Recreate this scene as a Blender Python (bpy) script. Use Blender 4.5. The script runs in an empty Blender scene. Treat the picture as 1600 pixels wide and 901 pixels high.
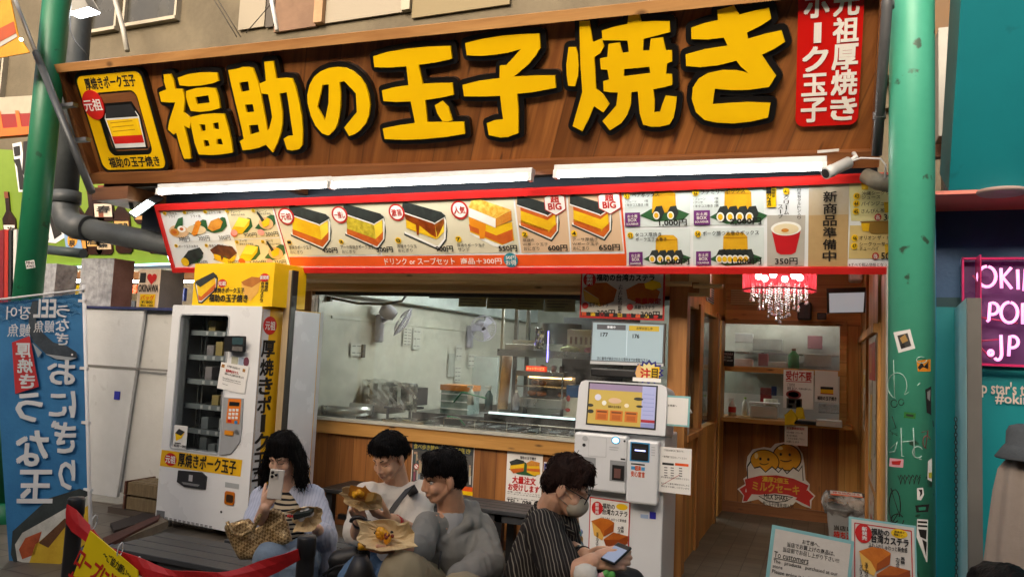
import bpy, bmesh, math, random
from mathutils import Vector, Matrix, Quaternion
from mathutils.geometry import tessellate_polygon
from mathutils.bvhtree import BVHTree
random.seed(7)
S = bpy.context.scene
COL = S.collection
R_ = math.radians
# ------------------------------------------------------------ camera
RT = Vector((0.92414843, 0.37934257, 0.0452648))
UP = Vector((-0.00962655, -0.09532337, 0.99539981))
FW = Vector((-0.38191231, 0.92033291, 0.08444118))
UP = (UP - RT * UP.dot(RT)).normalized(); RT.normalize(); FW = -RT.cross(UP)
CP = Vector((0, 0, 1.6)); FPX = 1190.185
cd = bpy.data.cameras.new('camera'); cam = bpy.data.objects.new('camera', cd); COL.objects.link(cam)
cd.sensor_width = 36; cd.lens = FPX / 1600 * 36; cd.clip_start = 0.05; cd.clip_end = 400
m = Matrix((RT, UP, -FW)).transposed().to_4x4(); m.translation = CP; cam.matrix_world = m
S.camera = cam
# ------------------------------------------------------------ light and exposure
W = bpy.data.worlds.new('World'); S.world = W; W.use_nodes = True
nt = W.node_tree; sky = nt.nodes.new('ShaderNodeTexSky'); sky.sky_type = 'NISHITA'; sky.sun_disc = False
sky.sun_elevation = R_(23); sky.sun_rotation = R_(186); sky.dust_density = 9; sky.air_density = .6; sky.ozone_density = 0
bg = nt.nodes['Background']; nt.links.new(sky.outputs[0], bg.inputs[0]); bg.inputs[1].default_value = 0.15
sd = bpy.data.lights.new('sun', 'SUN'); sd.energy = .5; sd.angle = R_(12); sd.color = (1, .93, .82)
sun = bpy.data.objects.new('sun', sd); COL.objects.link(sun)
sun.rotation_euler = Vector((-.1, .92, -.39)).to_track_quat('-Z', 'Y').to_euler()
S.view_settings.view_transform = 'Standard'; S.view_settings.look = 'None'
S.view_settings.exposure = 0.92; S.view_settings.gamma = 1
S.render.engine = 'CYCLES'
S.cycles.use_denoising = True; S.cycles.max_bounces = 7; S.cycles.diffuse_bounces = 4; S.cycles.glossy_bounces = 3
S.cycles.transmission_bounces = 6; S.cycles.transparent_max_bounces = 12
S.cycles.sample_clamp_indirect = 4; S.cycles.caustics_reflective = False; S.cycles.caustics_refractive = False
# ------------------------------------------------------------ helpers
def ray(px, py): return RT * (px - 800) + UP * (450.5 - py) + FW * FPX
def Yp(px, py, y): r = ray(px, py); return CP + r * (y / r.y)
def Xp(px, py, x): r = ray(px, py); return CP + r * (x / r.x)
def Zp(px, py, z): r = ray(px, py); return CP + r * ((z - 1.6) / r.z)
def Dp(px, py, d): return CP + ray(px, py) * (d / FPX)
def lin(h):
    if not isinstance(h, str): return h
    h = h.lstrip('#'); o = []
    for i in (0, 2, 4):
        c = int(h[i:i+2], 16) / 255; o.append(c / 12.92 if c <= .04045 else ((c + .055) / 1.055) ** 2.4)
    return tuple(o)
MATS = {}
def nodes(name):
    mt = bpy.data.materials.new(name); mt.use_nodes = True
    n = mt.node_tree.nodes; return mt, n, mt.node_tree.links, n['Principled BSDF']
def mth(n, l, op, a, b=None, c=None):
    x = n.new('ShaderNodeMath'); x.operation = op
    for i, q in enumerate((a, b, c)):
        if q is None: continue
        if isinstance(q, (int, float)): x.inputs[i].default_value = q
        else: l.new(q, x.inputs[i])
    return x.outputs[0]
def mixc(n, l, f, a, b, mode='MIX'):
    x = n.new('ShaderNodeMix'); x.data_type = 'RGBA'; x.blend_type = mode
    for i, q in ((0, f), (6, a), (7, b)):
        if isinstance(q, (int, float)): x.inputs[i].default_value = q
        elif isinstance(q, tuple): x.inputs[i].default_value = (*q[:3], 1)
        else: l.new(q, x.inputs[i])
    return x.outputs[2]
def ramp(n, l, f, a, b):
    x = n.new('ShaderNodeMapRange'); l.new(f, x.inputs[0]); x.inputs[1].default_value = a; x.inputs[2].default_value = b; return x.outputs[0]
def noise(n, l, vec, scale, detail=3, dist=0.0):
    x = n.new('ShaderNodeTexNoise'); x.inputs['Scale'].default_value = scale; x.inputs['Detail'].default_value = detail
    x.inputs['Distortion'].default_value = dist
    if vec is not None: l.new(vec, x.inputs[0])
    return x.outputs[0]
def ocoord(n): return n.new('ShaderNodeTexCoord').outputs['Object']
def pm(c, rough=.5, metal=0.0, var=.12, scale=5, bump=0.0, bscale=60, coat=0.0, sss=0.0, spec=.5, alpha=1):
    """painted / printed / plain surface with slight uneven wear"""
    k = ('pm', c, rough, metal, var, scale, bump, bscale, coat, sss, spec, alpha)
    if k in MATS: return MATS[k]
    mt, n, l, b = nodes('surface'); c = lin(c); o = ocoord(n)
    f = noise(n, l, o, scale, 4); f = ramp(n, l, f, .3, .7)
    l.new(mixc(n, l, f, tuple(x * (1 - var) for x in c), tuple(min(1, x * (1 + var * .6)) for x in c)), b.inputs['Base Color'])
    l.new(mth(n, l, 'MULTIPLY_ADD', f, .12, rough - .06), b.inputs['Roughness'])
    b.inputs['Metallic'].default_value = metal; b.inputs['Coat Weight'].default_value = coat
    b.inputs['Specular IOR Level'].default_value = spec
    if alpha < 1: b.inputs['Alpha'].default_value = alpha
    if sss: b.inputs['Subsurface Weight'].default_value = sss; b.inputs['Subsurface Radius'].default_value = (.01, .004, .002)
    if bump:
        bp = n.new('ShaderNodeBump'); bp.inputs['Strength'].default_value = bump; bp.inputs['Distance'].default_value = .01
        l.new(noise(n, l, o, bscale, 4), bp.inputs['Height']); l.new(bp.outputs[0], b.inputs['Normal'])
    MATS[k] = mt; return mt
def mott(c1, c2, scale=3, rough=.7, metal=0.0, lo=.35, hi=.65, bump=.2, bscale=40, streak=None, speck=None):
    """two-tone stained surface (concrete, weathered paint, cloth)"""
    k = ('mott', c1, c2, scale, rough, metal, lo, hi, bump, bscale, streak, speck)
    if k in MATS: return MATS[k]
    mt, n, l, b = nodes('mottled'); o = ocoord(n); v = o
    if streak:
        mp = n.new('ShaderNodeMapping'); mp.inputs['Scale'].default_value = streak; l.new(o, mp.inputs[0]); v = mp.outputs[0]
    f = noise(n, l, v, scale, 6, .3); f2 = noise(n, l, o, scale * 9, 4)
    f = mth(n, l, 'MULTIPLY_ADD', f2, .25, mth(n, l, 'MULTIPLY', f, .8)); f = ramp(n, l, f, lo, hi)
    cc = mixc(n, l, f, lin(c1), lin(c2))
    if speck:
        vo = n.new('ShaderNodeTexVoronoi'); vo.inputs['Scale'].default_value = speck[1]; wp_ = n.new('ShaderNodeVectorMath'); wp_.operation = 'ADD'; l.new(o, wp_.inputs[0]); nn_ = n.new('ShaderNodeTexNoise'); nn_.inputs['Scale'].default_value = speck[1]*2.5; nn_.inputs['Detail'].default_value = 5; l.new(o, nn_.inputs[0])
        sc_ = n.new('ShaderNodeVectorMath'); sc_.operation = 'SCALE'; l.new(nn_.outputs['Color'], sc_.inputs[0]); sc_.inputs['Scale'].default_value = .9/speck[1]; l.new(sc_.outputs[0], wp_.inputs[1]); l.new(wp_.outputs[0], vo.inputs[0])
        k_ = mth(n, l, 'MULTIPLY', mth(n, l, 'SUBTRACT', 1, ramp(n, l, vo.outputs['Distance'], .1, .17)), speck[2]); cc = mixc(n, l, k_, cc, lin(speck[0]))
    l.new(cc, b.inputs['Base Color']); b.inputs['Roughness'].default_value = rough; b.inputs['Metallic'].default_value = metal
    bp = n.new('ShaderNodeBump'); bp.inputs['Strength'].default_value = bump; bp.inputs['Distance'].default_value = .01
    l.new(noise(n, l, o, bscale, 4), bp.inputs['Height']); l.new(bp.outputs[0], b.inputs['Normal'])
    MATS[k] = mt; return mt
def wood(c1, c2, axis='z', plank=.16, knots=1.0, rough=.5, seam=.5, kd=.4):
    k = ('wood', c1, c2, axis, plank, knots, rough, seam)
    if k in MATS: return MATS[k]
    mt, n, l, b = nodes('wood'); o = ocoord(n); s = n.new('ShaderNodeSeparateXYZ'); l.new(o, s.inputs[0])
    x, y, z = s.outputs
    if axis == 'z': al, ac = z, mth(n, l, 'MULTIPLY_ADD', y, .87, x)
    elif axis == 'x': al, ac = x, mth(n, l, 'MULTIPLY_ADD', y, .87, z)
    else: al, ac = y, mth(n, l, 'MULTIPLY_ADD', x, .87, z)
    pid = mth(n, l, 'FLOOR', mth(n, l, 'DIVIDE', ac, plank))
    wn = n.new('ShaderNodeTexWhiteNoise'); wn.noise_dimensions = '1D'; l.new(pid, wn.inputs['W'])
    al2 = mth(n, l, 'MULTIPLY_ADD', wn.outputs[0], 9.0, al)
    def vec(a, c):
        q = n.new('ShaderNodeCombineXYZ'); l.new(mth(n, l, 'MULTIPLY', ac, a), q.inputs[0]); l.new(mth(n, l, 'MULTIPLY', al2, c), q.inputs[1]); l.new(wn.outputs[0], q.inputs[2]); return q.outputs[0]
    vo = n.new('ShaderNodeTexVoronoi'); vo.inputs['Scale'].default_value = 1; l.new(vec(9.0, 2.6), vo.inputs[0])
    kd_ = ramp(n, l, vo.outputs['Distance'], .05, .13)
    g = noise(n, l, vec(13, .8), 1.0, 5, 1.2); g = ramp(n, l, g, .3, .72)
    fine = noise(n, l, vec(120, 3), 1.0, 2); fine = ramp(n, l, fine, .2, .8)
    c = mixc(n, l, g, lin(c1), lin(c2))
    c = mixc(n, l, .22, c, mixc(n, l, fine, (.15, .1, .06), (1, 1, 1)), 'MULTIPLY')
    tone = mth(n, l, 'MULTIPLY_ADD', wn.outputs[0], .45, .75)
    cc = n.new('ShaderNodeCombineXYZ'); [l.new(tone, cc.inputs[i]) for i in range(3)]
    c = mixc(n, l, 1.0, c, cc.outputs[0], 'MULTIPLY')
    if knots:
        kk = mth(n, l, 'SUBTRACT', 1, kd_); kk = mth(n, l, 'MULTIPLY', kk, .75 * knots); c = mixc(n, l, kk, c, (.045, .018, .008))
    if seam:
        fr = mth(n, l, 'FRACT', mth(n, l, 'DIVIDE', ac, plank)); ds = mth(n, l, 'ABSOLUTE', mth(n, l, 'SUBTRACT', fr, .5))
        sm = ramp(n, l, ds, .475, .495); c = mixc(n, l, mth(n, l, 'MULTIPLY', sm, seam), c, (.02, .01, .006))
    l.new(c, b.inputs['Base Color']); b.inputs['Roughness'].default_value = rough
    bp = n.new('ShaderNodeBump'); bp.inputs['Strength'].default_value = .12; bp.inputs['Distance'].default_value = .005; l.new(fine, bp.inputs['Height']); l.new(bp.outputs[0], b.inputs['Normal'])
    MATS[k] = mt; return mt
def emit(c, st):
    k = ('em', c, st)
    if k in MATS: return MATS[k]
    mt, n, l, b = nodes('lit'); b.inputs['Base Color'].default_value = (*[min(.9, x) for x in lin(c)], 1)
    b.inputs['Emission Color'].default_value = (*lin(c), 1); b.inputs['Emission Strength'].default_value = st
    MATS[k] = mt; return mt
def glass(tint=(1, 1, 1), refl=.9, rough=.02, ior=1.45, haze=0.0):
    k = ('gl', tint, refl, rough, ior, haze)
    if k in MATS: return MATS[k]
    mt = bpy.data.materials.new('glass'); mt.use_nodes = True; n = mt.node_tree.nodes; l = mt.node_tree.links
    n.remove(n['Principled BSDF']); t = n.new('ShaderNodeBsdfTransparent'); t.inputs[0].default_value = (*tint, 1)
    g = n.new('ShaderNodeBsdfGlossy'); g.inputs['Roughness'].default_value = rough
    fr = n.new('ShaderNodeFresnel'); fr.inputs[0].default_value = ior
    mx = n.new('ShaderNodeMixShader'); l.new(mth(n, l, 'MULTIPLY', fr.outputs[0], refl), mx.inputs[0]); l.new(t.outputs[0], mx.inputs[1]); l.new(g.outputs[0], mx.inputs[2])
    out = mx.outputs[0]
    if haze:
        d = n.new('ShaderNodeBsdfDiffuse'); d.inputs[0].default_value = (.8, .8, .8, 1); m2 = n.new('ShaderNodeMixShader')
        f = noise(n, l, ocoord(n), 7, 4); l.new(mth(n, l, 'MULTIPLY', ramp(n, l, f, .35, .7), haze), m2.inputs[0])
        l.new(out, m2.inputs[1]); l.new(d.outputs[0], m2.inputs[2]); out = m2.outputs[0]
    l.new(out, n['Material Output'].inputs[0]); MATS[k] = mt; return mt
def stripes(base, line, vec, freq, width, rand=0.0, rough=.8, second=None):
    """woven stripes: coordinate = dot(object position, vec)"""
    mt, n, l, b = nodes('striped_cloth'); o = ocoord(n)
    d = n.new('ShaderNodeVectorMath'); d.operation = 'DOT_PRODUCT'; l.new(o, d.inputs[0]); d.inputs[1].default_value = vec
    wob = noise(n, l, o, 9, 2); a = mth(n, l, 'MULTIPLY', mth(n, l, 'MULTIPLY_ADD', wob, .02, d.outputs['Value']), freq)
    fr = mth(n, l, 'FRACT', a); wn = n.new('ShaderNodeTexWhiteNoise'); wn.noise_dimensions = '1D'; l.new(mth(n, l, 'FLOOR', a), wn.inputs['W'])
    on = mth(n, l, 'LESS_THAN', fr, width)
    if rand: on = mth(n, l, 'MULTIPLY', on, mth(n, l, 'MULTIPLY_ADD', wn.outputs[0], rand, 1 - rand))
    l.new(mixc(n, l, on, lin(base), lin(line)), b.inputs['Base Color']); b.inputs['Roughness'].default_value = rough; b.inputs['Specular IOR Level'].default_value = .2
    bp = n.new('ShaderNodeBump'); bp.inputs['Strength'].default_value = .25; bp.inputs['Distance'].default_value = .01; l.new(noise(n, l, o, 25, 3), bp.inputs['Height']); l.new(bp.outputs[0], b.inputs['Normal'])
    return mt
def frame_axes(d, hint=Vector((0, 0, 1))):
    d = d.normalized(); a = d.cross(hint)
    if a.length < 1e-4: a = d.cross(Vector((1, 0, 0)))
    a.normalize(); return a, a.cross(d).normalized() * -1
class MB:
    def __init__(s): s.v = []; s.f = []; s.m = []; s.s = []
    def add(s, vs, fs, mat, smooth=False):
        k = len(s.v); s.v += [Vector(p) for p in vs]
        for f in fs: s.f.append(tuple(i + k for i in f)); s.m.append(mat); s.s.append(smooth)
        return s
    def box(s, p0, p1, mat, rz=0.0, about=None):
        (a, b, c), (d, e, f) = p0, p1
        a, d = min(a, d), max(a, d); b, e = min(b, e), max(b, e); c, f = min(c, f), max(c, f)
        vs = [Vector(q) for q in ((a,b,c),(d,b,c),(d,e,c),(a,e,c),(a,b,f),(d,b,f),(d,e,f),(a,e,f))]
        if rz:
            o = Vector(about) if about else Vector(((a+d)/2, (b+e)/2, 0)); q = Matrix.Rotation(rz, 3, 'Z'); vs = [q @ (x - o) + o for x in vs]
        return s.add(vs, BOXF, mat)
    def obox(s, c, u, v, w, hu, hv, hw, mat):
        c = Vector(c); vs = [c + u*(hu*i) + v*(hv*j) + w*(hw*k) for k in (-1, 1) for i, j in ((-1,-1),(1,-1),(1,1),(-1,1))]
        return s.add(vs, BOXF, mat)
    def bar(s, p0, p1, w, h, mat, hint=Vector((0, 0, 1))):
        p0, p1 = Vector(p0), Vector(p1); a, b = frame_axes(p1 - p0, hint)
        return s.obox((p0+p1)/2, (p1-p0).normalized(), a, b, (p1-p0).length/2, w/2, h/2, mat)
    def slab(s, pts, t, mat):
        """polygon (world points, planar) thickened by vector t"""
        n = len(pts); pts = [Vector(p) for p in pts]; tri = tessellate_polygon([pts])
        vs = pts + [p + t for p in pts]
        fs = [tuple(q) for q in tri] + [tuple(i + n for i in reversed(q)) for q in tri] + [(i, (i+1) % n, (i+1) % n + n, i + n) for i in range(n)]
        return s.add(vs, fs, mat)
    def tube(s, pts, r, mat, n=8, caps=True):
        pts = [Vector(p) for p in pts]; rs = r if isinstance(r, (list, tuple)) else [r] * len(pts)
        vs = []; fs = []; pa = None
        for i, p in enumerate(pts):
            d = (pts[min(i+1, len(pts)-1)] - pts[max(i-1, 0)]).normalized()
            if pa is None: a, b = frame_axes(d)
            else: a = (pa - d * pa.dot(d)).normalized(); b = d.cross(a)
            if pa is None: b = d.cross(a)
            pa = a
            vs += [p + (a * math.cos(t) + b * math.sin(t)) * rs[i] for t in [2*math.pi*k/n for k in range(n)]]
        for i in range(len(pts) - 1):
            for k in range(n): fs.append((i*n+k, i*n+(k+1) % n, (i+1)*n+(k+1) % n, (i+1)*n+k))
        s.add(vs, fs, mat, True)
        if caps:
            m_ = len(s.v) - len(vs); s.f.append(tuple(m_ + k for k in reversed(range(n)))); s.m.append(mat); s.s.append(False)
            e = len(s.v) - n; s.f.append(tuple(e + k for k in range(n))); s.m.append(mat); s.s.append(False)
        return s
    def lathe(s, c, prof, mat, n=24, axis=Vector((0, 0, 1)), smooth=True, sx=1.0):
        c = Vector(c); a, b = frame_axes(axis) if abs(axis.z) < .99 else (Vector((1, 0, 0)), Vector((0, 1, 0))); axis = axis.normalized(); vs = []; fs = []
        for r, h in prof: vs += [c + axis*h + (a*math.cos(2*math.pi*k/n)*sx + b*math.sin(2*math.pi*k/n))*r for k in range(n)]
        for i in range(len(prof) - 1):
            for k in range(n): fs.append((i*n+k, i*n+(k+1) % n, (i+1)*n+(k+1) % n, (i+1)*n+k))
        return s.add(vs, fs, mat, smooth)
    def ball(s, c, r, mat, q=None, seg=16, ring=10):
        c = Vector(c); r = (r, r, r) if isinstance(r, (int, float)) else r; vs = []; fs = []
        for i in range(ring + 1):
            t = math.pi * i / ring
            for k in range(seg):
                p = 2*math.pi*k/seg; w = Vector((r[0]*math.sin(t)*math.cos(p), r[1]*math.sin(t)*math.sin(p), r[2]*math.cos(t)))
                vs.append(c + (q @ w if q else w))
        for i in range(ring):
            for k in range(seg): fs.append((i*seg+k, (i+1)*seg+k, (i+1)*seg+(k+1) % seg, i*seg+(k+1) % seg))
        return s.add(vs, fs, mat, True)
    def build(s, name, parent=None, base=None, label=None, cat=None, group=None, kind=None, bevel=0, solid=0):
        off = WL[parent.name] if parent else Vector(base if base is not None else (0, 0, 0))
        me = bpy.data.meshes.new(name); me.from_pydata([v - off for v in s.v], [], s.f)
        ms = []
        for i, q in enumerate(s.m):
            if q not in ms: ms.append(q)
        for q in ms: me.materials.append(q)
        ix = {q.name: i for i, q in enumerate(ms)}
        me.polygons.foreach_set('material_index', [ix[q.name] for q in s.m]); me.polygons.foreach_set('use_smooth', s.s)
        me.validate(); me.update()
        ob = bpy.data.objects.new(name, me); COL.objects.link(ob)
        if parent: ob.parent = parent
        else: ob.location = off
        WL[ob.name] = off
        if bevel:
            bv = ob.modifiers.new('edge', 'BEVEL'); bv.width = bevel; bv.segments = 2; bv.limit_method = 'ANGLE'
        if solid:
            so = ob.modifiers.new('thick', 'SOLIDIFY'); so.thickness = solid
        tag(ob, label, cat, group, kind); return ob
BOXF = [(0,3,2,1),(4,5,6,7),(0,1,5,4),(1,2,6,5),(2,3,7,6),(3,0,4,7)]
WL = {}
def tag(o, label=None, cat=None, group=None, kind=None):
    for k, v in (('label', label), ('category', cat), ('group', group), ('kind', kind)):
        if v: o[k] = v
def thing(name, label, cat, loc, group=None):
    o = bpy.data.objects.new(name, None); COL.objects.link(o); o.location = Vector(loc); o.empty_display_size = .1
    WL[o.name] = Vector(loc); tag(o, label, cat, group); return o
def dup(o, loc, label=None, rz=None):
    def cp(q, par):
        c = q.copy(); COL.objects.link(c)
        if par: c.parent = par
        for ch in q.children: cp(ch, c)
        return c
    c = cp(o, None); c.location = Vector(loc)
    if rz is not None: c.rotation_euler.z = rz
    if label: c['label'] = label
    WL[c.name] = Vector(loc); return c
class Pl:
    """a flat board in the place: origin, right, up; n points to its front"""
    def __init__(s, o, u=(1, 0, 0), v=(0, 0, 1)):
        s.o = Vector(o); s.u = Vector(u).normalized(); v = Vector(v); s.v = (v - s.u * v.dot(s.u)).normalized(); s.n = s.u.cross(s.v)
    def px(s, x, y, d=0.0):
        r = ray(x, y); o = s.o + s.n * d; return CP + r * ((o - CP).dot(s.n) / r.dot(s.n))
    def uv(s, x, y): p = s.px(x, y) - s.o; return (p.dot(s.u), p.dot(s.v))
    def pt(s, u, v, d=0.0): return s.o + s.u * u + s.v * v + s.n * d
    def box(s, x0, y0, x1, y1):
        xm, ym = (x0+x1)/2, (y0+y1)/2; return s.uv(x0, ym)[0], s.uv(xm, y1)[1], s.uv(x1, ym)[0], s.uv(xm, y0)[1]
def flat(mb, pl, uvs, mat, d=.002, holes=()):
    """a flat print: polygon in board coordinates"""
    loops = [[Vector((a, b, 0)) for a, b in q] for q in (uvs, *holes)]; pts = [p for q in loops for p in q]
    mb.add([pl.pt(p.x, p.y, d) for p in pts], [tuple(t) for t in tessellate_polygon(loops)], mat)
def prism(mb, pl, uvs, mat, d0, d1, holes=(), side=None):
    loops = [[Vector((a, b, 0)) for a, b in q] for q in (uvs, *holes)]; pts = [p for q in loops for p in q]; n = len(pts)
    mb.add([pl.pt(p.x, p.y, d1) for p in pts], [tuple(t) for t in tessellate_polygon(loops)], mat)
    fs = []; k = 0
    for q in loops:
        fs += [(k+i, k+(i+1) % len(q), k+(i+1) % len(q)+n, k+i+n) for i in range(len(q))]; k += len(q)
    mb.add([pl.pt(p.x, p.y, d1) for p in pts] + [pl.pt(p.x, p.y, d0) for p in pts], fs, side or mat)
def Q(mb, pl, pxs, mat, d=.002): flat(mb, pl, [pl.uv(*p) for p in pxs], mat, d)
def RC(mb, pl, x0, y0, x1, y1, mat, d=.002, t=0):
    a, b, c, e = pl.box(x0, y0, x1, y1); u = [(a, b), (c, b), (c, e), (a, e)]
    if t: prism(mb, pl, u, mat, d, d + t)
    else: flat(mb, pl, u, mat, d)
def rrect(a, b, c, e, r, n=5):
    o = []
    for cx, cy, t0 in ((c-r, e-r, 0), (a+r, e-r, 90), (a+r, b+r, 180), (c-r, b+r, 270)):
        o += [(cx + r*math.cos(R_(t0+90*i/n)), cy + r*math.sin(R_(t0+90*i/n))) for i in range(n+1)]
    return o
def ell(cx, cy, rx, ry, n=24): return [(cx + rx*math.cos(2*math.pi*i/n), cy + ry*math.sin(2*math.pi*i/n)) for i in range(n)]
def EL(mb, pl, cx, cy, rx, ry, mat, d=.002):
    u, v = pl.uv(cx, cy); a = abs(pl.uv(cx+rx, cy)[0]-u); b = abs(pl.uv(cx, cy-ry)[1]-v); flat(mb, pl, ell(u, v, a, b), mat, d)
GL = {}
def glyphs(s, bold):
    k = (s, bold)
    if k not in GL:
        c = bpy.data.curves.new('t', 'FONT'); c.body = s; c.resolution_u = 2; c.offset = bold; c.fill_mode = 'FRONT'
        o = bpy.data.objects.new('t', c); me = o.to_mesh()
        vs = [(p.co.x, p.co.y) for p in me.vertices]; fs = [tuple(p.vertices) for p in me.polygons]
        o.to_mesh_clear(); bpy.data.objects.remove(o); bpy.data.curves.remove(c); GL[k] = (vs, fs)
    return GL[k]
def TU(mb, pl, s, a, b, c, e, mat, d=.004, bold=.012, rot=0, mirror=False, keep=False, shear=0):
    """lettering fitted into the board rectangle a,b (lower left) .. c,e (upper right)"""
    heavy = bold > .016
    vs, fs = glyphs(s, 0 if heavy else bold * .6)
    if not vs: return
    if rot: vs = [(y, -x) for x, y in vs]
    x0 = min(p[0] for p in vs); x1 = max(p[0] for p in vs); y0 = min(p[1] for p in vs); y1 = max(p[1] for p in vs)
    sx = (c-a)/max(x1-x0, 1e-6); sy = (e-b)/max(y1-y0, 1e-6); ox = a; oy = b
    if keep: k = min(sx, sy); ox += ((c-a)-(x1-x0)*k)/2; oy += ((e-b)-(y1-y0)*k)/2; sx = sy = k
    hb = min(bold, .04) * .75
    for i, (dx, dy) in enumerate(((-hb, -hb), (hb, -hb), (hb, hb), (-hb, hb)) if heavy else ((0, 0),)):
        P = []
        for x, y in vs:
            X = ((x1-x) if mirror else (x-x0))*sx + dx*sx; Yv = (y-y0)*sy + dy*sy; P.append(pl.pt(ox+X+shear*Yv, oy+Yv, d+i*.00025))
        mb.add(P, fs, mat)
def T(mb, pl, s, x0, y0, x1, y1, mat, d=.004, bold=.012, **k): TU(mb, pl, s, *pl.box(x0, y0, x1, y1), mat, d, bold, **k)
def TV(mb, pl, s, x0, y0, x1, y1, mat, d=.004, bold=.012, mirror=False):
    a, b, c, e = pl.box(x0, y0, x1, y1); TVU(mb, pl, s, a, b, c, e, mat, d, bold, mirror)
def TVU(mb, pl, s, a, b, c, e, mat, d=.004, bold=.012, mirror=False):
    h = (e-b)/len(s)
    for i, ch in enumerate(s):
        t = e - i*h; r = ch in 'ー（）()～-'
        g = .06*h; ax, cx = a, c; bt, tp = t-h+g, t-g
        if ch == 'ー': ax, cx = a+(c-a)*.38, c-(c-a)*.38
        if ch in '、。・': ax, cx, bt, tp = a+(c-a)*.5, c, t-h*.5, t-g
        TU(mb, pl, ch, ax, bt, cx, tp, mat, d, bold, rot=(1 if r else 0), mirror=mirror)
def HX(mb, pl, lines, x0, y0, x1, y1, mat, d=.004, bold=.008, ratio=.62):
    """lines of text filling a px rectangle; each entry is text or (text, x-start, x-end)"""
    h = (y1-y0)/len(lines)
    for i, q in enumerate(lines):
        s, f0, f1 = q if isinstance(q, tuple) else (q, 0, 1)
        if s: T(mb, pl, s, x0+(x1-x0)*f0, y0+h*(i+.5-ratio/2), x0+(x1-x0)*f1, y0+h*(i+.5+ratio/2), mat, d, bold)
# ------------------------------------------------------------ materials used in many places
w_sign = wood('#97602f', '#6c3d1b', 'z', .32, 1.0, .42, .45)
w_beam = wood('#c4935a', '#a06c3c', 'x', 3, .9, .5, 0)
w_dark = wood('#8c5a30', '#6a3d1e', 'x', 3, .9, .5, 0)
w_pine = wood('#f2d39a', '#dcb474', 'x', .3, .9, .45, .3)
w_panel = wood('#a06a35', '#7d4b22', 'z', .14, .5, .5, .7)
w_room = wood('#d9a95f', '#bb8645', 'z', .12, 1.0, .45, .6)
w_roomx = wood('#d9a95f', '#bb8645', 'x', .14, 1.0, .45, .5)
w_post = wood('#c08a4e', '#9c6634', 'z', 3, 1.0, .45, 0)
alu = pm('#b8b6ae', .4, .6); steel = pm('#b9bab8', .28, .9, .15, 3); steel_d = pm('#77787a', .35, .9, .2)
white = pm('#dcdddc', .4); whitem = pm('#e4e6e6', .3, 0, .05, 2, coat=.3); blackm = pm('#141415', .45); dark = pm('#26272a', .5)
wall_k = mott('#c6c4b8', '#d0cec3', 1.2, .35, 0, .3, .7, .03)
red = pm('#c3201c', .4); yel = pm('#efc310', .4); ink = pm('#17130f', .6, 0, .05); paper = pm('#e6e5e0', .5, 0, .04)
redp = pm('#b8231d', .5); org = pm('#e0561c', .45); grn = pm('#2c5a34', .5); teal_c = pm('#86bcbd', .45)
tube_w = emit((1, .97, .92), 13.0)
# ------------------------------------------------------------ ground
def tilemat(c1, c2, grout, s, name):
    mt, n, l, b = nodes(name); o = ocoord(n); br = n.new('ShaderNodeTexBrick'); br.offset = 0; br.inputs['Scale'].default_value = 1 / s
    br.inputs['Brick Width'].default_value = 1; br.inputs['Row Height'].default_value = 1; br.inputs['Mortar Size'].default_value = .02
    br.inputs['Color1'].default_value = (*lin(c1), 1); br.inputs['Color2'].default_value = (*lin(c2), 1); br.inputs['Mortar'].default_value = (*lin(grout), 1)
    l.new(o, br.inputs[0]); f = ramp(n, l, noise(n, l, o, 2.5, 6), .3, .7)
    l.new(mixc(n, l, .55, br.outputs[0], mixc(n, l, f, (.35, .32, .28), (1, 1, 1)), 'MULTIPLY'), b.inputs['Base Color']); b.inputs['Roughness'].default_value = .5
    bp = n.new('ShaderNodeBump'); bp.inputs['Strength'].default_value = .3; bp.inputs['Distance'].default_value = .004; bp.invert = True
    l.new(br.outputs['Fac'], bp.inputs['Height']); l.new(bp.outputs[0], b.inputs['Normal']); return mt
fl = tilemat('#6b6355', '#5a5347', '#3a352f', .15, 'tile_floor')
MB().add([(-60, -40, 0), (60, -40, 0), (60, 60, 0), (-60, 60, 0)], [(0, 1, 2, 3)], tilemat('#6f685c', '#5f5950', '#38342f', .3, 'street_tiles')).build('ground', kind='structure')
MB().box((-1.07, 5.6, .0), (.5, 8.8, .006), fl).build('shop_floor', kind='structure')
MB().box((-4.9, 5.35, .0), (-1.1, 5.95, .005), fl).build('pavement', kind='structure')
# ------------------------------------------------------------ upper concrete building behind everything
conc = mott('#6d634f', '#524a3a', 1.3, .85, 0, .3, .75, .5, 60)
cb = thing('concrete_building', 'beige rendered concrete building rising behind the wooden shop sign', 'building', (-3, 9.6, 0))
mb = MB(); mb.box((-34, 9.5, 4.6), (9, 10.2, 14), conc); mb.box((-34, 9.62, 2.9), (9, 10.2, 4.6), conc); mb.build('wall', cb)
P7 = Pl((0, 9.5, 0))
def bwindow(pts, mat, fr):
    u = [P7.uv(*p) for p in pts]; a = min(p[0] for p in u); c = max(p[0] for p in u); b = min(p[1] for p in u); e = max(p[1] for p in u)
    wmb = MB(); wmb.box((a, 9.38, b-.06), (c, 9.5, b), fr); wmb.box((a, 9.4, b), (a+.05, 9.5, e), fr); wmb.box((c-.05, 9.4, b), (c, 9.5, e), fr)
    w = wmb.build('window', cb); MB().box((a+.05, 9.46, b), (c-.05, 9.49, e), mat).build('pane', w)
dg = pm('#3c3b35', .25, 0, .35, 2); frm = pm('#a49c8a', .6)
bwindow([(142, 52), (197, -60)], dg, frm); bwindow([(197, 42), (289, -60)], dg, frm); bwindow([(0, 150), (14, 90)], dg, frm); bwindow([(-60, 150), (-2, 95)], dg, frm)
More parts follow.
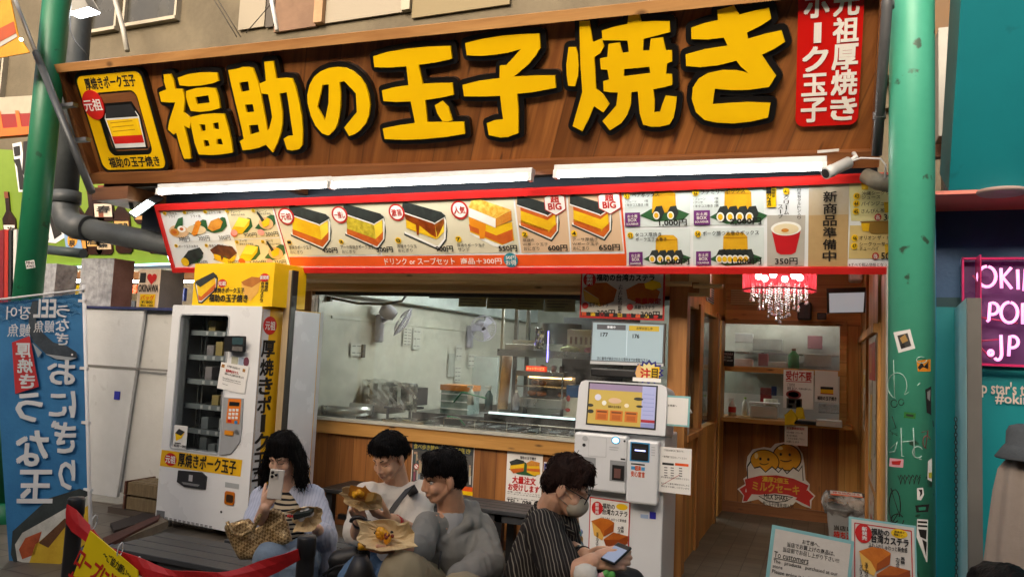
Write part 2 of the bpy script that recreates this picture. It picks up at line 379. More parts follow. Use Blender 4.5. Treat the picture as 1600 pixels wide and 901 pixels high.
for x0, x1, y1, cc in ((380, 420, 46, '#8f8674'), (422, 434, 44, '#4a443c'), (515, 634, 30, '#8d8473'), (649, 800, 20, '#786b4c')): mb = MB(); RC(mb, P7, x0, -60, x1, y1, mott(cc, cc, 3, .7), .03, .03); mb.build('cladding_panel', cb)
mb = MB(); RC(mb, P7, 436, -60, 501, 48, mott('#7d5f47', '#6a4f39', 1.5), .02, .05); RC(mb, P7, 501, -60, 514, 40, mott('#a5835f', '#8d6c4c', 2), .02, .12); mb.build('timber_panel', cb)
mb = MB(); RC(mb, P7, 635, -60, 648, 20, pm('#8d8776', .5, .4), .02, .1); mb.build('downpipe_channel', cb)
# right upper corner pieces between pole and teal fascia
mb = MB(); mb.box((.3, 9.2, 6.1), (3, 9.5, 6.5), pm('#b5ad9b', .7)); mb.box((.3, 9.25, 4.9), (3, 9.5, 5.9), pm('#6b5236', .8)); mb.build('ledge', cb)
# unseen building opposite; height and dark tone set to shade the lower front
ob = thing('arcade_shade_building', 'unseen shop building across the arcade, its height set to shade the lower front', 'building', (0, -6, 0))
MB().box((-40, -6.6, 0), (40, -6, 7.2), mott('#6d675e', '#56514a', 1)).build('wall', ob)
# ------------------------------------------------------------ green arcade columns
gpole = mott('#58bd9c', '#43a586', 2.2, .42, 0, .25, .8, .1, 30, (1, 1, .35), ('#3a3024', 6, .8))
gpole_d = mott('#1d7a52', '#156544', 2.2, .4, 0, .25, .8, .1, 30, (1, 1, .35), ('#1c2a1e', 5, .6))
def column(x, y, r, mat, label):
    t = thing('arcade_column', label, 'column', (x, y, 0), 'green steel columns of the arcade')
    MB().tube([(x, y, 0), (x, y, 7)], r, mat, 40).build('shaft', t)
    MB().lathe((x, y, 0), [(r+.001, .16), (r+.06, .15), (r+.07, .02), (r+.07, 0)], mat, 32).build('foot_ring', t); return t
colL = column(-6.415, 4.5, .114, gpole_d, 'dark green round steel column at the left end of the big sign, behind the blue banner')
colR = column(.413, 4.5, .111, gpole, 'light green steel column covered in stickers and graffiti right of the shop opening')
# ------------------------------------------------------------ big canted sign
BL, TL, BR = Yp(155, 268, 5.0), Vector((-6.315, 4.538, 4.0)), Yp(1366, 232, 5.05)
SG = Pl(BL, BR - BL, TL - BL)
SW = SG.uv(1360, 232)[0]; SHt = 1.0
sg = thing('shop_sign', 'long canted cedar board sign with huge yellow and black Japanese letters', 'sign', (-3, 4.9, 2.9))
mb = MB(); SHt = SG.uv(98, 99)[1]
prism(mb, SG, [(0, 0), (SW, 0), (SW, SHt-.01), (0, SHt-.01)], w_sign, -.12, 0)
mb.build('board', sg)
mb = MB()
prism(mb, SG, [(-.05, SHt-.07), (SW+.05, SHt-.07), (SW+.05, SHt), (-.05, SHt)], w_beam, .0, .1)
prism(mb, SG, [(-.05, -.1), (SW+.05, -.1), (SW+.05, 0), (-.05, 0)], w_dark, -.12, .08)
prism(mb, SG, [(-.05, 0), (.0, 0), (.0, SHt-.07), (-.05, SHt-.07)], w_dark, -.12, .09)
prism(mb, SG, [(SW, 0), (SW+.05, 0), (SW+.05, SHt-.07), (SW, SHt-.07)], w_dark, -.12, .09)
mb.build('frame', sg, bevel=.005)
LET = [
 ((240,105,6.007), [([(95,70),(158,65),(190,130),(203,205),(270,208),(285,250),(293,310),(283,425),(330,465),(352,500),(338,575),(288,550),(322,680),(345,790),(350,858),(288,860),(250,750),(213,610),(190,635),(135,585),(150,500),(205,330),(150,333),(72,325),(52,238),(120,210),(100,140)],[]),
  ([(228,100),(320,68),(420,52),(510,50),(598,55),(612,130),(540,155),(440,173),(340,180),(245,172)],[]),
  ([(305,225),(390,200),(480,192),(580,200),(610,280),(625,385),(540,408),(440,420),(350,412),(325,350),(305,280)],[[(393,282),(515,265),(528,335),(408,348)]]),
  ([(343,470),(450,445),(560,437),(665,440),(700,560),(730,690),(745,800),(640,818),(540,825),(425,820),(385,710),(355,560)],[[(430,535),(485,540),(490,595),(452,603)],[(555,528),(610,517),(616,590),(570,583)],[(470,683),(515,687),(528,738),(480,748)],[(590,677),(637,670),(655,733),(597,725)]])]),
 ((350,90,5.63), [([(38,112),(100,103),(160,85),(210,83),(255,95),(300,215),(325,320),(350,450),(370,560),(381,640),(372,765),(300,795),(230,810),(165,815),(140,735),(175,715),(160,640),(130,510),(100,390),(60,220)],[[(135,222),(213,210),(225,290),(155,303)],[(185,415),(253,410),(268,478),(200,485)],[(220,595),(300,590),(313,652),(235,677)]]),
  ([(355,38),(435,33),(463,185),(540,180),(600,185),(630,260),(660,380),(685,520),(693,650),(690,770),(660,805),(600,818),(555,810),(525,715),(560,692),(610,688),(590,560),(568,400),(553,305),(490,318),(515,480),(515,580),(500,660),(470,750),(430,835),(370,768),(383,635),(397,630),(425,525),(410,430),(390,325),(330,315),(312,230),(370,205)],[])]),
 ((470,90,6.93), [([(525,850),(470,760),(608,590),(597,390),(470,255),(420,268),(433,400),(430,520),(415,640),(390,740),(350,800),(297,845),(230,820),(160,740),(110,630),(75,500),(72,400),(95,300),(145,210),(215,150),(300,115),(390,103),(480,112),(560,148),(640,215),(700,300),(735,400),(750,510),(740,620),(705,710),(640,790),(580,830)],[[(237,295),(305,293),(302,490),(262,685),(180,535)]])]),
 ((570,60,5.3), [([(70,150),(180,115),(340,88),(520,70),(710,65),(722,170),(600,198),(445,220),(480,378),(600,372),(725,370),(735,468),(640,490),(500,512),(518,695),(820,693),(830,790),(680,815),(480,835),(330,840),(165,835),(150,748),(280,722),(418,703),(380,522),(260,527),(155,520),(142,432),(250,405),(362,390),(345,232),(200,243),(80,240)],[]),
  ([(580,555),(640,520),(690,570),(725,680),(685,690),(645,690),(600,620)],[])]),
 ((710,35,4.742), [([(80,155),(200,125),(350,100),(500,88),(630,85),(637,190),(600,250),(550,310),(440,403),(600,396),(745,395),(752,485),(600,515),(465,530),(475,650),(475,820),(400,848),(340,853),(255,835),(240,748),(290,728),(362,720),(350,640),(340,545),(200,550),(72,548),(60,465),(180,435),(335,415),(337,322),(385,318),(495,198),(400,225),(300,240),(200,250),(92,245)],[])]),
 ((875,5,4.29), [([(58,297),(107,295),(120,350),(125,420),(120,490),(100,558),(55,555),(45,480),(43,410)],[]),
  ([(130,122),(195,120),(220,262),(278,238),(295,290),(270,335),(230,362),(242,575),(290,615),(330,678),(290,733),(228,690),(195,770),(150,858),(85,825),(120,700),(150,595),(137,400)],[]),
  ([(280,185),(360,160),(452,140),(460,78),(530,68),(545,125),(640,120),(735,122),(737,195),(650,218),(560,240),(555,320),(600,318),(608,240),(690,230),(710,318),(750,317),(752,390),(717,405),(710,475),(750,477),(753,548),(690,565),(625,578),(635,650),(632,733),(670,730),(685,680),(708,622),(782,630),(775,700),(760,770),(735,812),(670,828),(610,828),(558,815),(535,740),(522,592),(478,597),(475,680),(450,750),(410,805),(335,853),(285,790),(340,730),(378,685),(388,600),(330,597),(293,590),(290,525),(330,513),(318,447),(275,445),(268,372),(318,362),(325,275),(400,265),(418,335),(462,328),(452,252),(370,250),(285,250)],[[(430,443),(600,427),(607,470),(427,492)]])]),
 ((1060,0,4.395), [([(268,72),(380,40),(418,102),(520,75),(622,55),(637,130),(570,175),(470,225),(478,268),(600,233),(708,210),(732,288),(660,335),(572,378),(670,522),(622,598),(480,618),(370,620),(250,610),(235,718),(340,710),(470,703),(632,708),(615,808),(500,835),(380,848),(270,843),(180,825),(120,770),(92,680),(100,600),(140,540),(200,505),(300,483),(400,485),(482,502),(430,460),(398,418),(270,450),(150,462),(53,455),(50,375),(180,340),(338,315),(312,260),(200,272),(90,270),(88,192),(180,160),(272,140)],[])]),
]
lyel = mott('#ecc004', '#dcae05', .9, .28, 0, .3, .7, .02); lblk = pm('#0e0d0d', .32, 0, .05, coat=.2)
SGL = Pl(SG.pt(0, 0, .06), SG.u, SG.v)
for (ox, oy, k), polys in LET:
    bk = MB(); fc = MB(); e = 0
    for outer, holes in polys:
        cv = lambda q: [SGL.uv(ox + x/k, oy + y/k) for x, y in q]
        U = cv(outer); prism(fc, SG, U, lyel, .045, .062, [cv(h) for h in holes])
        flat(bk, SG, U, lblk, .038)
        for i in range(len(U)):
            a, b = Vector(U[i]), Vector(U[(i+1) % len(U)]); t = (b-a).normalized() if (b-a).length > 1e-6 else Vector((1, 0)); nrm = Vector((-t.y, t.x)); w = .038; an = math.atan2(nrm.y, nrm.x)
            st = [b + Vector((math.cos(an-math.pi*j/6), math.sin(an-math.pi*j/6)))*w for j in range(7)] + [a + Vector((math.cos(an+math.pi-math.pi*j/6), math.sin(an+math.pi-math.pi*j/6)))*w for j in range(7)]
            e += 1; prism(bk, SG, [tuple(p) for p in st], lblk, .001, .04 + (e % 40)*.0001)
    l_ = bk.build('letter_backing', sg); fc.build('letter_face', l_)
# emblem board at the left end (its cartoon figure is left out)
SGE = Pl(SG.pt(0, 0, .05), SG.u, SG.v)
mb = MB(); a, b, c, e = SGE.box(134, 117, 247, 257)
oc = [SGE.uv(120, 122), SGE.uv(218, 108), SGE.uv(261, 262), SGE.uv(163, 266)]
a = (oc[0][0]+oc[3][0])/2; c = (oc[1][0]+oc[2][0])/2; e = (oc[0][1]+oc[1][1])/2; b = (oc[2][1]+oc[3][1])/2
eb = MB(); prism(eb, SG, rrect(a-.03, b-.03, c+.03, e+.03, .08), lblk, .001, .05)
lw = (c-a); lh = (e-b); inner = rrect(a+lw*.17, b+lh*.15, a+lw*.86, b+lh*.82, .07); flat(eb, SG, rrect(a+lw*.24, b+lh*.2, a+lw*.84, b+lh*.8, .06), w_dark, .0515)
prism(eb, SG, rrect(a, b, c, e, .07), lyel, .05, .056, [inner]); ebo = eb.build('emblem_board', sg)
le = MB(); SGT = Pl(SG.pt(0, 0, .06), SG.u, SG.v)
TU(le, SG, '厚焼きポーク玉子', a+lw*.12, e-lh*.145, a+lw*.9, e-lh*.025, ink, .058, .03); TU(le, SG, '福助の玉子焼き', a+lw*.12, b+lh*.025, a+lw*.92, b+lh*.135, ink, .058, .03)
le.build('lettering', ebo)
le = MB(); prism(le, SG, ell(a+lw*.16, b+lh*.70, .125, .13), red, .056, .066); TU(le, SG, '元祖', a+lw*.02, b+lh*.64, a+lw*.30, b+lh*.76, paper, .069, .02); le.build('red_roundel', ebo)
# stand-in for the figure: the layered egg block the board advertises
le = MB(); cx = a+lw*.53; cy = b+lh*.46
F_ = lambda m_, d, *q: flat(le, SG, [(cx+x*lw, cy+y*lw) for x, y in q], m_, d)
F_(lblk, .053, (-.27, -.27), (.27, -.27), (.3, .1), (.22, .27), (-.22, .27), (-.3, .1)); F_(white, .0535, (-.24, -.25), (.24, -.25), (.27, .1), (.24, .16), (-.24, .16), (-.27, .1))
F_(red, .054, (-.235, -.2), (.235, -.2), (.24, -.11), (-.24, -.11)); F_(yel, .054, (-.24, -.11), (.24, -.11), (.25, .08), (-.25, .08)); F_(dark, .0545, (-.255, .1), (.255, .1), (.2, .24), (-.2, .24))
for y in (-.06, -.01, .04): F_(pm('#b98a10'), .0547, (-.2, y), (.15, y+.01), (.15, y+.02), (-.2, y+.01))
le.build('egg_block_picture', ebo)
# red vertical panel
mb = MB(); q = [SG.uv(1243, 197), SG.uv(1342, 193)]; a, c, b = q[0][0], SG.uv(1345, 100)[0], q[0][1]
prism(mb, SG, rrect(a, b, c, SHt+.12, .05), pm('#c0150f', .22, 0, .05, coat=.4), .001, .03); rp = mb.build('red_panel', sg)
le = MB(); SGr = Pl(SG.pt(0, 0, .035), SG.u, SG.v); wt = pm('#e6e0d8', .3)
for ch, y0, y1 in (('元', -14, 24), ('祖', 28, 66), ('厚', 70, 108), ('焼', 110, 148), ('き', 152, 187)): 
    x = 1325 - (y0+100)*.03; T(le, SGr, ch, x-19, y0, x+20, y1, wt, .001, .035)
for ch, y0, y1 in (('ホ', -14, 27), ('ク', 74, 111), ('玉', 116, 149), ('子', 154, 190)):
    x = 1279 - (y0+100)*.03; T(le, SGr, ch, x-19, y0, x+19, y1, wt, .001, .035)
T(le, SGr, 'l', 1274, 37, 1281, 66, wt, .001, .05)
le.build('lettering', rp)
# soffit and dark back board under the sign
hd = thing('canopy', 'dark timber canopy soffit under the big wooden sign', 'canopy', (-3, 5.3, 2.9))
mb = MB(); mb.box((-6.3, 5.05, 2.96), (.3, 6.2, 3.04), pm('#463a30', .7)); mb.box((-6.2, 5.42, 2.6), (.3, 5.46, 2.96), pm('#2a3340', .6)); mb.build('soffit', hd)
mb = mb = MB().box((-6.35, 4.98, 2.84), (-5.9, 6.2, 2.96), w_dark); mb.build('beam', hd)
MB().box((-4.3, 5.0, 2.9), (-4.22, 5.4, 2.96), w_dark).build('bracket', hd)
# shop building mass above and behind the canopy
# ------------------------------------------------------------ tube lamps
def tube_lamp(x0, y0, x1, y1, label):
    a = Yp(x0, y0, 4.88); b = Yp(x1, y1, 4.88); z = (a.z+b.z)/2
    t = thing('tube_light', label, 'light', ((a.x+b.x)/2, 4.88, z), 'tube lights under the big sign')
    MB().bar(a + Vector((0, .02, .045)), b + Vector((0, .02, .045)), .07, .045, pm('#c9cbcc', .4)).build('housing', t, bevel=.005)
    g = .03 * (b-a).normalized(); MB().tube([a+g, b-g], .021, tube_w, 12).build('tube', t); 
    MB().bar(a, a+g, .055, .055, white).build('end_cap', t); MB().bar(b-g, b, .055, .055, white).build('end_cap', t)
tube_lamp(247, 300, 518, 289, 'lit white tube light at the left end under the sign, above the small snack pictures')
tube_lamp(516, 290, 832, 277, 'lit white tube light in the middle under the sign, above the big rice sandwich pictures')
tube_lamp(866, 273, 1292, 261, 'lit white tube light at the right end under the sign, next to the security camera')
# ------------------------------------------------------------ menu board
MBL, MTL = Vector((-5.597, 5.3, 2.206)), Vector((-5.597, 5.027, 2.783))
MN = Pl(MBL, (1, 0, 0), MTL - MBL); MW = 6.02; MH = (MTL - MBL).length
mn = thing('menu_board', 'long red framed canted menu board of egg rice sandwich pictures and prices', 'menu board', (-2.6, 5.2, 2.2))
mb = MB(); prism(mb, MN, [(.02, .02), (MW-.02, .02), (MW-.02, MH-.02), (.02, MH-.02)], pm('#e0e5e7', .35, 0, .04), -.03, .0); mb.build('panel', mn)
mb = MB(); f_ = .045
for u in ([(0, 0), (MW, 0), (MW, f_), (0, f_)], [(0, MH-f_*1.1), (MW, MH-f_*1.1), (MW, MH), (0, MH)], [(0, f_), (.03, f_), (.03, MH-f_*1.1), (0, MH-f_*1.1)], [(MW-.03, f_), (MW, f_), (MW, MH-f_*1.1), (MW-.03, MH-f_*1.1)]): prism(mb, MN, u, pm('#c5221f', .4), -.03, .02)
mb.build('frame', mn)
c6 = lambda x, y: (240 + x/4, 290 + y/4)
c7 = lambda x, y: (600 + x/4, 290 + y/4)
c8 = lambda x, y: (960 + x/3.636, 270 + y/3.636)
nori = mott('#1d2220', '#2b3330', 20, .6); eggy = mott('#e8c21c', '#dba90f', 9, .5); pork = mott('#cf6a22', '#b9531a', 14, .5); rice = pm('#e9e9e2', .5); toast = mott('#d89a3c', '#b9701f', 9, .5)
beige = pm('#d3cdb2', .5, 0, .05); tan = pm('#d3b492', .5, 0, .05); eggh = mott('#d9c43a', '#a8951f', 30, .5)
bgm = MB()
Q(bgm, MN, [c6(755, 130), c6(1395, 95), c6(1420, 430), c6(845, 440)], beige, .002)
Q(bgm, MN, [(588, 312), (700, 308), (712, 396), (597, 399)], beige, .002); Q(bgm, MN, [(700, 308), (801, 305), (812, 394), (712, 396)], beige, .002)
Q(bgm, MN, [(804, 306), (884, 303), (891, 393), (815, 395)], tan, .002); Q(bgm, MN, [(887, 303), (964, 299), (974, 392), (893, 393)], tan, .002)
Q(bgm, MN, [c6(452, 150), c6(740, 135), c6(835, 500), c6(548, 498)], pm('#d5cba6', .5), .002)
Q(bgm, MN, [(1325, 283), (1420, 278), (1420, 345), (1330, 345)], pm('#d5cf97', .5), .002); Q(bgm, MN, [(1328, 352), (1420, 352), (1420, 404), (1326, 404)], pm('#cdb77a', .5), .002)
Q(bgm, MN, [c8(1105, 60), c8(1335, 50), c8(1325, 530), c8(1100, 530)], mott('#c4c4c0', '#b5a384', .9, .5), .003); Q(bgm, MN, [c8(1105, 240), c8(1330, 235), c8(1325, 530), c8(1100, 530)], mott('#b79a6b', '#a98c60', 2, .5), .004)
Q(bgm, MN, [c8(868, 240), c8(1085, 240), c8(1078, 528), c8(868, 528)], pm('#b0aca2', .5), .003)
for q in ([c8(60, 100), c8(430, 88), c8(430, 300), c8(62, 310)], [c8(448, 86), c8(850, 72), c8(850, 292), c8(448, 298)], [c8(62, 322), c8(430, 315), c8(430, 525), c8(75, 528)], [c8(448, 315), c8(850, 308), c8(850, 522), c8(448, 524)]): Q(bgm, MN, q, pm('#ced9d7', .5, 0, .05), .002)
Q(bgm, MN, [c6(848, 445), (979, 396), (979, 415), c6(862, 502)], org, .003); Q(bgm, MN, [(968, 300), (971, 300), (979, 396), (976, 396)], org, .003)
Q(bgm, MN, [c6(748, 132), c6(754, 132), c6(862, 502), c6(856, 502)], redp, .003)
for x0, y0, x1, y1 in ((160, 348, 520, 335), (512, 334, 800, 322)): Q(bgm, MN, [c6(x0, y0), c6(x1, y1), c6(x1, y1+5), c6(x0, y0+5)], white, .003)
bgm.build('background_print', mn)
def block(par, fx, ox, oy, kind='plain', k=1.0):
    """a printed picture of a nori-wrapped egg block"""
    p = lambda *q: [fx(ox + x*k, oy + y*k) for x, y in q]; mb = MB()
    Q(mb, MN, p((8, 178), (210, 272), (252, 212), (256, 160), (240, 60), (254, 82), (264, 165), (258, 224), (215, 284), (10, 192)), nori, .004)
    Q(mb, MN, p((12, 168), (206, 256), (244, 210), (248, 110), (236, 72), (248, 82), (257, 110), (254, 214), (212, 271), (12, 182)), rice, .005)
    top = eggh if kind == 'herb' else eggy
    if kind == 'double': 
        Q(mb, MN, p((18, 60), (185, 120), (188, 150), (20, 90)), pork, .006); Q(mb, MN, p((185, 120), (232, 80), (236, 112), (188, 150)), pork, .0062)
        Q(mb, MN, p((20, 90), (188, 150), (195, 225), (22, 160)), top, .006); Q(mb, MN, p((188, 150), (236, 112), (242, 180), (195, 225)), top, .0062)
    else: Q(mb, MN, p((18, 65), (190, 125), (200, 215), (22, 150)), top, .006); Q(mb, MN, p((190, 125), (240, 75), (245, 170), (202, 215)), pm('#f0cf3a', .5), .0062)
    if kind == 'sauce':
        Q(mb, MN, p((5, 50), (190, 125), (200, 205), (170, 190), (100, 135), (95, 190), (85, 190), (78, 130), (20, 100)), mott('#a04a14', '#6e2c0c', 20, .3), .0066); Q(mb, MN, p((190, 125), (240, 75), (246, 120), (205, 205)), mott('#a85a1c', '#6e3a10', 20, .3), .0068)
    else: Q(mb, MN, p((20, 148), (200, 213), (209, 260), (22, 182)), pork, .006); Q(mb, MN, p((200, 213), (247, 166), (245, 216), (209, 260)), pork, .0062)
    Q(mb, MN, p((-4, 52), (175, 112), (190, 122), (255, 84), (240, 60), (226, 62), (190, 128), (174, 120), (-2, 60)), rice, .007)
    Q(mb, MN, p((0, 0), (20, -4), (230, 55), (256, 80), (190, 118), (174, 112), (-2, 52)), nori, .0075)
    mb.build('food_picture', par)
block(mn, c6, 850, 122); block(mn, c6, 1190, 118, 'herb'); block(mn, c7, 118, 105, 'sauce', 1.06); block(mn, c7, 835, 65, 'double'); block(mn, c7, 1165, 60, 'double')
mb = MB(); f7 = lambda *q: [c7(*x) for x in q]
Q(mb, MN, f7((530, 250), (800, 310), (810, 350), (740, 385), (690, 380), (540, 300)), rice, .004); Q(mb, MN, f7((530, 190), (700, 255), (800, 225), (815, 340), (740, 370), (540, 290)), eggy, .005)
Q(mb, MN, f7((532, 240), (705, 310), (805, 270), (808, 340), (745, 365), (540, 280)), pork, .006); Q(mb, MN, f7((530, 195), (640, 240), (630, 330), (600, 330), (595, 270), (545, 250)), pm('#e08a1c', .4), .0065)
Q(mb, MN, f7((530, 135), (700, 205), (700, 262), (532, 192)), rice, .007); Q(mb, MN, f7((700, 200), (798, 155), (800, 215), (700, 258)), toast, .0072); Q(mb, MN, f7((550, 90), (590, 80), (798, 150), (700, 205), (530, 135)), mott('#efd36a', '#cf9a2a', 30, .5), .0075)
mb.build('food_picture', mn)
def small(kind, cx, cy, par=mn, fx=c6):
    mb = MB(); e = lambda dx, dy, rx, ry, m, d: EL(mb, MN, *fx(cx+dx, cy+dy), rx/4, ry/4, m, d)
    p = lambda m, d, *q: Q(mb, MN, [fx(cx+x, cy+y) for x, y in q], m, d)
    if kind != 'tray': p(grn, .004, (-60, 40), (-20, -10), (40, -45), (60, -40), (70, 10), (40, 45), (-10, 55))
    else: e(0, 20, 62, 40, pm('#d8b48a', .5), .004); p(grn, .005, (-30, 0), (-5, -60), (25, -70), (25, -20), (0, 10))
    if kind == 'tray': e(-25, 25, 28, 22, toast, .006); e(18, 5, 26, 20, rice, .0065); e(18, 5, 12, 10, pork, .007); e(-25, 25, 14, 10, pork, .007)
    elif kind == 'stick': e(0, 20, 60, 30, pm('#dcc79e', .5), .0045); p(mott('#e08f1a', '#c9740f', 20), .006, (-30, 45), (-5, -30), (15, -40), (30, -25), (5, 50), (-15, 58))
    elif kind == 'cutlet': p(toast, .006, (-50, 25), (-30, -20), (20, -40), (45, -15), (30, 25), (-20, 45))
    elif kind == 'egg': p(eggy, .006, (-60, 30), (-15, -50), (55, -35), (50, 0), (5, 55), (-45, 50)); p(pm('#f4d84a', .5), .007, (-15, -50), (55, -35), (20, 15), (-45, 10)); e(-45, 55, 20, 18, org, .0075)
    elif kind == 'roll': p(nori, .006, (-65, 30), (-20, -30), (50, -50), (75, -15), (60, 15), (-20, 65), (-55, 60)); e(-40, 40, 24, 26, eggy, .007)
    elif kind == 'eel': p(eggy, .006, (-60, 0), (40, 40), (85, 10), (70, 50), (40, 70), (-50, 40)); p(mott('#6b3a1a', '#4a2410', 20), .007, (-80, -20), (-30, -55), (60, -40), (90, 0), (40, 40), (10, 15), (-5, 50), (-15, 10), (-60, 5))
    elif kind == 'piece': p(nori, .006, (-50, -60), (-40, -65), (5, -5), (-10, 10)); e(10, 10, 45, 38, pm('#d3a878', .5), .005); p(eggy, .007, (-20, 5), (20, -25), (35, -15), (30, 20), (-5, 35))
    mb.build('food_picture', par)
for a_ in (('tray', 160, 265), ('stick', 270, 255), ('cutlet', 390, 240), ('egg', 550, 245), ('piece', 695, 225), ('roll', 240, 435), ('eel', 435, 420), ('egg', 600, 415), ('piece', 755, 410)): small(*a_)
def giftbox(x, y, k, rolls):
    mb = MB(); p = lambda m, d, *q: Q(mb, MN, [c8(x+a*k, y+b*k) for a, b in q], m, d); e = lambda dx, dy, rx, ry, m, d: EL(mb, MN, *c8(x+dx*k, y+dy*k), rx*k/3.636, ry*k/3.636, m, d)
    p(grn, .004, (-150, 60), (-80, 20), (60, 15), (150, 50), (110, 85), (-60, 95)); p(mott('#dba80a', '#c99708', 6), .005, (-70, -70), (-50, -92), (40, -92), (65, -70), (70, 40), (-75, 45)); p(pm('#b98006', .5), .006, (-70, -66), (65, -66), (65, -60), (-70, -60))
    for i in range(rolls):
        a = -85 + i*150/max(1, rolls-1) if rolls > 2 else -40 + i*85
        p(nori, .007, (a-30, 45), (a-10, 5), (a+25, 0), (a+40, 40), (a+20, 80), (a-10, 85)); e(a-8, 58, 20, 24, rice, .008); e(a-8, 58, 13, 16, eggy, .009)
    mb.build('food_picture', mn)
giftbox(285, 185, .95, 2); giftbox(705, 185, 1.1, 4); giftbox(300, 435, .9, 4); giftbox(690, 430, 1.0, 6)
mb = MB(); p8 = lambda *q: [c8(*x) for x in q]
Q(mb, MN, p8((892, 320), (1060, 320), (1030, 450), (1005, 462), (945, 462), (922, 450)), pm('#b81b22', .4), .005); EL(mb, MN, *c8(975, 315), 24, 11, rice, .006); EL(mb, MN, *c8(975, 318), 20, 8.5, pm('#e0d2ad', .4), .007); EL(mb, MN, *c8(970, 325), 6, 3, toast, .008); mb.build('food_picture', mn)
for x, y in ((1420, 60), (1550, 190), (1555, 430)): mb = MB(); Q(mb, MN, p8((x-20, y-25), (x+25, y-25), (x+20, y+35), (x-15, y+35)), mott('#d6b51a', '#c49a10', 8), .005); mb.build('drink_picture', mn)
mb = MB()
Q(mb, MN, p8((1395, 275), (1575, 270), (1575, 345), (1460, 345)), pm('#8a6a2c', .5), .005); Q(mb, MN, p8((1400, 285), (1450, 285), (1445, 330), (1410, 330)), eggy, .006); mb.build('drink_picture', mn)
# lettering of the menu
mb = MB(); c = ink
def num(fx, x, y, s, r=15, k=4.0): EL(mb, MN, *fx(x, y), r/k, r/k, yel, .009); T(mb, MN, s, *fx(x-r*.6, y-r*.6), *fx(x+r*.6, y+r*.6), c, .0105, .02)
for s, x0, y0, x1, y1 in (('半熟味玉', 88, 165, 150, 180), ('フライ', 98, 185, 140, 200), ('ポーク', 210, 160, 255, 176), ('フライ串', 235, 180, 298, 198), ('玉子カツ串', 345, 155, 425, 175), ('プレーン', 482, 150, 548, 170), ('厚焼き玉子単品', 488, 174, 575, 186), ('プレーン', 642, 145, 712, 165), ('厚焼き玉子単品', 648, 168, 738, 181), ('ポーク玉子太巻き', 162, 368, 284, 386), ('厚焼きうな玉', 350, 364, 445, 382), ('アーサ', 540, 335, 588, 353), ('厚焼き玉子単品', 542, 357, 628, 369), ('アーサ', 704, 335, 752, 353), ('厚焼き玉子単品', 706, 357, 794, 369),
  ('300円', 162, 315, 230, 345), ('300円', 285, 312, 355, 342), ('300円', 412, 308, 484, 338), ('900円', 568, 292, 650, 320), ('300円', 704, 285, 784, 315), ('350円', 275, 465, 342, 492), ('700円', 468, 465, 538, 492), ('1,000円', 608, 464, 708, 492), ('350円', 760, 462, 834, 490),
  ('厚焼きポーク玉子', 850, 372, 992, 396), ('おにぎり', 858, 402, 936, 424), ('アーサ厚焼きポーク玉子', 1172, 368, 1380, 394), ('おにぎり', 1182, 398, 1264, 420)): T(mb, MN, s, *c6(x0, y0), *c6(x1, y1), c, .0105, .012)
for s, x0, y0, x1, y1 in (('450円', 1060, 385, 1152, 418), ('500円', 1398, 380, 1498, 414)): T(mb, MN, s, *c6(x0, y0), *c6(x1, y1), c, .0105, .034)
for s, x0, y0, x1, y1 in (('厚焼きうな玉', 85, 365, 208, 387), ('おにぎり', 92, 390, 182, 412), ('厚焼きポーク玉子', 460, 358, 634, 380), ('サンド', 466, 384, 536, 408), ('厚焼き', 870, 328, 940, 348), ('Wポーク玉子', 870, 354, 1028, 374), ('おにぎり', 876, 378, 974, 402), ('アーサ厚焼き', 1180, 322, 1338, 344), ('Wポーク玉子', 1180, 350, 1345, 371), ('おにぎり', 1184, 376, 1284, 400)): T(mb, MN, s, *c7(x0, y0), *c7(x1, y1), c, .0105, .012)
for s, x0, y0, x1, y1 in (('900円', 328, 374, 434, 410), ('550円', 720, 370, 834, 408), ('600円', 1028, 368, 1148, 404), ('650円', 1346, 364, 1476, 402)): T(mb, MN, s, *c7(x0, y0), *c7(x1, y1), c, .0105, .034)
for a_ in ((72, 172, '24'), (197, 166, '25'), (325, 162, '26'), (462, 158, '21'), (626, 154, '22'), (145, 374, '9'), (334, 372, '27'), (525, 350, '23'), (686, 348, '24')): num(c6, *a_, 11)
for a_ in ((852, 352, '1'), (1176, 348, '3')): num(c6, *a_)
for a_ in ((92, 340, '8'), (468, 332, '7'), (882, 302, '2'), (1190, 296, '4'), (1520, 62, '51'), (1541, 308, '53')): num(c7, *a_, 19)
for a_ in ((462, 110, '52'), (475, 345, '54'), (977, 102, '41'), (1376, 130, '43'), (1374, 172, '44'), (1372, 217, '45'), (1365, 367, '46'), (1362, 413, '47')): num(c8, *a_, 19, 3.636)
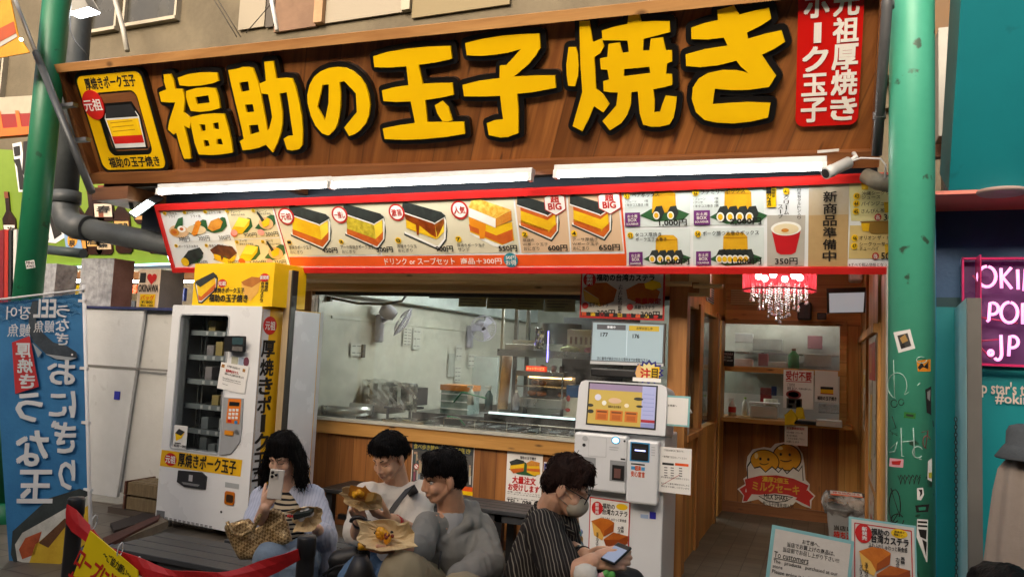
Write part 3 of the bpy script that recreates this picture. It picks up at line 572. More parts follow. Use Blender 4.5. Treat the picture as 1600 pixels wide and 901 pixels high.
for s, x0, y0, x1, y1, bd in (('ペアボックス', 102, 108, 256, 136, .015), ('・プレーン　　　1個', 62, 152, 192, 166, .01), ('・半タコス巻き 1個', 62, 172, 194, 188, .01), ('1,000円', 256, 262, 412, 300, .03), ('ファミリーボックス', 492, 88, 744, 118, .015), ('・プレーン　　　1個', 448, 138, 590, 152, .01), ('・アーサ　　　　1個', 448, 158, 590, 172, .01), ('・半タコス巻き 2個', 448, 178, 592, 194, .01), ('2,000円', 658, 254, 834, 292, .03),
  ('タコス厚焼き', 120, 336, 268, 360, .015), ('ポーク玉子太巻き', 122, 364, 298, 386, .015), ('1,000円', 268, 484, 426, 520, .03), ('ポーク勝つ太巻きボックス', 502, 326, 822, 352, .015), ('1,000円', 668, 482, 834, 518, .03), ('350円', 914, 480, 1040, 518, .025),
  ('沖縄シークヮ', 1405, 102, 1560, 124, .015), ('ジュース', 1405, 126, 1510, 146, .015), ('パインジュー', 1402, 160, 1560, 184, .015), ('さんぴん茶', 1402, 202, 1535, 226, .015), ('300', 1530, 232, 1600, 266, .02), ('オリオン ザ・ド', 1392, 354, 1562, 378, .015), ('シークヮーサー', 1392, 390, 1562, 414, .015), ('チューハイ', 1392, 416, 1500, 438, .015), ('500', 1515, 450, 1590, 488, .02), ('※すべて税込価格となって', 1330, 508, 1570, 528, .01)): T(mb, MN, s, *c8(x0, y0), *c8(x1, y1), c, .0105, bd)
TV(mb, MN, '新商品準備中', *c8(1186, 98), *c8(1262, 502), c, .0105, .02); TV(mb, MN, 'クリーム', *c8(962, 125), *c8(992, 236), c, .0105, .015); TV(mb, MN, 'スープ', *c8(930, 178), *c8(958, 258), c, .0105, .015); TV(mb, MN, '自家製クルトン入り', *c8(1040, 82), *c8(1060, 262), c, .0105, .01)
Q(mb, MN, p8((862, 68), (920, 64), (920, 192), (866, 195)), yel, .008); TV(mb, MN, '期間限定', *c8(896, 74), *c8(916, 136), c, .0105, .02); TV(mb, MN, '11月〜4月', *c8(868, 80), *c8(890, 186), c, .0105, .02)
wt = pm('#ece8e0', .5)
for s, x0, y0, x1, y1 in (('ドリンク or スープセット', 8, 448, 446, 492), ('商品＋300円', 482, 448, 738, 488)): T(mb, MN, s, *c7(x0, y0), *c7(x1, y1), wt, .0105, .015)
EL(mb, MN, *c7(795, 463), 11, 11.5, pm('#1f7f92', .5), .009); T(mb, MN, '50円', *c7(764, 435), *c7(826, 458), wt, .0105, .02); T(mb, MN, 'お得', *c7(764, 462), *c7(830, 494), wt, .0105, .02)
pur = pm('#6d2b74', .5)
for x, y, w, h in ((62, 225, 85, 78), (452, 212, 92, 82), (84, 448, 78, 74), (465, 444, 84, 78)):
    Q(mb, MN, p8((x, y), (x+w, y-2), (x+w, y+h-2), (x, y+h)), pur, .009); T(mb, MN, 'お土産', *c8(x+14, y+10), *c8(x+w-14, y+28), wt, .0105, .02); T(mb, MN, 'BOX', *c8(x+18, y+32), *c8(x+w-18, y+50), wt, .0105, .02); T(mb, MN, 'SOUVENIR', *c8(x+8, y+58), *c8(x+w-8, y+70), wt, .0105, .02)
for x, y, w in ((1497, 250, 20), (1483, 470, 20)): EL(mb, MN, *c8(x, y), 5.5, 5.5, redp, .009); T(mb, MN, '各', *c8(x-13, y-13), *c8(x+13, y+13), wt, .0105, .02)
for fx, x, y, s, k in ((c6, 832, 190, '元祖', 1), (c6, 1166, 180, '一推し', 1), (c7, 82, 165, '激旨', 1), (c7, 475, 150, '人気', 1.1)):
    EL(mb, MN, *fx(x, y), 12.5*k, 13.5*k, redp, .0082); EL(mb, MN, *fx(x, y), 9.8*k, 10.8*k, paper, .0095); T(mb, MN, s, *fx(x-32*k, y-20*k), *fx(x+32*k, y+22*k), redp, .0105, .03)
for x, y in ((1070, 108), (1410, 98)):
    flat(mb, MN, [(MN.uv(*c7(x, y))[0]+.093*math.sin(i*math.pi/3), MN.uv(*c7(x, y))[1]+.093*math.cos(i*math.pi/3)) for i in range(6)], redp, .0085); flat(mb, MN, [(MN.uv(*c7(x, y))[0]+.086*math.sin(i*math.pi/3), MN.uv(*c7(x, y))[1]+.086*math.cos(i*math.pi/3)) for i in range(6)], paper, .0095)
    T(mb, MN, '超', *c7(x-26, y-46), *c7(x+26, y-4), redp, .0105, .04); T(mb, MN, 'BIG', *c7(x-40, y), *c7(x+40, y+40), redp, .0105, .04)
for x, y in ((508, 292), (675, 290), (730, 475)): EL(mb, MN, *c6(x, y), 5, 5, pm('#e79a90', .5), .009)
mb.build('lettering', mn)
# ------------------------------------------------------------ shop front (timber)
FY = 5.9; PF = Pl((0, FY, 0))
def fz(px, py): return Yp(px, py, FY).z
zh1, zh0, zs, zs0 = fz(600, 425)+.3, fz(600, 456), .93, .80   # header top/bottom, glass bottom, sill band bottom
xl, xr = -4.47, -1.12
sf = thing('egg_shop', 'timber shop front with kitchen window, counter panel and open entrance corner', 'shop front', (-2.8, FY, 0))
mb = MB(); mb.box((-4.6, FY, zh0), (-.82, FY+.08, zh1), w_pine); mb.build('header', sf)
MB().tube([(-4.55, FY-.05, fz(600, 441)), (-.95, FY-.05, fz(600, 441))], .02, wood('#e8c890', '#d2a964', 'x', 3, .2, .4, 0), 12).build('rail', sf)
MB().box((-4.62, FY-.02, .78), (-4.47, FY+.1, zh0), w_post).build('jamb', sf, bevel=.004)
mb = MB(); mb.box((xl-.15, FY-.04, zs0), (-1.08, FY+.14, zs-.01), wood('#c59452', '#a87838', 'x', 3, 1.2, .4, 0)); mb.build('sill', sf, bevel=.006)
MB().box((xl-.15, FY-.055, zs-.01), (-1.08, FY+.05, zs+.012), pm('#c9c6b8', .35, .3)).build('sill_track', sf)
MB().box((xl-.15, FY, .08), (-1.08, FY+.08, zs0), w_panel).build('counter_panel', sf)
MB().box((xl-.15, FY-.02, 0), (-1.08, FY+.06, .08), w_dark).build('skirting', sf)
wn = MB(); wn.box((xl, FY+.03, zh0-.03), (xr, FY+.07, zh0), pm('#3a3a38', .5)); wo = wn.build('window', sf)
MB().box((xl, FY+.04, zs+.012), (xr, FY+.05, zh0-.03), glass((.93, .96, .94), .9, .02, 1.5, .08)).build('pane', wo)
# corner post and partition between kitchen and entrance (runs back)
PX = -1.06
mb = MB(); mb.box((-1.12, FY-.03, 0), (-.98, FY+.11, 2.62), w_post); mb.build('corner_post', sf, bevel=.004)
mb = MB(); mb.box((PX-.04, FY+.11, 0), (PX+.03, 8.0, 1.0), w_room); mb.box((PX-.04, FY+.11, 2.05), (PX+.03, 8.66, 2.62), w_room); mb.box((PX-.05, 8.35, 0), (PX+.03, 8.7, 2.1), w_room); mb.build('partition', sf)
mb = MB(); mb.box((PX-.05, 6.75, 0), (PX+.05, 6.95, 2.1), w_post); mb.box((PX-.05, 7.95, 0), (PX+.05, 8.06, 2.1), w_post); mb.build('partition_post', sf, bevel=.004)
mb = MB(); mb.box((PX-.06, 6.01, .98), (PX+.09, 6.75, 1.03), w_post); mb.build('ledge', sf, bevel=.004)
MB().box((PX-.005, 6.01, 1.03), (PX+.005, 6.75, 2.05), glass((.9, .93, .92), 1.0, .03, 1.6, .06)).build('side_pane', sf)
MB().box((PX-.01, 6.95, 1.03), (PX+.002, 7.95, 2.05), glass((.9, .93, .92), .9, .03, 1.5, .05)).build('side_pane', sf)
MB().box((PX-.9, 8.06, 0), (PX-.85, 8.36, 2.1), pm('#2a221b', .7)).build('doorway_shade', sf)  # dark sheet behind the door opening, its shade put into the colour
mb = MB(); mb.box((-.985, 5.88, 2.12), (-.9, 5.9, 2.2), w_post); mb.tube([(-.94, 5.86, 2.17), (-.72, 5.86, 2.17)], .018, wood('#e8c890', '#d2a964', 'x', 3, .2, .4, 0), 10); mb.build('rail_bracket', sf)
# entrance room
BY = 8.7; PB = Pl((0, BY, 0)); bz = lambda x, y: Yp(x, y, BY)
rm = thing('milkshake_corner', 'small knotty pine room with a serving hatch behind the open entrance', 'room', (-.4, 8.0, 0))
hx0, hx1 = bz(1130, 560).x, bz(1312, 560).x; hz1, hz0, cz = bz(1220, 507).z, bz(1220, 655).z, bz(1220, 662).z
mb = MB(); mb.box((-1.2, BY, hz1), (.45, BY+.1, 2.7), w_roomx); mb.box((-1.2, BY, 0), (hx0, BY+.1, hz1), w_room); mb.box((hx1, BY, 0), (.45, BY+.1, hz1), w_room); mb.box((hx0, BY, .0), (hx1, BY+.1, hz0-.04), w_panel); mb.build('back_wall', rm)
mb = MB(); 
for a in ((hx0-.07, BY-.03, hz0-.02, hx0, hz1+.06), (hx1, BY-.03, hz0-.02, hx1+.07, hz1+.06), (hx0, BY-.03, hz1, hx1, hz1+.06)): mb.box((a[0], a[1], a[2]), (a[3], BY+.02, a[4]), w_roomx)
zm = bz(1200, 578).z; mb.box((hx0, BY-.02, zm-.03), (hx1, BY+.05, zm+.03), w_roomx); mb.build('hatch_frame', rm)
MB().box((hx0, BY+.02, zm+.03), (hx1, BY+.03, hz1), glass((.93, .95, .95), 1.0, .02, 1.5, .1)).build('pane', rm)
MB().box((hx0, BY+.035, hz0+.25), (hx0+.8, BY+.045, zm-.03), glass((.8, .86, .84), .9, .03, 1.45, .1)).build('pane', rm)
MB().box((hx0-.1, BY-.16, hz0-.05), (hx1+.12, BY+.3, hz0-.005), w_roomx).build('counter', rm, bevel=.005)
mb = MB(); mb.box((.33, 5.85, 0), (.42, BY, 2.7), w_room); mb.build('side_wall', rm)
mb = MB(); mb.box((.30, 5.85, 1.86), (.33, BY, 1.92), w_roomx); mb.box((.31, 7.1, 0), (.335, 7.18, 2.6), w_post); mb.build('wall_batten', rm)
MB().box((-1.3, FY, 2.66), (.5, 9.5, 2.72), wood('#9b6a36', '#7c4f24', 'y', .12, .6, .5, .6)).build('ceiling', rm)
mb = MB(); mb.box((-1.02, BY-.02, 0), (.33, BY, .12), w_dark); mb.build('skirting', rm)
mb = MB(); mb.tube([(.02, 8.2, 2.66), (.0, 8.25, 2.5), (-.05, 8.35, 2.36), (-.02, 8.5, 2.25)], .001, w_post, 6)
MB().box((hx0-.4, 9.6, 0), (hx1+.5, 9.65, 2.7), wall_k).build('inner_wall', rm)
# aluminium upright between entrance and column
au = thing('aluminium_post', 'pale aluminium upright between the entrance and the sticker covered column', 'post', (.36, 5.3, 0))
mb = MB(); mb.box((.345, 5.25, 0), (.395, 5.33, 2.25), pm('#b4b1a6', .5, .3)); mb.build('upright', au, bevel=.004); MB().box((.35, 5.33, 0), (.39, 5.86, 2.25), w_room).build('return_panel', au)
# ------------------------------------------------------------ kitchen shell
kt = thing('kitchen', 'pale walled kitchen seen through the long shop window', 'kitchen', (-2.8, 8, 0))
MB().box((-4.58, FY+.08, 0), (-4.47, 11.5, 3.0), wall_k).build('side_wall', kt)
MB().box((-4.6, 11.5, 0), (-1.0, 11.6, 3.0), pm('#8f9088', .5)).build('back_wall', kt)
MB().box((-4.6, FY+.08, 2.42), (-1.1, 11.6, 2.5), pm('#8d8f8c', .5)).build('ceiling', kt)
mb = MB(); mb.box((-4.47, FY+.1, 2.1), (-4.3, 11.5, 2.42), pm('#c6cfd0', .4)); mb.build('duct', kt)
mb = MB(); mb.box((-4.47, 6.2, 1.86), (-4.455, 11.4, 1.885), pm('#d2d2c6', .4)); mb.build('wall_trim', kt)
mb = MB(); mb.box((-4.4, FY+.1, .0), (-1.15, 6.6, .84), steel_d); mb.build('counter_base', kt)
MB().box((-4.45, FY+.09, .84), (-1.12, 6.68, .88), steel).build('counter_top', kt, bevel=.004)
mb = MB(); mb.box((-3.1, 8.9, 0), (-1.15, 9.6, .88), steel_d); mb.build('back_counter', kt)
def strip(name, a, b, label, st=95):
    t = thing('kitchen_light', label, 'light', ((a[0]+b[0])/2, (a[1]+b[1])/2, a[2]), 'kitchen ceiling lights')
    MB().bar(Vector(a)+Vector((0, 0, .05)), Vector(b)+Vector((0, 0, .05)), .12, .05, white).build('housing', t); MB().tube([a, b], .02, emit((.98, 1, .93), st), 8).build('tube', t)
strip('k', (-3.6, 7.4, 2.35), (-2.4, 7.4, 2.35), 'white ceiling tube light over the fryer side of the kitchen'); strip('k', (-3.4, 9.0, 2.35), (-2.2, 9.0, 2.35), 'white ceiling tube light deep inside the kitchen')
strip('k', (-.85, 9.25, 2.3), (.05, 9.25, 2.3), 'white ceiling tube light behind the serving hatch', 9)
# ------------------------------------------------------------ right hand teal shop
tealf = mott('#0f8791', '#0d7a84', .8, .5, 0, .3, .7, .05, 40, None, ('#0a5e66', 3, .4)); tealw = mott('#119298', '#0e838a', .8, .4, 0, .3, .7, .05); teald = mott('#3a6490', '#305680', 1, .5); salm = pm('#ea8472', .5)
ts = thing('teal_shop', 'teal painted shop front with a salmon soffit right of the column', 'shop front', (2, 6, 0))
f0, f1 = Yp(1482, 298, 4.8), Yp(1510, 0, 4.35)
FA = Pl((f0.x, 4.8, f0.z), (1, 0, 0), Vector((0, 4.35-4.8, f1.z-f0.z)))
mb = MB(); prism(mb, FA, [(0, 0), (4, 0), (4, 2.2), (0, 2.2)], tealf, -.4, 0); mb.build('fascia', ts)
mb = MB(); mb.box((.5, 4.8, f0.z-.0), (5, 5.4, f0.z-.02), salm); mb.build('soffit', ts)
mb = MB(); mb.box((.5, 5.32, 2.05), (5, 5.42, f0.z-.02), teald); mb.build('upper_wall', ts)
mb = MB(); mb.box((.5, 5.3, 0), (5, 5.42, 2.0), tealw); mb.box((.5, 5.31, 2.0), (5, 5.42, 2.06), pm('#0a3f47', .5)); mb.build('lower_wall', ts)
mb = MB(); mb.box((.47, 5.12, 0), (.6, 5.4, f0.z), pm('#0d7fae', .4)); mb.build('side_pier', ts)
dl = MB(); c_ = onc = None
c_ = Zp(1565, 302, f0.z-.03); MB().lathe((c_.x, c_.y, f0.z-.035), [(.0, 0), (.11, 0), (.12, .01), (.12, .02)], pm('#d6b9b0', .4), 24).build('downlight', ts)
# clutter between pole and fascia
mb = MB(); p_ = Pl((0, 6.9, 0)); RC(mb, p_, 1460, 62, 1487, 225, pm('#a9a69a', .5), 0, .25); mb.build('meter_box', ts, bevel=.01)
mb = MB(); RC(mb, p_, 1457, 150, 1478, 240, w_dark, -.2, .1); RC(mb, p_, 1478, 120, 1500, 310, blackm, -.3, .15); mb.build('back_panel', ts)
# display board on the teal shop, with chain
db = thing('display_board', 'pale teal scratched board with a grey edge standing beside the neon sign', 'board', (.7, 5.0, 0))
a, b = Xp(1509, 466, .72), Xp(1478, 494, .72)
mb = MB(); mb.slab([(.72, a.y, 0), (.72, b.y, 0), (.72, b.y, b.z), (.72, a.y, a.z)], Vector((.03, 0, 0)), mott('#a5d3d8', '#b4dde0', 4, .3, 0, .4, .6, .05)); mb.build('face', db)
MB().slab([(.722, a.y-.002, 0), (.79, a.y-.002, 0), (.79, a.y-.002, a.z), (.722, a.y-.002, a.z)], Vector((0, -.03, 0)), pm('#6e6b66', .5)).build('edge_strip', db)
ch = MB(); q0 = Xp(1497, 655, .71); 
for i in range(46):
    z = q0.z - i*.022; u = Vector((0, 1, 0)) if i % 2 else Vector((1, .3, 0)).normalized()
    pts = [Vector((q0.x-.012, q0.y, z)) + u*(.007*math.cos(t)) + Vector((0, 0, .014*math.sin(t))) for t in [j*math.pi/4 for j in range(9)]]; ch.tube(pts, .0025, pm('#4a4a48', .35, .9), 4, False)
ch.build('chain', None, q0, 'dark steel chain hanging down the pale teal board', 'chain')
# neon sign
NY = 5.22; PN = Pl((0, NY, 0)); ns = thing('neon_sign', 'pink neon lettering in a clear acrylic box on the teal wall', 'neon sign', PN.px(1560, 500))
neon = emit((1, .28, .6), 1.2); u0, v0 = PN.uv(1502, 572); u1, v1 = PN.uv(1526, 402)
mb = MB(); acr = pm('#d43a72', .15, 0, .1)
for (x0, y0, x1, y1) in ((1502, 403, 1720, 406), (1502, 570, 1720, 574), (1502, 403, 1505, 574), (1524, 403, 1526, 574)): RC(mb, PN, x0, y0, x1, y1, acr, 0, .04 if x0 == 1502 else .16)
mb.build('acrylic_edge', ns); mb = MB(); RC(mb, PN, 1503, 404, 1720, 572, pm('#5c3a68', .3, 0, .1), -.04, .01); mb.build('back_panel', ns)
def nstroke(mb, pts, r=.0085, d=.07):
    P = [PN.px(x, y, d) for x, y in pts]; mb.tube(P, r, neon, 8)
def arc(cx, cy, rx, ry, t0, t1, n=18): return [(cx+rx*math.cos(R_(t0+(t1-t0)*i/n)), cy+ry*math.sin(R_(t0+(t1-t0)*i/n))) for i in range(n+1)]
NE = {'O1': [arc(1542, 432, 14, 16, -80, 270)], 'K': [[(1564, 419), (1565, 450)], [(1580, 418), (1567, 433), (1581, 451)]], 'I': [[(1590, 421), (1591, 452)]], 'N': [[(1600, 454), (1600, 422), (1618, 455), (1618, 422)]],
 'P1': [[(1542, 502), (1545, 500), (1547, 473)] + arc(1551, 482, 9, 9, -90, 90, 8) + [(1547, 491)]], 'O2': [arc(1577, 488, 13, 16, -80, 270)], 'P2': [[(1598, 506), (1598, 474)] + arc(1602, 484, 9, 9, -90, 90, 8)],
 'J': [[(1564, 523), (1565, 552)] + arc(1559, 553, 6, 9, 0, 140, 6)], 'P3': [[(1576, 556), (1578, 525)] + arc(1582, 534, 9, 9, -90, 90, 8) + [(1578, 543)]], 'dot': [arc(1548, 551, 3.5, 4, 0, 360, 10)]}
for k, ss in NE.items():
    mb = MB(); [nstroke(mb, q) for q in ss]; mb.build('neon_tube', ns)
mb = MB()
for x0, y0, x1, y1 in ((1520, 430, 1535, 448), (1527, 495, 1590, 505), (1526, 533, 1560, 530), (1526, 535, 1548, 560)): mb.tube([PN.px(x0, y0, .04), PN.px(x1, y1, .04)], .006, pm('#a83a60', .4), 6)
mb.build('wiring', ns)
mb = MB(); PT = Pl((0, 5.29, 0)); ct = pm('#d9cfc4', .5)
T(mb, PT, "p star's trip", 1534, 597, 1622, 622, ct, .006, .02, shear=0); T(mb, PT, 'o', 1524, 600, 1533, 615, ct, .006, .02); T(mb, PT, '#okinawa', 1555, 616, 1646, 633, ct, .006, .02)
mb.build('wall_lettering', None, PT.px(1580, 615), 'cream raised lettering on the teal wall under the neon sign', 'lettering')
# ------------------------------------------------------------ left hand liquor shop
LY = 6.9; PL_ = Pl((0, LY, 0)); ls = thing('liquor_shop_sign', 'lime green sign board painted with brown liquor bottles and big brush letters', 'sign', PL_.px(150, 420))
lime = mott('#64801c', '#7d962c', .8, .4, 0, .3, .7, .02); mb = MB()
prism(mb, PL_, [PL_.uv(-250, 420), PL_.uv(268, 412), PL_.uv(300, 255), PL_.uv(-250, 215)], lime, -.1, 0); mb.build('board', ls)
mb = MB(); prism(mb, PL_, [PL_.uv(-250, 225), PL_.uv(130, 202), PL_.uv(120, 175), PL_.uv(-250, 190)], pm('#8c1d14', .6), -.05, .03)
prism(mb, PL_, [PL_.uv(-250, 235), PL_.uv(130, 205), PL_.uv(130, 193), PL_.uv(-250, 222)], pm('#d8661a', .6), -.05, .05)
for x in (4, 33, 95, 125): Q(mb, PL_, [(x, 210), (x+6, 210), (x, 174), (x-6, 174)], pm('#d8661a', .6), .034)
mb.build('awning_trim', ls)
mb = MB(); prism(mb, PL_, [PL_.uv(-250, 192), PL_.uv(120, 176), PL_.uv(120, 146), PL_.uv(-250, 168)], pm('#a89f8a', .6), -.05, .02); mb.build('white_band', ls)
bot = mott('#3a2014', '#24130c', 3, .25); 
def bottle(x, ytop, ybot, w, lab, lc='#c9b58a'):
    mb = MB(); lean = -.09; X = lambda y: x + (y-ytop)*-lean
    n = w*.3; pts = [(X(ytop)-n, ytop), (X(ytop)+n, ytop), (X(ytop+(ybot-ytop)*.3)+n, ytop+(ybot-ytop)*.3), (X(ytop+(ybot-ytop)*.42)+w, ytop+(ybot-ytop)*.42), (X(ybot-4)+w, ybot-5), (X(ybot)+w*.7, ybot), (X(ybot)-w*.7, ybot), (X(ybot-4)-w, ybot-5), (X(ytop+(ybot-ytop)*.42)-w, ytop+(ybot-ytop)*.42), (X(ytop+(ybot-ytop)*.3)-n, ytop+(ybot-ytop)*.3)]
    prism(mb, PL_, [PL_.uv(*p) for p in pts], bot, 0, .02)
    y0, y1 = ytop+(ybot-ytop)*.52, ytop+(ybot-ytop)*.88; Q(mb, PL_, [(X(y0)-w*.85, y0), (X(y0)+w*.85, y0), (X(y1)+w*.85, y1), (X(y1)-w*.85, y1)], pm(lc, .5), .024)
    if len(lab) > 1: TV(mb, PL_, lab, X(y0)-w*.5+1, y0+2, X(y0)+w*.5+3, y1-2, ink, .028, .03)
    else: T(mb, PL_, lab, X(y0)-w*.6+1, y0+3, X(y0)+w*.6+3, y0+(y1-y0)*.7, ink, .028, .03)
    Q(mb, PL_, [(X(ytop)-n, ytop), (X(ytop)+n, ytop), (X(ytop+10)+n, ytop+10), (X(ytop+10)-n, ytop+10)], pm('#7a3b1e', .5), .026)
    mb.build('painted_bottle', ls)
bottle(118, 288, 402, 12, '瑞泉', '#c98f3a'); bottle(141, 292, 398, 12, '古酒', '#c9a15a'); bottle(160, 290, 346, 16, '春', '#d8c6b0'); bottle(187, 292, 396, 13, '残波', '#caa05a'); bottle(222, 296, 350, 15, '古', '#c9935a'); bottle(238, 298, 396, 14, '久', '#c96a3a'); bottle(12, 300, 400, 10, '泡盛', '#d9d3c6'); bottle(160, 330, 398, 13, '八重泉', '#c9b08a')
mb = MB(); Q(mb, PL_, [(20, 225), (34, 222), (46, 300), (30, 300)], white, .008); Q(mb, PL_, [(22, 230), (32, 228), (33, 243), (24, 245)], ink, .012); Q(mb, PL_, [(22, 250), (32, 248), (42, 296), (32, 297), (28, 262)], ink, .012)
Q(mb, PL_, [(38, 222), (46, 220), (42, 280), (36, 270)], ink, .013); Q(mb, PL_, [(70, 322), (96, 335), (104, 370), (88, 380), (66, 378)], white, .008); Q(mb, PL_, [(72, 330), (86, 334), (98, 366), (86, 374), (80, 350)], ink, .012); Q(mb, PL_, [(66, 350), (76, 360), (78, 374), (66, 374)], ink, .013)
Q(mb, PL_, [(102, 358), (125, 355), (133, 392), (108, 400)], pm('#7fa0c4', .5), .03); EL(mb, PL_, 117, 374, 8, 13, pm('#d99a2a', .5), .033); TV(mb, PL_, '瑞泉', 112, 363, 122, 386, ink, .036, .03)
mb.build('brush_lettering', ls)
for nm, (a, b), cc in (('bottom', ((60, 419), (268, 412)), (.45, .8, 1)), ('left', ((-200, 423), (58, 419.5)), (.3, 1, .45))): MB().tube([PL_.px(*a, .06), PL_.px(*b, .06)], .012, emit(cc, 3.0), 8).build('led_strip', ls)
MB().tube([PL_.px(237, 305, .06), PL_.px(258, 365, .06)], .013, emit((.5, .6, 1), 3.0), 8).build('led_strip', ls); MB().tube([PL_.px(262, 395, .06), PL_.px(269, 411, .06)], .02, emit((.5, .6, 1), 3.0), 8).build('led_strip', ls)
li = thing('liquor_shop', 'dim liquor shop interior behind the white panelled rack', 'shop front', PL_.px(150, 470))
mb = MB(); zl_ = Yp(150, 424, LY-.05).z; mb.box((-14, LY-.05, zl_-.09), (-5.6, LY+.1, zl_), wood('#a8794a', '#8a5c34', 'x', 3, .3, .5, 0)); mb.build('lintel', li)
MB().box((-14, 8.6, 0), (-4.6, 8.7, 2.6), mott('#8d7a5a', '#5d5040', 2, .7)).build('back_wall', li)
MB().box((-14, 7.0, zl_+.02), (-4.6, 8.7, zl_+.06), pm('#b9b09c', .6)).build('ceiling', li)
for (a, b, c, d, m_) in ((75, 446, 130, 480, yel), (140, 455, 176, 470, pm('#c8a24a', .5)), (170, 462, 205, 484, pm('#d9c9a0', .5)), (190, 470, 215, 484, dark), (276, 450, 292, 470, pm('#1c2c6a', .5)), (205, 445, 218, 458, org)):
    q = Pl((0, 8.2, 0)); mb = MB(); RC(mb, q, a, b, c, d, m_, 0, .05); mb.build('goods_display', li)
lt = thing('shop_tube_light', 'bright tube light above the goods of the liquor shop', 'light', PL_.px(180, 440)); a, b = Yp(60, 437, 7.3), Yp(300, 437, 7.3)
MB().tube([a, b], .035, emit((1, .96, .88), 40), 10).build('tube', lt); MB().bar(a+Vector((0, 0, .05)), b+Vector((0, 0, .05)), .14, .04, white).build('housing', lt)
# hanging mesh grid, left red hangings
mb = MB(); q = Pl((0, 6.4, 0))
for i in range(7): mb.tube([q.px(178+i*4, 452), q.px(177+i*4, 484)], .003, steel, 5)
for i in range(6): mb.tube([q.px(178, 454+i*6), q.px(203, 454+i*6)], .003, steel, 5)
mb.build('wire_grid', None, q.px(190, 484), 'small wire display grid between the two cartons', 'grid')
rg = MB(); q = Pl((0, 5.9, 0))
for i, (x, m_) in enumerate(((3, '#7a1420'), (10, '#b0281c'), (17, '#2a2a2c'), (22, '#d8d4cc'))): 
    rg.slab([q.px(x-4, 360), q.px(x+4, 358), q.px(x+3, 520), q.px(x-5, 520)], Vector((0, .03, 0)), pm(m_, .8))
rg.build('hanging_clothes', None, q.px(10, 520), 'dark red and white clothes hanging left of the green column', 'clothes')
# ------------------------------------------------------------ kitchen equipment
clear = glass((.95, .97, .96), 1.0, .05, 1.5, .12); lilac = pm('#c4bfce', .4); cream = pm('#d9d3bd', .5); black = blackm
def wall_fan(px, py, y, aim, label):
    p = Xp(px, py, -4.455); t = thing('wall_fan', label, 'fan', p, 'wall fans in the kitchen')
    MB().box((p.x, p.y-.05, p.z-.2), (p.x+.07, p.y+.05, p.z+.1), lilac).build('wall_mount', t, bevel=.02)
    h = p + Vector((.2, 0, .09)); MB().tube([p+Vector((.05, 0, .02)), h], .022, lilac, 8).build('arm', t)
    aim = Vector(aim).normalized(); mb = MB(); mb.lathe(h-aim*.1, [(.0, -.06), (.06, -.05), (.08, 0), (.07, .08), (.05, .12)], lilac, 16, aim); mb.build('motor', t)
    c = h + aim*.12; a, b = frame_axes(aim); mb = MB(); R = .17
    ring = lambda r, o: [c + aim*o + a*(r*math.cos(q)) + b*(r*math.sin(q)) for q in [2*math.pi*i/28 for i in range(29)]]
    mb.tube(ring(R, 0), .007, lilac, 6, False); mb.tube(ring(R*.55, .035), .003, lilac, 5, False); mb.tube(ring(.04, .045), .008, lilac, 5, False)
    for i in range(26):
        q = 2*math.pi*i/26; d = a*math.cos(q)+b*math.sin(q); mb.tube([c+d*R, c+d*R*.6+aim*.035, c+d*.03+aim*.045], .0022, lilac, 4, False); mb.tube([c+d*R, c+d*R*.6-aim*.04, c+d*.05-aim*.05], .0022, lilac, 4, False)
    mb.build('guard', t); mb = MB()
    for i in range(3):
        q = 2*math.pi*i/3; d = a*math.cos(q)+b*math.sin(q); e = aim.cross(d); mb.slab([c+d*.02-e*.02, c+d*.15-e*.06+aim*.01, c+d*.15+e*.05-aim*.01, c+d*.03+e*.03], aim*.004, pm('#b5b0c4', .3, 0))
    mb.build('blades', t)
wall_fan(589, 505, 0, (.75, .4, -.5), 'lilac wall fan nearest the window seen edge on, left in the kitchen'); wall_fan(731, 520, 0, (.55, -.75, -.2), 'lilac wall fan deeper in the kitchen facing the window')
# cable on the ceiling edge
mb = MB(); mb.tube([Yp(520, 466, 6.15), Yp(560, 474, 6.2), Yp(600, 475, 6.3), Yp(628, 470, 6.4), Yp(636, 460, 6.45)], .012, black, 8); mb.bar(Yp(492, 464, 6.12), Yp(518, 467, 6.14), .05, .05, black); mb.build('power_cable', None, Yp(560, 474, 6.2), 'black cable and socket hanging along the top of the kitchen window', 'cable')
CT = .88
def onct(px, py): return Zp(px, py, CT)
p = Yp(541, 640, 6.38); t = thing('steel_pan', 'wide shallow round steel pan on the left end of the kitchen counter', 'pan', (p.x, p.y, .93))
MB().lathe((p.x, p.y, .935), [(.0, .005), (.25, .005), (.255, .085), (.27, .09), (.265, 0), (.24, -.003), (0, -.003)], steel, 40).build('bowl', t)
MB().box((p.x-.27, p.y-.2, CT), (p.x+.12, p.y+.2, .932), steel).build('warmer_box', t, bevel=.005)
mb = MB(); mb.box((-3.8, 6.15, CT+.001), (-3.35, 6.45, CT+.008), steel)
for a in ((-3.8, 6.15, -3.35, 6.158), (-3.8, 6.442, -3.35, 6.45), (-3.8, 6.15, -3.792, 6.45), (-3.358, 6.15, -3.35, 6.45)): mb.box((a[0], a[1], CT+.003), (a[2], a[3], CT+.06), steel)
mb.build('steel_tray', None, (-3.6, 6.3, CT), 'rectangular steel tray on the counter beside the round pan', 'tray')
MB().ball((-3.62, 6.3, CT+.03), (.06, .05, .03), mott('#7c6f45', '#5d5230', 10)).build('tray_food', None, (-3.62, 6.3, CT), 'small brown lump of food lying in the steel tray', 'food')
def whisk(): pass
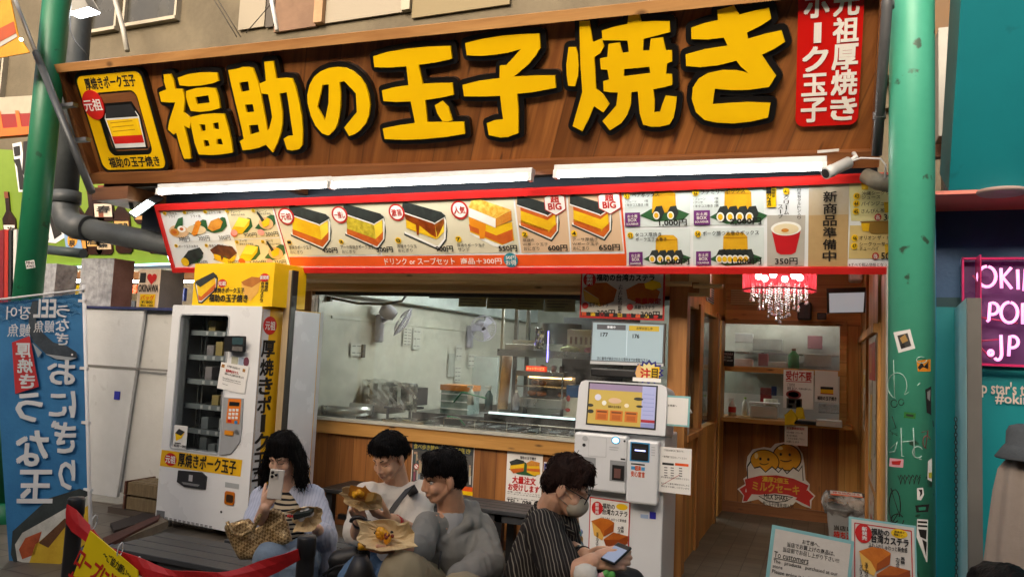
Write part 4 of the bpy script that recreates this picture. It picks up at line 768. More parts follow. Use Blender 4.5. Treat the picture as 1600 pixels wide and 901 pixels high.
mb = MB(); mb.tube([(-3.45, 6.2, .95), (-3.25, 6.4, .99)], .01, black, 8); mb.tube([(-3.25, 6.4, .99), (-3.15, 6.46, .97), (-3.1, 6.5, .9)], .01, pm('#1d7a52', .4), 8); mb.build('tongs', None, (-3.25, 6.4, CT), 'black tongs with a green grip across the steel tray', 'tongs')
# wrapped slicer
p = Yp(622, 640, 7.0); t = thing('wrapped_machine', 'grey food machine under a clear plastic cover at the kitchen wall', 'machine', (p.x, p.y, .9)); mb = MB()
mb.box((p.x-.3, 6.85, .92), (p.x-.02, 7.2, 1.22), pm('#8d8878', .5)); mb.build('body', t, bevel=.01); mb = MB(); mb.box((p.x-.02, 6.85, 1.02), (p.x+.26, 7.15, 1.2), dark); mb.tube([(p.x-.05, 6.83, 1.22), (p.x+.3, 6.83, 1.22)], .03, steel_d, 10); mb.build('roller_unit', t)
mb = MB(); mb.box((p.x-.05, 6.8, .98), (p.x+.25, 7.1, 1.0), dark)
for x in (-.03, .23): mb.box((p.x+x, 6.82, .62), (p.x+x+.02, 6.84, .98), steel_d)
mb.build('stand', t)
rnd = random.Random(3); mb = MB(); vs = []; fs = []; nx, ny = 14, 8
for j in range(ny+1):
    for i in range(nx+1):
        u, v = i/nx, j/ny; vs.append((p.x-.33+.66*u, 6.81-.015*rnd.random(), 1.27-.28*v-.06*abs(u-.35)+.02*rnd.random()))
for j in range(ny):
    for i in range(nx): k = j*(nx+1)+i; fs.append((k, k+1, k+nx+2, k+nx+1))
mb.add(vs, fs, glass((.9, .92, .92), 1.0, .15, 1.8, .35)); mb.build('plastic_cover', t)
# fryer/grill range with rail in front
t = thing('grill_range', 'long dark egg grill range with a guard rail behind the window glass', 'grill', (-2.2, 6.35, CT)); mb = MB()
mb.box((-3.05, 6.1, CT+.002), (-1.3, 6.6, CT+.04), steel_d); mb.build('body', t)
for i in range(9):
    x = -2.98+i*.19; mb = MB(); mb.box((x, 6.14, CT+.042), (x+.15, 6.5, CT+.06), black); mb.box((x+.02, 6.16, CT+.06), (x+.13, 6.48, CT+.066), pm('#3a3a3a', .25)); mb.tube([(x+.07, 6.1, CT+.06), (x+.07, 6.14, CT+.09), (x+.07, 6.2, CT+.09)], .008, steel_d, 6); mb.build('egg_pan', t)
mb = MB(); mb.tube([(-3.1, 6.05, CT+.02), (-3.1, 6.05, CT+.13), (-1.2, 6.05, CT+.13)], .006, steel, 6); mb.tube([(-3.1, 6.05, CT+.06), (-1.2, 6.05, CT+.06)], .004, steel, 6)
for i in range(6): mb.tube([(-2.8+i*.3, 6.05, CT+.02), (-2.8+i*.3, 6.05, CT+.13)], .004, steel, 6)
mb.build('guard_rail', t)
t = thing('glass_topping_case', 'low black topping case with a lit glass edge behind the grill range', 'case', (-2.6, 6.75, .9)); mb = MB(); mb.box((-3.0, 6.68, .9), (-2.05, 7.0, 1.02), black); mb.build('body', t); MB().box((-2.95, 6.67, 1.022), (-2.1, 6.7, 1.04), emit((.75, .95, 1), .8)).build('lit_edge', t)
def at(px, py, y): return Yp(px, py, y)
# chilled case with orange sign
a, b = at(690, 600, 7.6), at(730, 648, 7.6); t = thing('ice_case', 'small glass counter case with an orange sign strip', 'case', (a.x, 7.6, b.z)); MB().box((a.x, 7.6, b.z), (b.x, 7.9, a.z-.06), pm('#8fa3a0', .3)).build('case_body', t); MB().box((a.x-.01, 7.59, a.z-.06), (b.x+.01, 7.9, a.z), pm('#d9863a', .4)).build('sign_strip', t)  # case body is one plain grey-green paint
mb = MB(); [mb.box((a.x-.01, 7.585, b.z+.05+i*.08), (b.x+.01, 7.6, b.z+.06+i*.08), white) for i in range(3)]; mb.build('shelf_edges', t)
MB().box((a.x-.3, 7.5, 0), (b.x+1.2, 8.2, b.z), steel_d).build('work_table', None, (a.x, 7.6, 0), 'steel work table under the small glass case deep in the kitchen', 'table')
# cardboard roll and white pole
p0, p1 = at(793, 556, 6.75), at(785, 638, 6.75); MB().tube([p1, p0], .048, mott('#b58a5c', '#a57b4e', 6), 24).build('paper_roll', None, p1, 'tall brown cardboard roll standing upright behind the range', 'roll')
p0, p1 = at(787, 480, 6.9), at(783, 560, 6.9); MB().tube([p1-Vector((0,0,.6)), p0+Vector((0,0,.2))], .016, cream, 10).build('shelf_pole', None, p1, 'cream vertical pole rising behind the cardboard roll', 'pole')
# steel shelf with posts
t = thing('steel_shelf', 'steel hanging shelf with two uprights behind the window, loaded with cartons', 'shelf', (-1.9, 7.0, 1.4)); z = at(840, 553, 7.0).z; x0, x1 = at(787, 550, 7).x, at(930, 550, 7).x
MB().box((x0, 6.85, z), (x1, 7.25, z+.03), steel).build('board', t)
for x in (x0+.02, at(811, 500, 7).x): MB().box((x, 7.2, CT), (x+.035, 7.235, 2.42), steel_d).build('upright', t)
MB().box((x0, 6.84, z-.03), (x1, 6.85, z+.035), steel).build('front_lip', t)
ZS = z+.03
a = at(791, 545, 6.95); b = at(838, 530, 6.95); MB().box((a.x, 6.9, ZS), (b.x, 7.15, ZS+.06), white).build('white_tray', None, (a.x, 7, ZS), 'shallow white plastic tray on the steel shelf', 'tray', bevel=.008)
mb = MB(); mb.box((a.x+.06, 6.95, ZS+.065), (b.x-.02, 7.1, ZS+.1), pm('#dedbd2', .5)); mb.build('flat_carton', None, (a.x+.06, 7, ZS), 'pale flat carton lying in the white tray', 'lid')
rnd = random.Random(5); p = at(842, 535, 6.9); mb = MB(); vs = [(p.x+(.09*i/6-.045)*(1-.2*j/7)+.008*rnd.random(), 6.88+.03*rnd.random(), ZS+.02+.2*j/7) for j in range(8) for i in range(7)]; mb.add(vs, [(j*7+i, j*7+i+1, j*7+i+8, j*7+i+7) for j in range(7) for i in range(6)], pm('#c9cacb', .12, .95)); mb.build('foil_bag', None, (p.x, 6.9, ZS), 'crumpled silver foil bag standing on the steel shelf', 'bag', solid=.01)
a = at(885, 552, 6.95); t = thing('carton_stand', 'cream carton stand with arched cut outs on the steel shelf', 'carton', (a.x, 6.95, ZS)); mb = MB(); mb.box((a.x, 6.95, ZS), (a.x+.28, 7.15, ZS+.22), cream); mb.build('box', t, bevel=.004)
mb = MB(); q = Pl((0, 6.948, 0)); [mb.add([(a.x+.03+i*.05, 6.946, ZS+.08), (a.x+.055+i*.05, 6.946, ZS+.08), (a.x+.055+i*.05, 6.946, ZS+.15), (a.x+.03+i*.05, 6.946, ZS+.15)], [(0,1,2,3)], pm('#6b4a2c', .7)) for i in range(5)]; mb.build('cut_outs', t)
MB().ball((a.x+.05, 6.9, ZS+.03), (.1, .04, .03), mott('#9bb04a', '#c4d08a', 8)).build('green_packet', None, (a.x+.05, 6.9, ZS), 'pale green packet in front of the carton stand', 'packet'); MB().ball((a.x+.24, 6.9, ZS+.025), (.05, .04, .03), pm('#d98aa6', .5)).build('pink_packet', None, (a.x+.24, 6.9, ZS), 'pink packet in front of the carton stand', 'packet')
p0, p1 = at(857, 517, 6.83), at(855, 565, 6.83); MB().tube([p0, p1], .006, emit((.25, .2, 1), 3), 8).build('blue_light_line', None, p1, 'thin blue violet light line hanging before the steel shelf', 'light')
# pots at the back of the shelf
p = at(875, 530, 7.5); MB().lathe((p.x, 7.5, p.z-.05), [(0, 0), (.2, 0), (.21, .2), (.22, .21), (.2, .21), (.19, .02)], steel_d, 28).build('stock_pot', None, (p.x, 7.5, p.z), 'big dull steel pot behind the carton stand', 'pot')
# food warmer
a, b = at(806, 578, 6.9), at(878, 640, 6.9); t = thing('food_warmer', 'steel food warmer with glass front, orange lit food and a red sign', 'food warmer', (a.x, 6.9, b.z)); H_ = a.z-b.z; w_ = b.x-a.x
MB().box((a.x, 6.9, b.z), (b.x, 7.3, b.z+.09), steel).build('base', t, bevel=.004); MB().box((a.x, 6.9, a.z-.05), (b.x, 7.3, a.z), steel).build('top', t, bevel=.004); MB().box((a.x, 7.28, b.z+.09), (b.x, 7.3, a.z-.05), steel_d).build('back', t)
for x in (a.x, b.x-.015): MB().box((x, 6.9, b.z+.09), (x+.015, 6.915, a.z-.05), steel).build('frame_post', t)
MB().box((a.x, 6.95, b.z+H_*.55), (b.x, 7.25, b.z+H_*.55+.008), steel).build('rack', t); MB().box((a.x+.015, 6.9, b.z+.09), (b.x-.015, 6.904, a.z-.05), glass((.95, .96, .96), .9, .02)).build('pane', t)
sgn = MB(); q = Pl((0, 6.885, 0)); sgn.box((a.x+.11, 6.885, a.z+.0), (a.x+.31, 6.93, a.z+.05), emit((1, .05, .01), .5)); so = sgn.build('sign', t); mb = MB(); TU(mb, q, 'ホットサービス', a.x+.12, a.z+.01, a.x+.3, a.z+.04, emit((1, .4, .12), 1.1), .004, .02); mb.build('lettering', so)
rnd = random.Random(9)
for i in range(9):
    x = a.x+.05+rnd.random()*(w_-.1); lv = rnd.choice((b.z+.1, b.z+H_*.55+.012)); MB().ball((x, 7.0+rnd.random()*.15, lv+.03), (.045, .04, .03), mott('#c9741f', '#a5520f', 14, .4)).build('fried_food', None, (x, 7.05, lv), 'golden fried piece keeping warm in the glass food warmer', 'food', 'fried pieces in the food warmer')
MB().tube([(a.x+.02, 7.22, a.z-.06), (b.x-.02, 7.22, a.z-.06)], .012, emit((1, .55, .2), 6), 8).build('heat_lamp', t)
for i, (x, m_, l_) in enumerate(((.22, '#d9d3c6', 'small white spice tin with dark label on the food warmer'), (.42, '#4a3a2a', 'small dark spice jar on the right of the food warmer'), (.34, '#c8bfae', 'small pale jar between two tins on the food warmer'))):
    MB().lathe((a.x+x, 7.05, a.z), [(0, 0), (.025, 0), (.025, .05), (.02, .06), (0, .06)], pm(m_, .4), 14).build('spice_jar', None, (a.x+x, 7.05, a.z), l_, 'jar')
def bottle3(px, py, y, h, r, m_, cap, label, spray=False, base=None):
    p = Yp(px, py, y); z = p.z if base is None else base; t = thing('spray_bottle' if spray else 'bottle', label, 'bottle', (p.x, y, z))
    MB().lathe((p.x, y, z), [(0, 0), (r, 0), (r, h*.6), (r*.4, h*.78), (r*.35, h*.82), (0, h*.82)], m_, 18).build('body', t); mb = MB(); mb.lathe((p.x, y, z+h*.82), [(r*.4, 0), (r*.4, h*.1), (0, h*.1)], cap, 12)
    if spray: mb.box((p.x-r*1.2, y-.01, z+h*.9), (p.x+r*.6, y+.01, z+h), cap)
    mb.build('cap', t); return t
bottle3(806, 640, 6.72, .2, .032, pm('#8a8890', .4), white, 'grey squeeze bottle left of the food warmer'); bottle3(763, 640, 7.1, .24, .04, pm('#2e5a5e', .4), white, 'teal spray bottle beside the cardboard roll', True); bottle3(735, 632, 7.3, .2, .035, pm('#c9cabc', .4), white, 'pale spray bottle behind the topping case', True)
MB().tube([at(709, 628, 6.9), at(722, 612, 6.9), at(760, 622, 6.85)], .008, pm('#1d7a52', .4), 6).build('green_tongs', None, at(722, 628, 6.9), 'green handled tongs leaning over the topping case', 'tongs')
a = at(884, 620, 7.0); t = thing('white_box', 'white carton with red print beside the food warmer', 'box', (a.x, 7.0, CT)); mb = MB(); mb.box((a.x-.02, 7.0, CT), (a.x+.22, 7.2, a.z), pm('#d5d2c8', .5)); mb.build('carton', t, bevel=.004); mb = MB(); q = Pl((0, 6.997, 0)); EL(mb, q, 888, 622, 3, 5, red); EL(mb, q, 887, 640, 4, 3, red); mb.build('red_print', t)
MB().box((a.x+.0, 7.0, a.z+.002), (a.x+.26, 7.2, a.z+.12), pm('#2d63a6', .35)).build('blue_container', None, (a.x, 7, a.z), 'blue plastic container on the white carton', 'container', bevel=.01)
a = at(900, 560, 7.6); MB().box((a.x-.15, 7.6, CT), (a.x+.5, 8.2, 2.0), dark).build('tall_fridge', None, (a.x, 7.8, 0.88), 'dark tall kitchen cabinet behind the shelf on the right', 'cabinet')
# memos on the kitchen wall (x constant plane)
PX4 = Pl((-4.452, 0, 0), (0, 1, 0), (0, 0, 1))
def memo(x0, y0, x1, y1, lines, label, m_=None):
    mb = MB(); a, b, c, e = PX4.box(x0, y0, x1, y1); flat(mb, PX4, [(a, b), (c, b), (c, e), (a, e)], m_ or pm('#d5d4cb', .5), .002)
    for i in range(lines): zz = e-(e-b)*(i+.5)/lines; flat(mb, PX4, [(a+.02, zz-.008), (a+(c-a)*.4, zz-.008), (a+(c-a)*.4, zz+.006), (a+.02, zz+.006)], pm('#8f8f8a', .6), .004); flat(mb, PX4, [(a+(c-a)*.5, zz-.006), (c-.02, zz-.006), (c-.02, zz+.004), (a+(c-a)*.5, zz+.004)], pm('#8a8a86', .6), .004)
    mb.build('wall_memo', None, PX4.pt((a+c)/2, b), label, 'notice', 'paper notes on the kitchen wall')
memo(630, 512, 643, 540, 6, 'printed list on the kitchen wall between the two fans'); memo(645, 512, 657, 546, 3, 'faint tall notice right of the printed list on the kitchen wall', pm('#cfcfc7', .4)); memo(548, 535, 566, 556, 2, 'white note with lines on the kitchen wall left of the first fan'); memo(712, 538, 722, 562, 2, 'photo sheet below the deeper wall fan', pm('#cfcfc7')); memo(731, 553, 742, 574, 3, 'photo sheet right of the other one below the deeper fan'); memo(710, 572, 720, 596, 4, 'lower photo sheet on the kitchen wall'); memo(700, 552, 710, 588, 0, 'blank clear pocket on the kitchen wall', pm('#b9bab2'))
p = Xp(568, 548, -4.44); MB().box((-4.455, p.y-.03, p.z-.07), (-4.43, p.y+.03, p.z+.07), dark).build('intercom', None, p, 'dark handset fixed to the kitchen wall beside the white note', 'handset', bevel=.01)
a, b = Xp(742, 556, -4.44), Xp(790, 640, -4.44); MB().box((-4.47, a.y, .9), (-4.1, b.y+.3, a.z), mott('#b6bcb8', '#c2c8c4', 3, .25)).build('wall_fridge', None, (-4.3, a.y, .9), 'pale steel fridge door at the kitchen wall behind the roll', 'fridge', bevel=.01)
# yellowed notes along the window top
for i, (x0, x1, y0, y1) in enumerate(((717, 760, 464, 479), (761, 806, 465, 482), (806, 850, 466, 484), (851, 899, 467, 487))):
    q = Pl((0, 6.0, 0)); mb = MB(); RC(mb, q, x0, y0, x1, y1, mott('#c9b77c', '#b5a368', 3), 0, .004)
    for j in range(3): RC(mb, q, x0+4, y0+3+j*4.5, x1-6-j*5, y0+4.2+j*4.5, pm('#7a6c48', .6), .006)
    mb.build('paper_strip', None, q.px(x0, y1), ['leftmost', 'second from left', 'third from left', 'rightmost'][i]+' yellowed paper strip along the top of the kitchen window', 'notice', 'yellowed paper strips at the window top')
MB().box((-3.3, 6.02, 2.06), (-1.2, 6.05, 2.12), pm('#3a3a38', .5)).build('hanging_rail', None, (-2.2, 6.03, 2.06), 'dark rail that the yellowed paper strips hang from', 'rail')
# ------------------------------------------------------------ items in the milkshake corner
HC = bz(1220, 657).z + .012
def hbox(x0, y0, x1, y1, y, m_, name, label, cat, d=.12, base=None, bev=.006):
    a, b = Yp(x0, y0, y), Yp(x1, y1, y); z = b.z if base is None else base; return MB().box((a.x, y, z), (b.x, y+d, a.z), m_).build(name, None, (a.x, y, z), label, cat, bevel=bev)
# chandelier
c = Yp(1217, 462, 7.2); t = thing('chandelier', 'round red fabric chandelier with hanging crystal drops', 'chandelier', (c.x, 7.2, 2.66)); R = .31; z0 = Yp(1217, 455, 7.2).z; 
redsh = pm('#c3162c', .6, 0, .05); em_sh = emit((1, .08, .12), .35)
mb = MB(); n = 72
vs = []; [vs.extend([(c.x+(R+.004*(i % 2))*math.cos(2*math.pi*i/n), 7.2+(R+.004*(i % 2))*math.sin(2*math.pi*i/n), z) for i in range(n)]) for z in (z0, z0+.22)]
mt, nn, ll, bb = nodes('red_shade'); bb.inputs['Base Color'].default_value = (.5, .01, .03, 1); bb.inputs['Roughness'].default_value = .7; tr = nn.new('ShaderNodeBsdfTranslucent'); tr.inputs[0].default_value = (.7, .06, .09, 1); mx = nn.new('ShaderNodeMixShader'); mx.inputs[0].default_value = .35; ll.new(bb.outputs[0], mx.inputs[1]); ll.new(tr.outputs[0], mx.inputs[2]); m3 = nn.new('ShaderNodeMixShader'); tp = nn.new('ShaderNodeBsdfTransparent'); tp.inputs[0].default_value = (1, .75, .75, 1); m3.inputs[0].default_value = .3; ll.new(mx.outputs[0], m3.inputs[1]); ll.new(tp.outputs[0], m3.inputs[2]); ll.new(m3.outputs[0], nn['Material Output'].inputs[0])
mb.add(vs, [(i, (i+1) % n, (i+1) % n+n, i+n) for i in range(n)], mt); mb.build('shade', t)
mb = MB(); mb.lathe((c.x, 7.2, z0), [(R, 0), (R+.006, .0), (R+.006, .012), (R, .012)], pm('#8f1020', .5), 48); mb.build('shade_rim', t)
mb = MB(); mb.lathe((c.x, 7.2, 2.52), [(0, .12), (.06, .12), (.06, .02), (.2, 0), (.2, -.015), (0, -.015)], pm('#c8c8ca', .1, 1), 24); mb.build('ceiling_plate', t)
for i in range(6):
    q = i*math.pi/3+.3; MB().ball((c.x+.18*math.cos(q), 7.2+.18*math.sin(q), z0+.13), .03, emit((1, .9, .78), 42), None, 10, 8).build('bulb', t)
crys = glass((.98, .98, 1), 1.0, .0, 2.4); crs = pm('#e8ecf2', .05, .55, .3, 40)
rnd = random.Random(2)
for ring, (rr, nn_, ln) in enumerate(((.24, 18, .13), (.17, 14, .21), (.09, 9, .26), (.02, 3, .31))):
    for i in range(nn_):
        q = 2*math.pi*i/nn_+ring*.3; x, y = c.x+rr*math.cos(q), 7.2+rr*math.sin(q); L_ = ln+rnd.uniform(-.02, .02); mb = MB(); z = z0+.05; k = 0
        while z > z0+.05-L_+.03: mb.ball((x, y, z), .009, crs, None, 6, 4); z -= .022
        mb.lathe((x, y, z-.035), [(0, 0), (.014, .012), (.008, .03), (0, .042)], crs, 6, smooth=False); mb.build('crystal_drop', t)
# vents, speaker, camera, monitor
a, b = Yp(1142, 452, BY), Yp(1200, 477, BY); t = thing('air_vent', 'cream louvred air vent on the back wall of the milkshake corner', 'vent', (a.x, BY, b.z)); MB().box((a.x, BY-.02, b.z), (b.x, BY, a.z), pm('#8a7a4c', .5)).build('backing', t)
for i in range(7): zz = b.z+(a.z-b.z)*(i+.2)/7; MB().box((a.x+.005, BY-.035, zz), (b.x-.005, BY-.02, zz+.014), pm('#c9b98a', .5)).build('slat', t)
a, b = Xp(1103, 440, PX+.03), Xp(1113, 475, PX+.03); t = thing('air_vent', 'white slotted air vent high on the left partition', 'vent', a); MB().box((PX+.03, a.y, b.z), (PX+.045, b.y, a.z), white).build('plate', t)
for i in range(8): zz = b.z+(a.z-b.z)*(i+.3)/8; MB().box((PX+.045, a.y+.03, zz), (PX+.05, b.y-.03, zz+.012), dark).build('slot', t)
p = Yp(1257, 486, 8.55); MB().box((p.x-.07, 8.5, p.z-.09), (p.x+.07, 8.65, p.z+.09), blackm).build('speaker', None, (p.x, 8.6, p.z), 'small black loudspeaker above the serving hatch', 'speaker', bevel=.015)
p = Yp(1284, 494, 8.5); t = thing('dome_camera', 'small dark security camera on a white arm by the ceiling monitor', 'camera', p); MB().box((p.x-.045, 8.46, p.z-.035), (p.x+.045, 8.54, p.z+.035), dark).build('body', t, bevel=.01); MB().tube([(p.x+.04, 8.5, p.z+.03), (p.x+.16, 8.5, p.z+.06), (p.x+.18, 8.5, p.z+.14)], .008, white, 8).build('arm', t)
pa, pb, pc, pd = Yp(1305, 458, 7.4), Yp(1360, 458, 7.4), Yp(1349, 487, 7.75), Yp(1296, 488, 7.75)
t = thing('ceiling_monitor', 'tilted flat monitor with a pale screen under the entrance ceiling', 'monitor', (pa+pc)/2); PM = Pl(pd, pc-pd, pa-pd); w_, h_ = .36, (pa-pd).length; w_ = (pc-pd).length
mb = MB(); prism(mb, PM, [(-.02, -.02), (w_+.02, -.02), (w_+.02, h_+.02), (-.02, h_+.02)], blackm, -.04, 0); mb.build('case', t); mb = MB(); prism(mb, PM, [(0, 0), (w_, 0), (w_, h_), (0, h_)], emit((.72, .78, .85), .16), .001, .002); mb.build('screen', t)
MB().box((.2, 8.0, 2.45), (.32, 8.3, 2.56), white).build('wall_unit', None, (.26, 8.1, 2.45), 'white box unit under the ceiling beside the monitor', 'unit', bevel=.02)
# counter goods
PH = Pl((0, BY-.1, 0))
def note(x0, y0, x1, y1, pl, m_, draw, name, label, cat='notice', t=.003, par=None):
    mb = MB(); a, b, c, e = pl.box(x0, y0, x1, y1); prism(mb, pl, [(a, b), (c, b), (c, e), (a, e)], m_, 0, t); 
    th = thing(name, label, cat, pl.pt((a+c)/2, b)); mb.build('sheet', th); lm = MB(); P = Pl(pl.pt(0, 0, t+.001), pl.u, pl.v); draw(lm, P)
    if lm.v: lm.build('print', th)
    return th
def dr(lm, P):
    T(lm, P, '受付不要', 1228, 580, 1268, 594, redp, .002, .03); RC(lm, P, 1228, 595.5, 1268, 596.5, redp); T(lm, P, 'ご注文は', 1230, 598, 1242, 603, ink, .002); T(lm, P, '直接 窓口へ', 1230, 604, 1246, 609, ink, .002); T(lm, P, '受付番号は必要ありません', 1248, 606, 1268, 609, ink, .002)
    EL(lm, P, 1240, 616, 12, 7, pm('#8c3a3a')); EL(lm, P, 1240, 616, 8.5, 4.5, pm('#7d9ab5')); RC(lm, P, 1229, 622, 1253, 638, pm('#4a4744')); RC(lm, P, 1232, 624, 1242, 630, pm('#b98c58')); RC(lm, P, 1244, 624, 1251, 636, pm('#a9a49c')); RC(lm, P, 1232, 632, 1238, 637, pm('#8a8a90'))
note(1224, 578, 1271, 638, PH, paper, dr, 'notice_poster', 'white poster with red heading taped to the middle of the serving hatch')
def dr(lm, P):
    T(lm, P, '福助の玉子焼き', 1277, 619, 1307, 625, ink, .002, .04); RC(lm, P, 1282, 604, 1302, 608, dark); RC(lm, P, 1282, 608, 1302, 614, yel); RC(lm, P, 1282, 614, 1302, 615.5, redp)
note(1273, 579, 1309, 628, PH, paper, dr, 'logo_poster', 'white poster with a small egg block picture at the right of the hatch')
def dr(lm, P): T(lm, P, 'お水使用説明所', 1229, 667, 1257, 671, redp, .002, .02); HX(lm, P, [('お水の容器・スプレー等', 0, .9), ('使い切り商品を', 0, .6), 'こちらにお戻し下さい', ('お願いします', 0, .7)], 1229, 673, 1257, 692, ink)
note(1226, 664, 1262, 695, Pl((0, BY-.17, 0)), paper, dr, 'counter_note', 'small white note hanging from the hatch counter edge')
def dr(lm, P): HX(lm, P, ['MENU', ('Milk Shake', 0, .8), 'Egg', ''], 1131, 550, 1145, 570, white)
note(1129, 548, 1147, 572, PH, blackm, dr, 'black_card', 'small black menu card at the left corner of the hatch')
bc = 8.78
hbox(1172, 633, 1215, 651, bc, pm('#c8cdc8', .35), 'lidded_box', 'grey plastic box with white lid on the hatch counter', 'box', .15, HC); hbox(1169, 627, 1218, 632, bc-.01, white, 'flat_cover', 'pale flat lid on the grey box in the hatch', 'lid', .17)
hbox(1279, 630, 1315, 652, bc-.1, glass((.9, .92, .93), 1, .1, 1.6, .3), 'clear_bin', 'clear plastic tub at the right end of the hatch counter', 'tub', .18, HC+.1); hbox(1275, 655, 1316, 668, 8.5, white, 'white_basket', 'low white basket at the right end of the hatch counter', 'basket', .18)
hbox(1238, 656, 1275, 664, 8.5, blackm, 'card_terminal', 'flat black terminal on the hatch counter', 'terminal', .12)
yb = pm('#e0c21c', .45); mb = MB(); q = [Yp(x, y, 8.48) for x, y in ((1226, 648), (1236, 641), (1246, 652), (1240, 662), (1228, 662))]; mb.slab(q, Vector((0, .04, 0)), yb); q = [Yp(x, y, 8.5) for x, y in ((1246, 638), (1253, 638), (1256, 653), (1244, 653))]; mb.slab(q, Vector((0, .04, 0)), yb); mb.build('banana_bunch', None, q[3], 'bright yellow banana shaped prop on the hatch counter', 'prop', bevel=.012)
bottle3(1144, 650, bc, .2, .04, pm('#d8d2cc', .4), white, 'white spray bottle with red label on the hatch counter', True, HC)
MB().lathe((Yp(1144, 645, bc).x, bc, HC+.04), [(.042, 0), (.042, .06)], pm('#b83028', .4), 18).build('red_label_band', None, (Yp(1144, 645, bc).x, bc, HC+.04), 'red label band round the white spray bottle', 'label')
bottle3(1164, 650, 9.0, .22, .035, pm('#c6c9c0', .4), pm('#8fae4a', .5), 'pale bottle with green cap in the hatch', False, HC); bottle3(1240, 575, 9.2, .24, .06, pm('#2f7a3a', .4), pm('#6e3b1e', .5), 'green bottle standing on the upper hatch shelf')
for i, x in enumerate((1198, 1204, 1210)):
    p = Yp(x, 640, 9.0); MB().lathe((p.x, 9.0, HC), [(0, 0), (.028, 0), (.036, .2), (.03, .2), (0, .19)], cream, 16).build('paper_cup_stack', None, (p.x, 9.0, HC), ['left', 'middle', 'right'][i]+' cream stack of paper cups in the hatch', 'cups', 'stacks of paper cups in the hatch')
hbox(1188, 605, 1205, 630, 9.3, pm('#b04a4a', .4), 'red_tub', 'dull red tub behind the paper cups', 'tub'); hbox(1205, 603, 1213, 618, 9.3, pm('#3c4a8a', .4), 'blue_tub', 'blue tub behind the paper cups', 'tub')
hbox(1148, 560, 1176, 574, 9.2, pm('#d9b9b0', .5), 'pink_carton', 'pinkish carton on the upper hatch shelf', 'carton'); hbox(1185, 552, 1200, 572, 9.25, pm('#9a5a60', .5), 'maroon_carton', 'maroon carton on the upper hatch shelf', 'carton'); hbox(1200, 564, 1228, 574, 9.2, white, 'white_carton', 'low white carton on the upper hatch shelf', 'carton'); hbox(1176, 528, 1222, 548, 9.4, pm('#b9bab4', .5), 'shelf_carton', 'wide grey carton on the top shelf behind the hatch', 'carton')
hbox(1148, 520, 1176, 535, 9.35, white, 'kitchen_roll', 'white roll pack on the top shelf behind the hatch', 'pack'); hbox(1256, 552, 1300, 574, 9.2, pm('#c3c6c4', .3), 'bagged_cups', 'pale bagged goods right of the green bottle', 'bag'); hbox(1262, 524, 1285, 545, 9.4, pm('#b9848a', .5), 'pink_box', 'faded pink box on the top shelf behind the hatch', 'box')
MB().box((hx0, 9.15, bz(1200, 574).z-.03), (hx1, 9.55, bz(1200, 574).z-.01), steel).build('hatch_shelf', None, (hx0, 9.2, bz(1200, 574).z), 'steel shelf behind the upper part of the hatch', 'shelf'); MB().box((hx0, 9.3, bz(1200, 548).z-.03), (hx1, 9.55, bz(1200, 548).z-.01), steel).build('hatch_shelf', None, (hx0, 9.3, bz(1200, 548).z), 'upper steel shelf high behind the hatch', 'shelf')
# emblem on the panel under the hatch
PE = Pl((0, BY-.004, 0)); c7e = lambda x, y: (1040+x/3.453, 640+y/3.453)
t = thing('milkshake_emblem', 'round edged emblem sign with two egg yolks and a red ribbon under the hatch', 'sign', PE.px(1213, 790))
oc = [(442, 250), (470, 212), (530, 200), (568, 205), (590, 182), (650, 172), (710, 190), (740, 235), (748, 290), (755, 375), (778, 400), (775, 432), (808, 462), (788, 488), (785, 530), (740, 515), (700, 492), (660, 522), (605, 532), (545, 515), (500, 480), (412, 500), (420, 460), (388, 425), (430, 398), (420, 370), (442, 355), (436, 300)]
mb = MB(); prism(mb, PE, [PE.uv(*c7e(*q)) for q in oc], pm('#d9d7d0', .45), 0, .012); mb.build('board', t)
mb = MB(); D0 = .0135; e = lambda x, y, rx, ry, m_, d: EL(mb, PE, *c7e(x, y), rx/3.453, ry/3.453, m_, d); p = lambda m_, d, *q: Q(mb, PE, [c7e(*a) for a in q], m_, d); gold = pm('#dfa01c', .4)
e(655, 255, 80, 74, ink, D0); e(655, 255, 74, 68, gold, D0+.001); e(535, 275, 80, 64, ink, D0+.002); e(535, 275, 75, 59, gold, D0+.003); e(490, 245, 10, 16, pm('#f1dc9a'), D0+.004); e(620, 205, 14, 9, pm('#f1dc9a'), D0+.002)
for x, y in ((512, 262), (555, 265), (622, 238), (670, 240)): e(x, y, 7, 8, ink, D0+.005)
for cx, cy, w in ((532, 285, 24), (650, 268, 30)): p(ink, D0+.005, *[(cx-w+2*w*i/8, cy+8*math.sin(math.pi*i/8)-2) for i in range(9)], *[(cx+w-2*w*i/8, cy+8*math.sin(math.pi*(8-i)/8)+3) for i in range(9)])
p(ink, D0+.004, (440, 300), (458, 272), (478, 308), (510, 300), (540, 330), (575, 300), (610, 332), (630, 308), (655, 338), (690, 305), (718, 325), (738, 295), (745, 380), (440, 380)); p(pm('#dcdad3', .45), D0+.0052, (445, 306), (460, 283), (480, 315), (510, 308), (540, 337), (575, 308), (610, 338), (630, 316), (655, 345), (690, 313), (718, 332), (736, 306), (740, 380), (446, 380))
p(redp, D0+.006, (400, 425), (440, 400), (430, 440), (470, 445), (440, 490), (418, 490), (425, 460)); p(redp, D0+.006, (800, 464), (765, 430), (740, 445), (700, 480), (780, 520), (778, 485)); p(redp, D0+.0075, (428, 372), (510, 352), (600, 350), (690, 368), (772, 405), (740, 480), (660, 455), (590, 448), (510, 455), (440, 450))
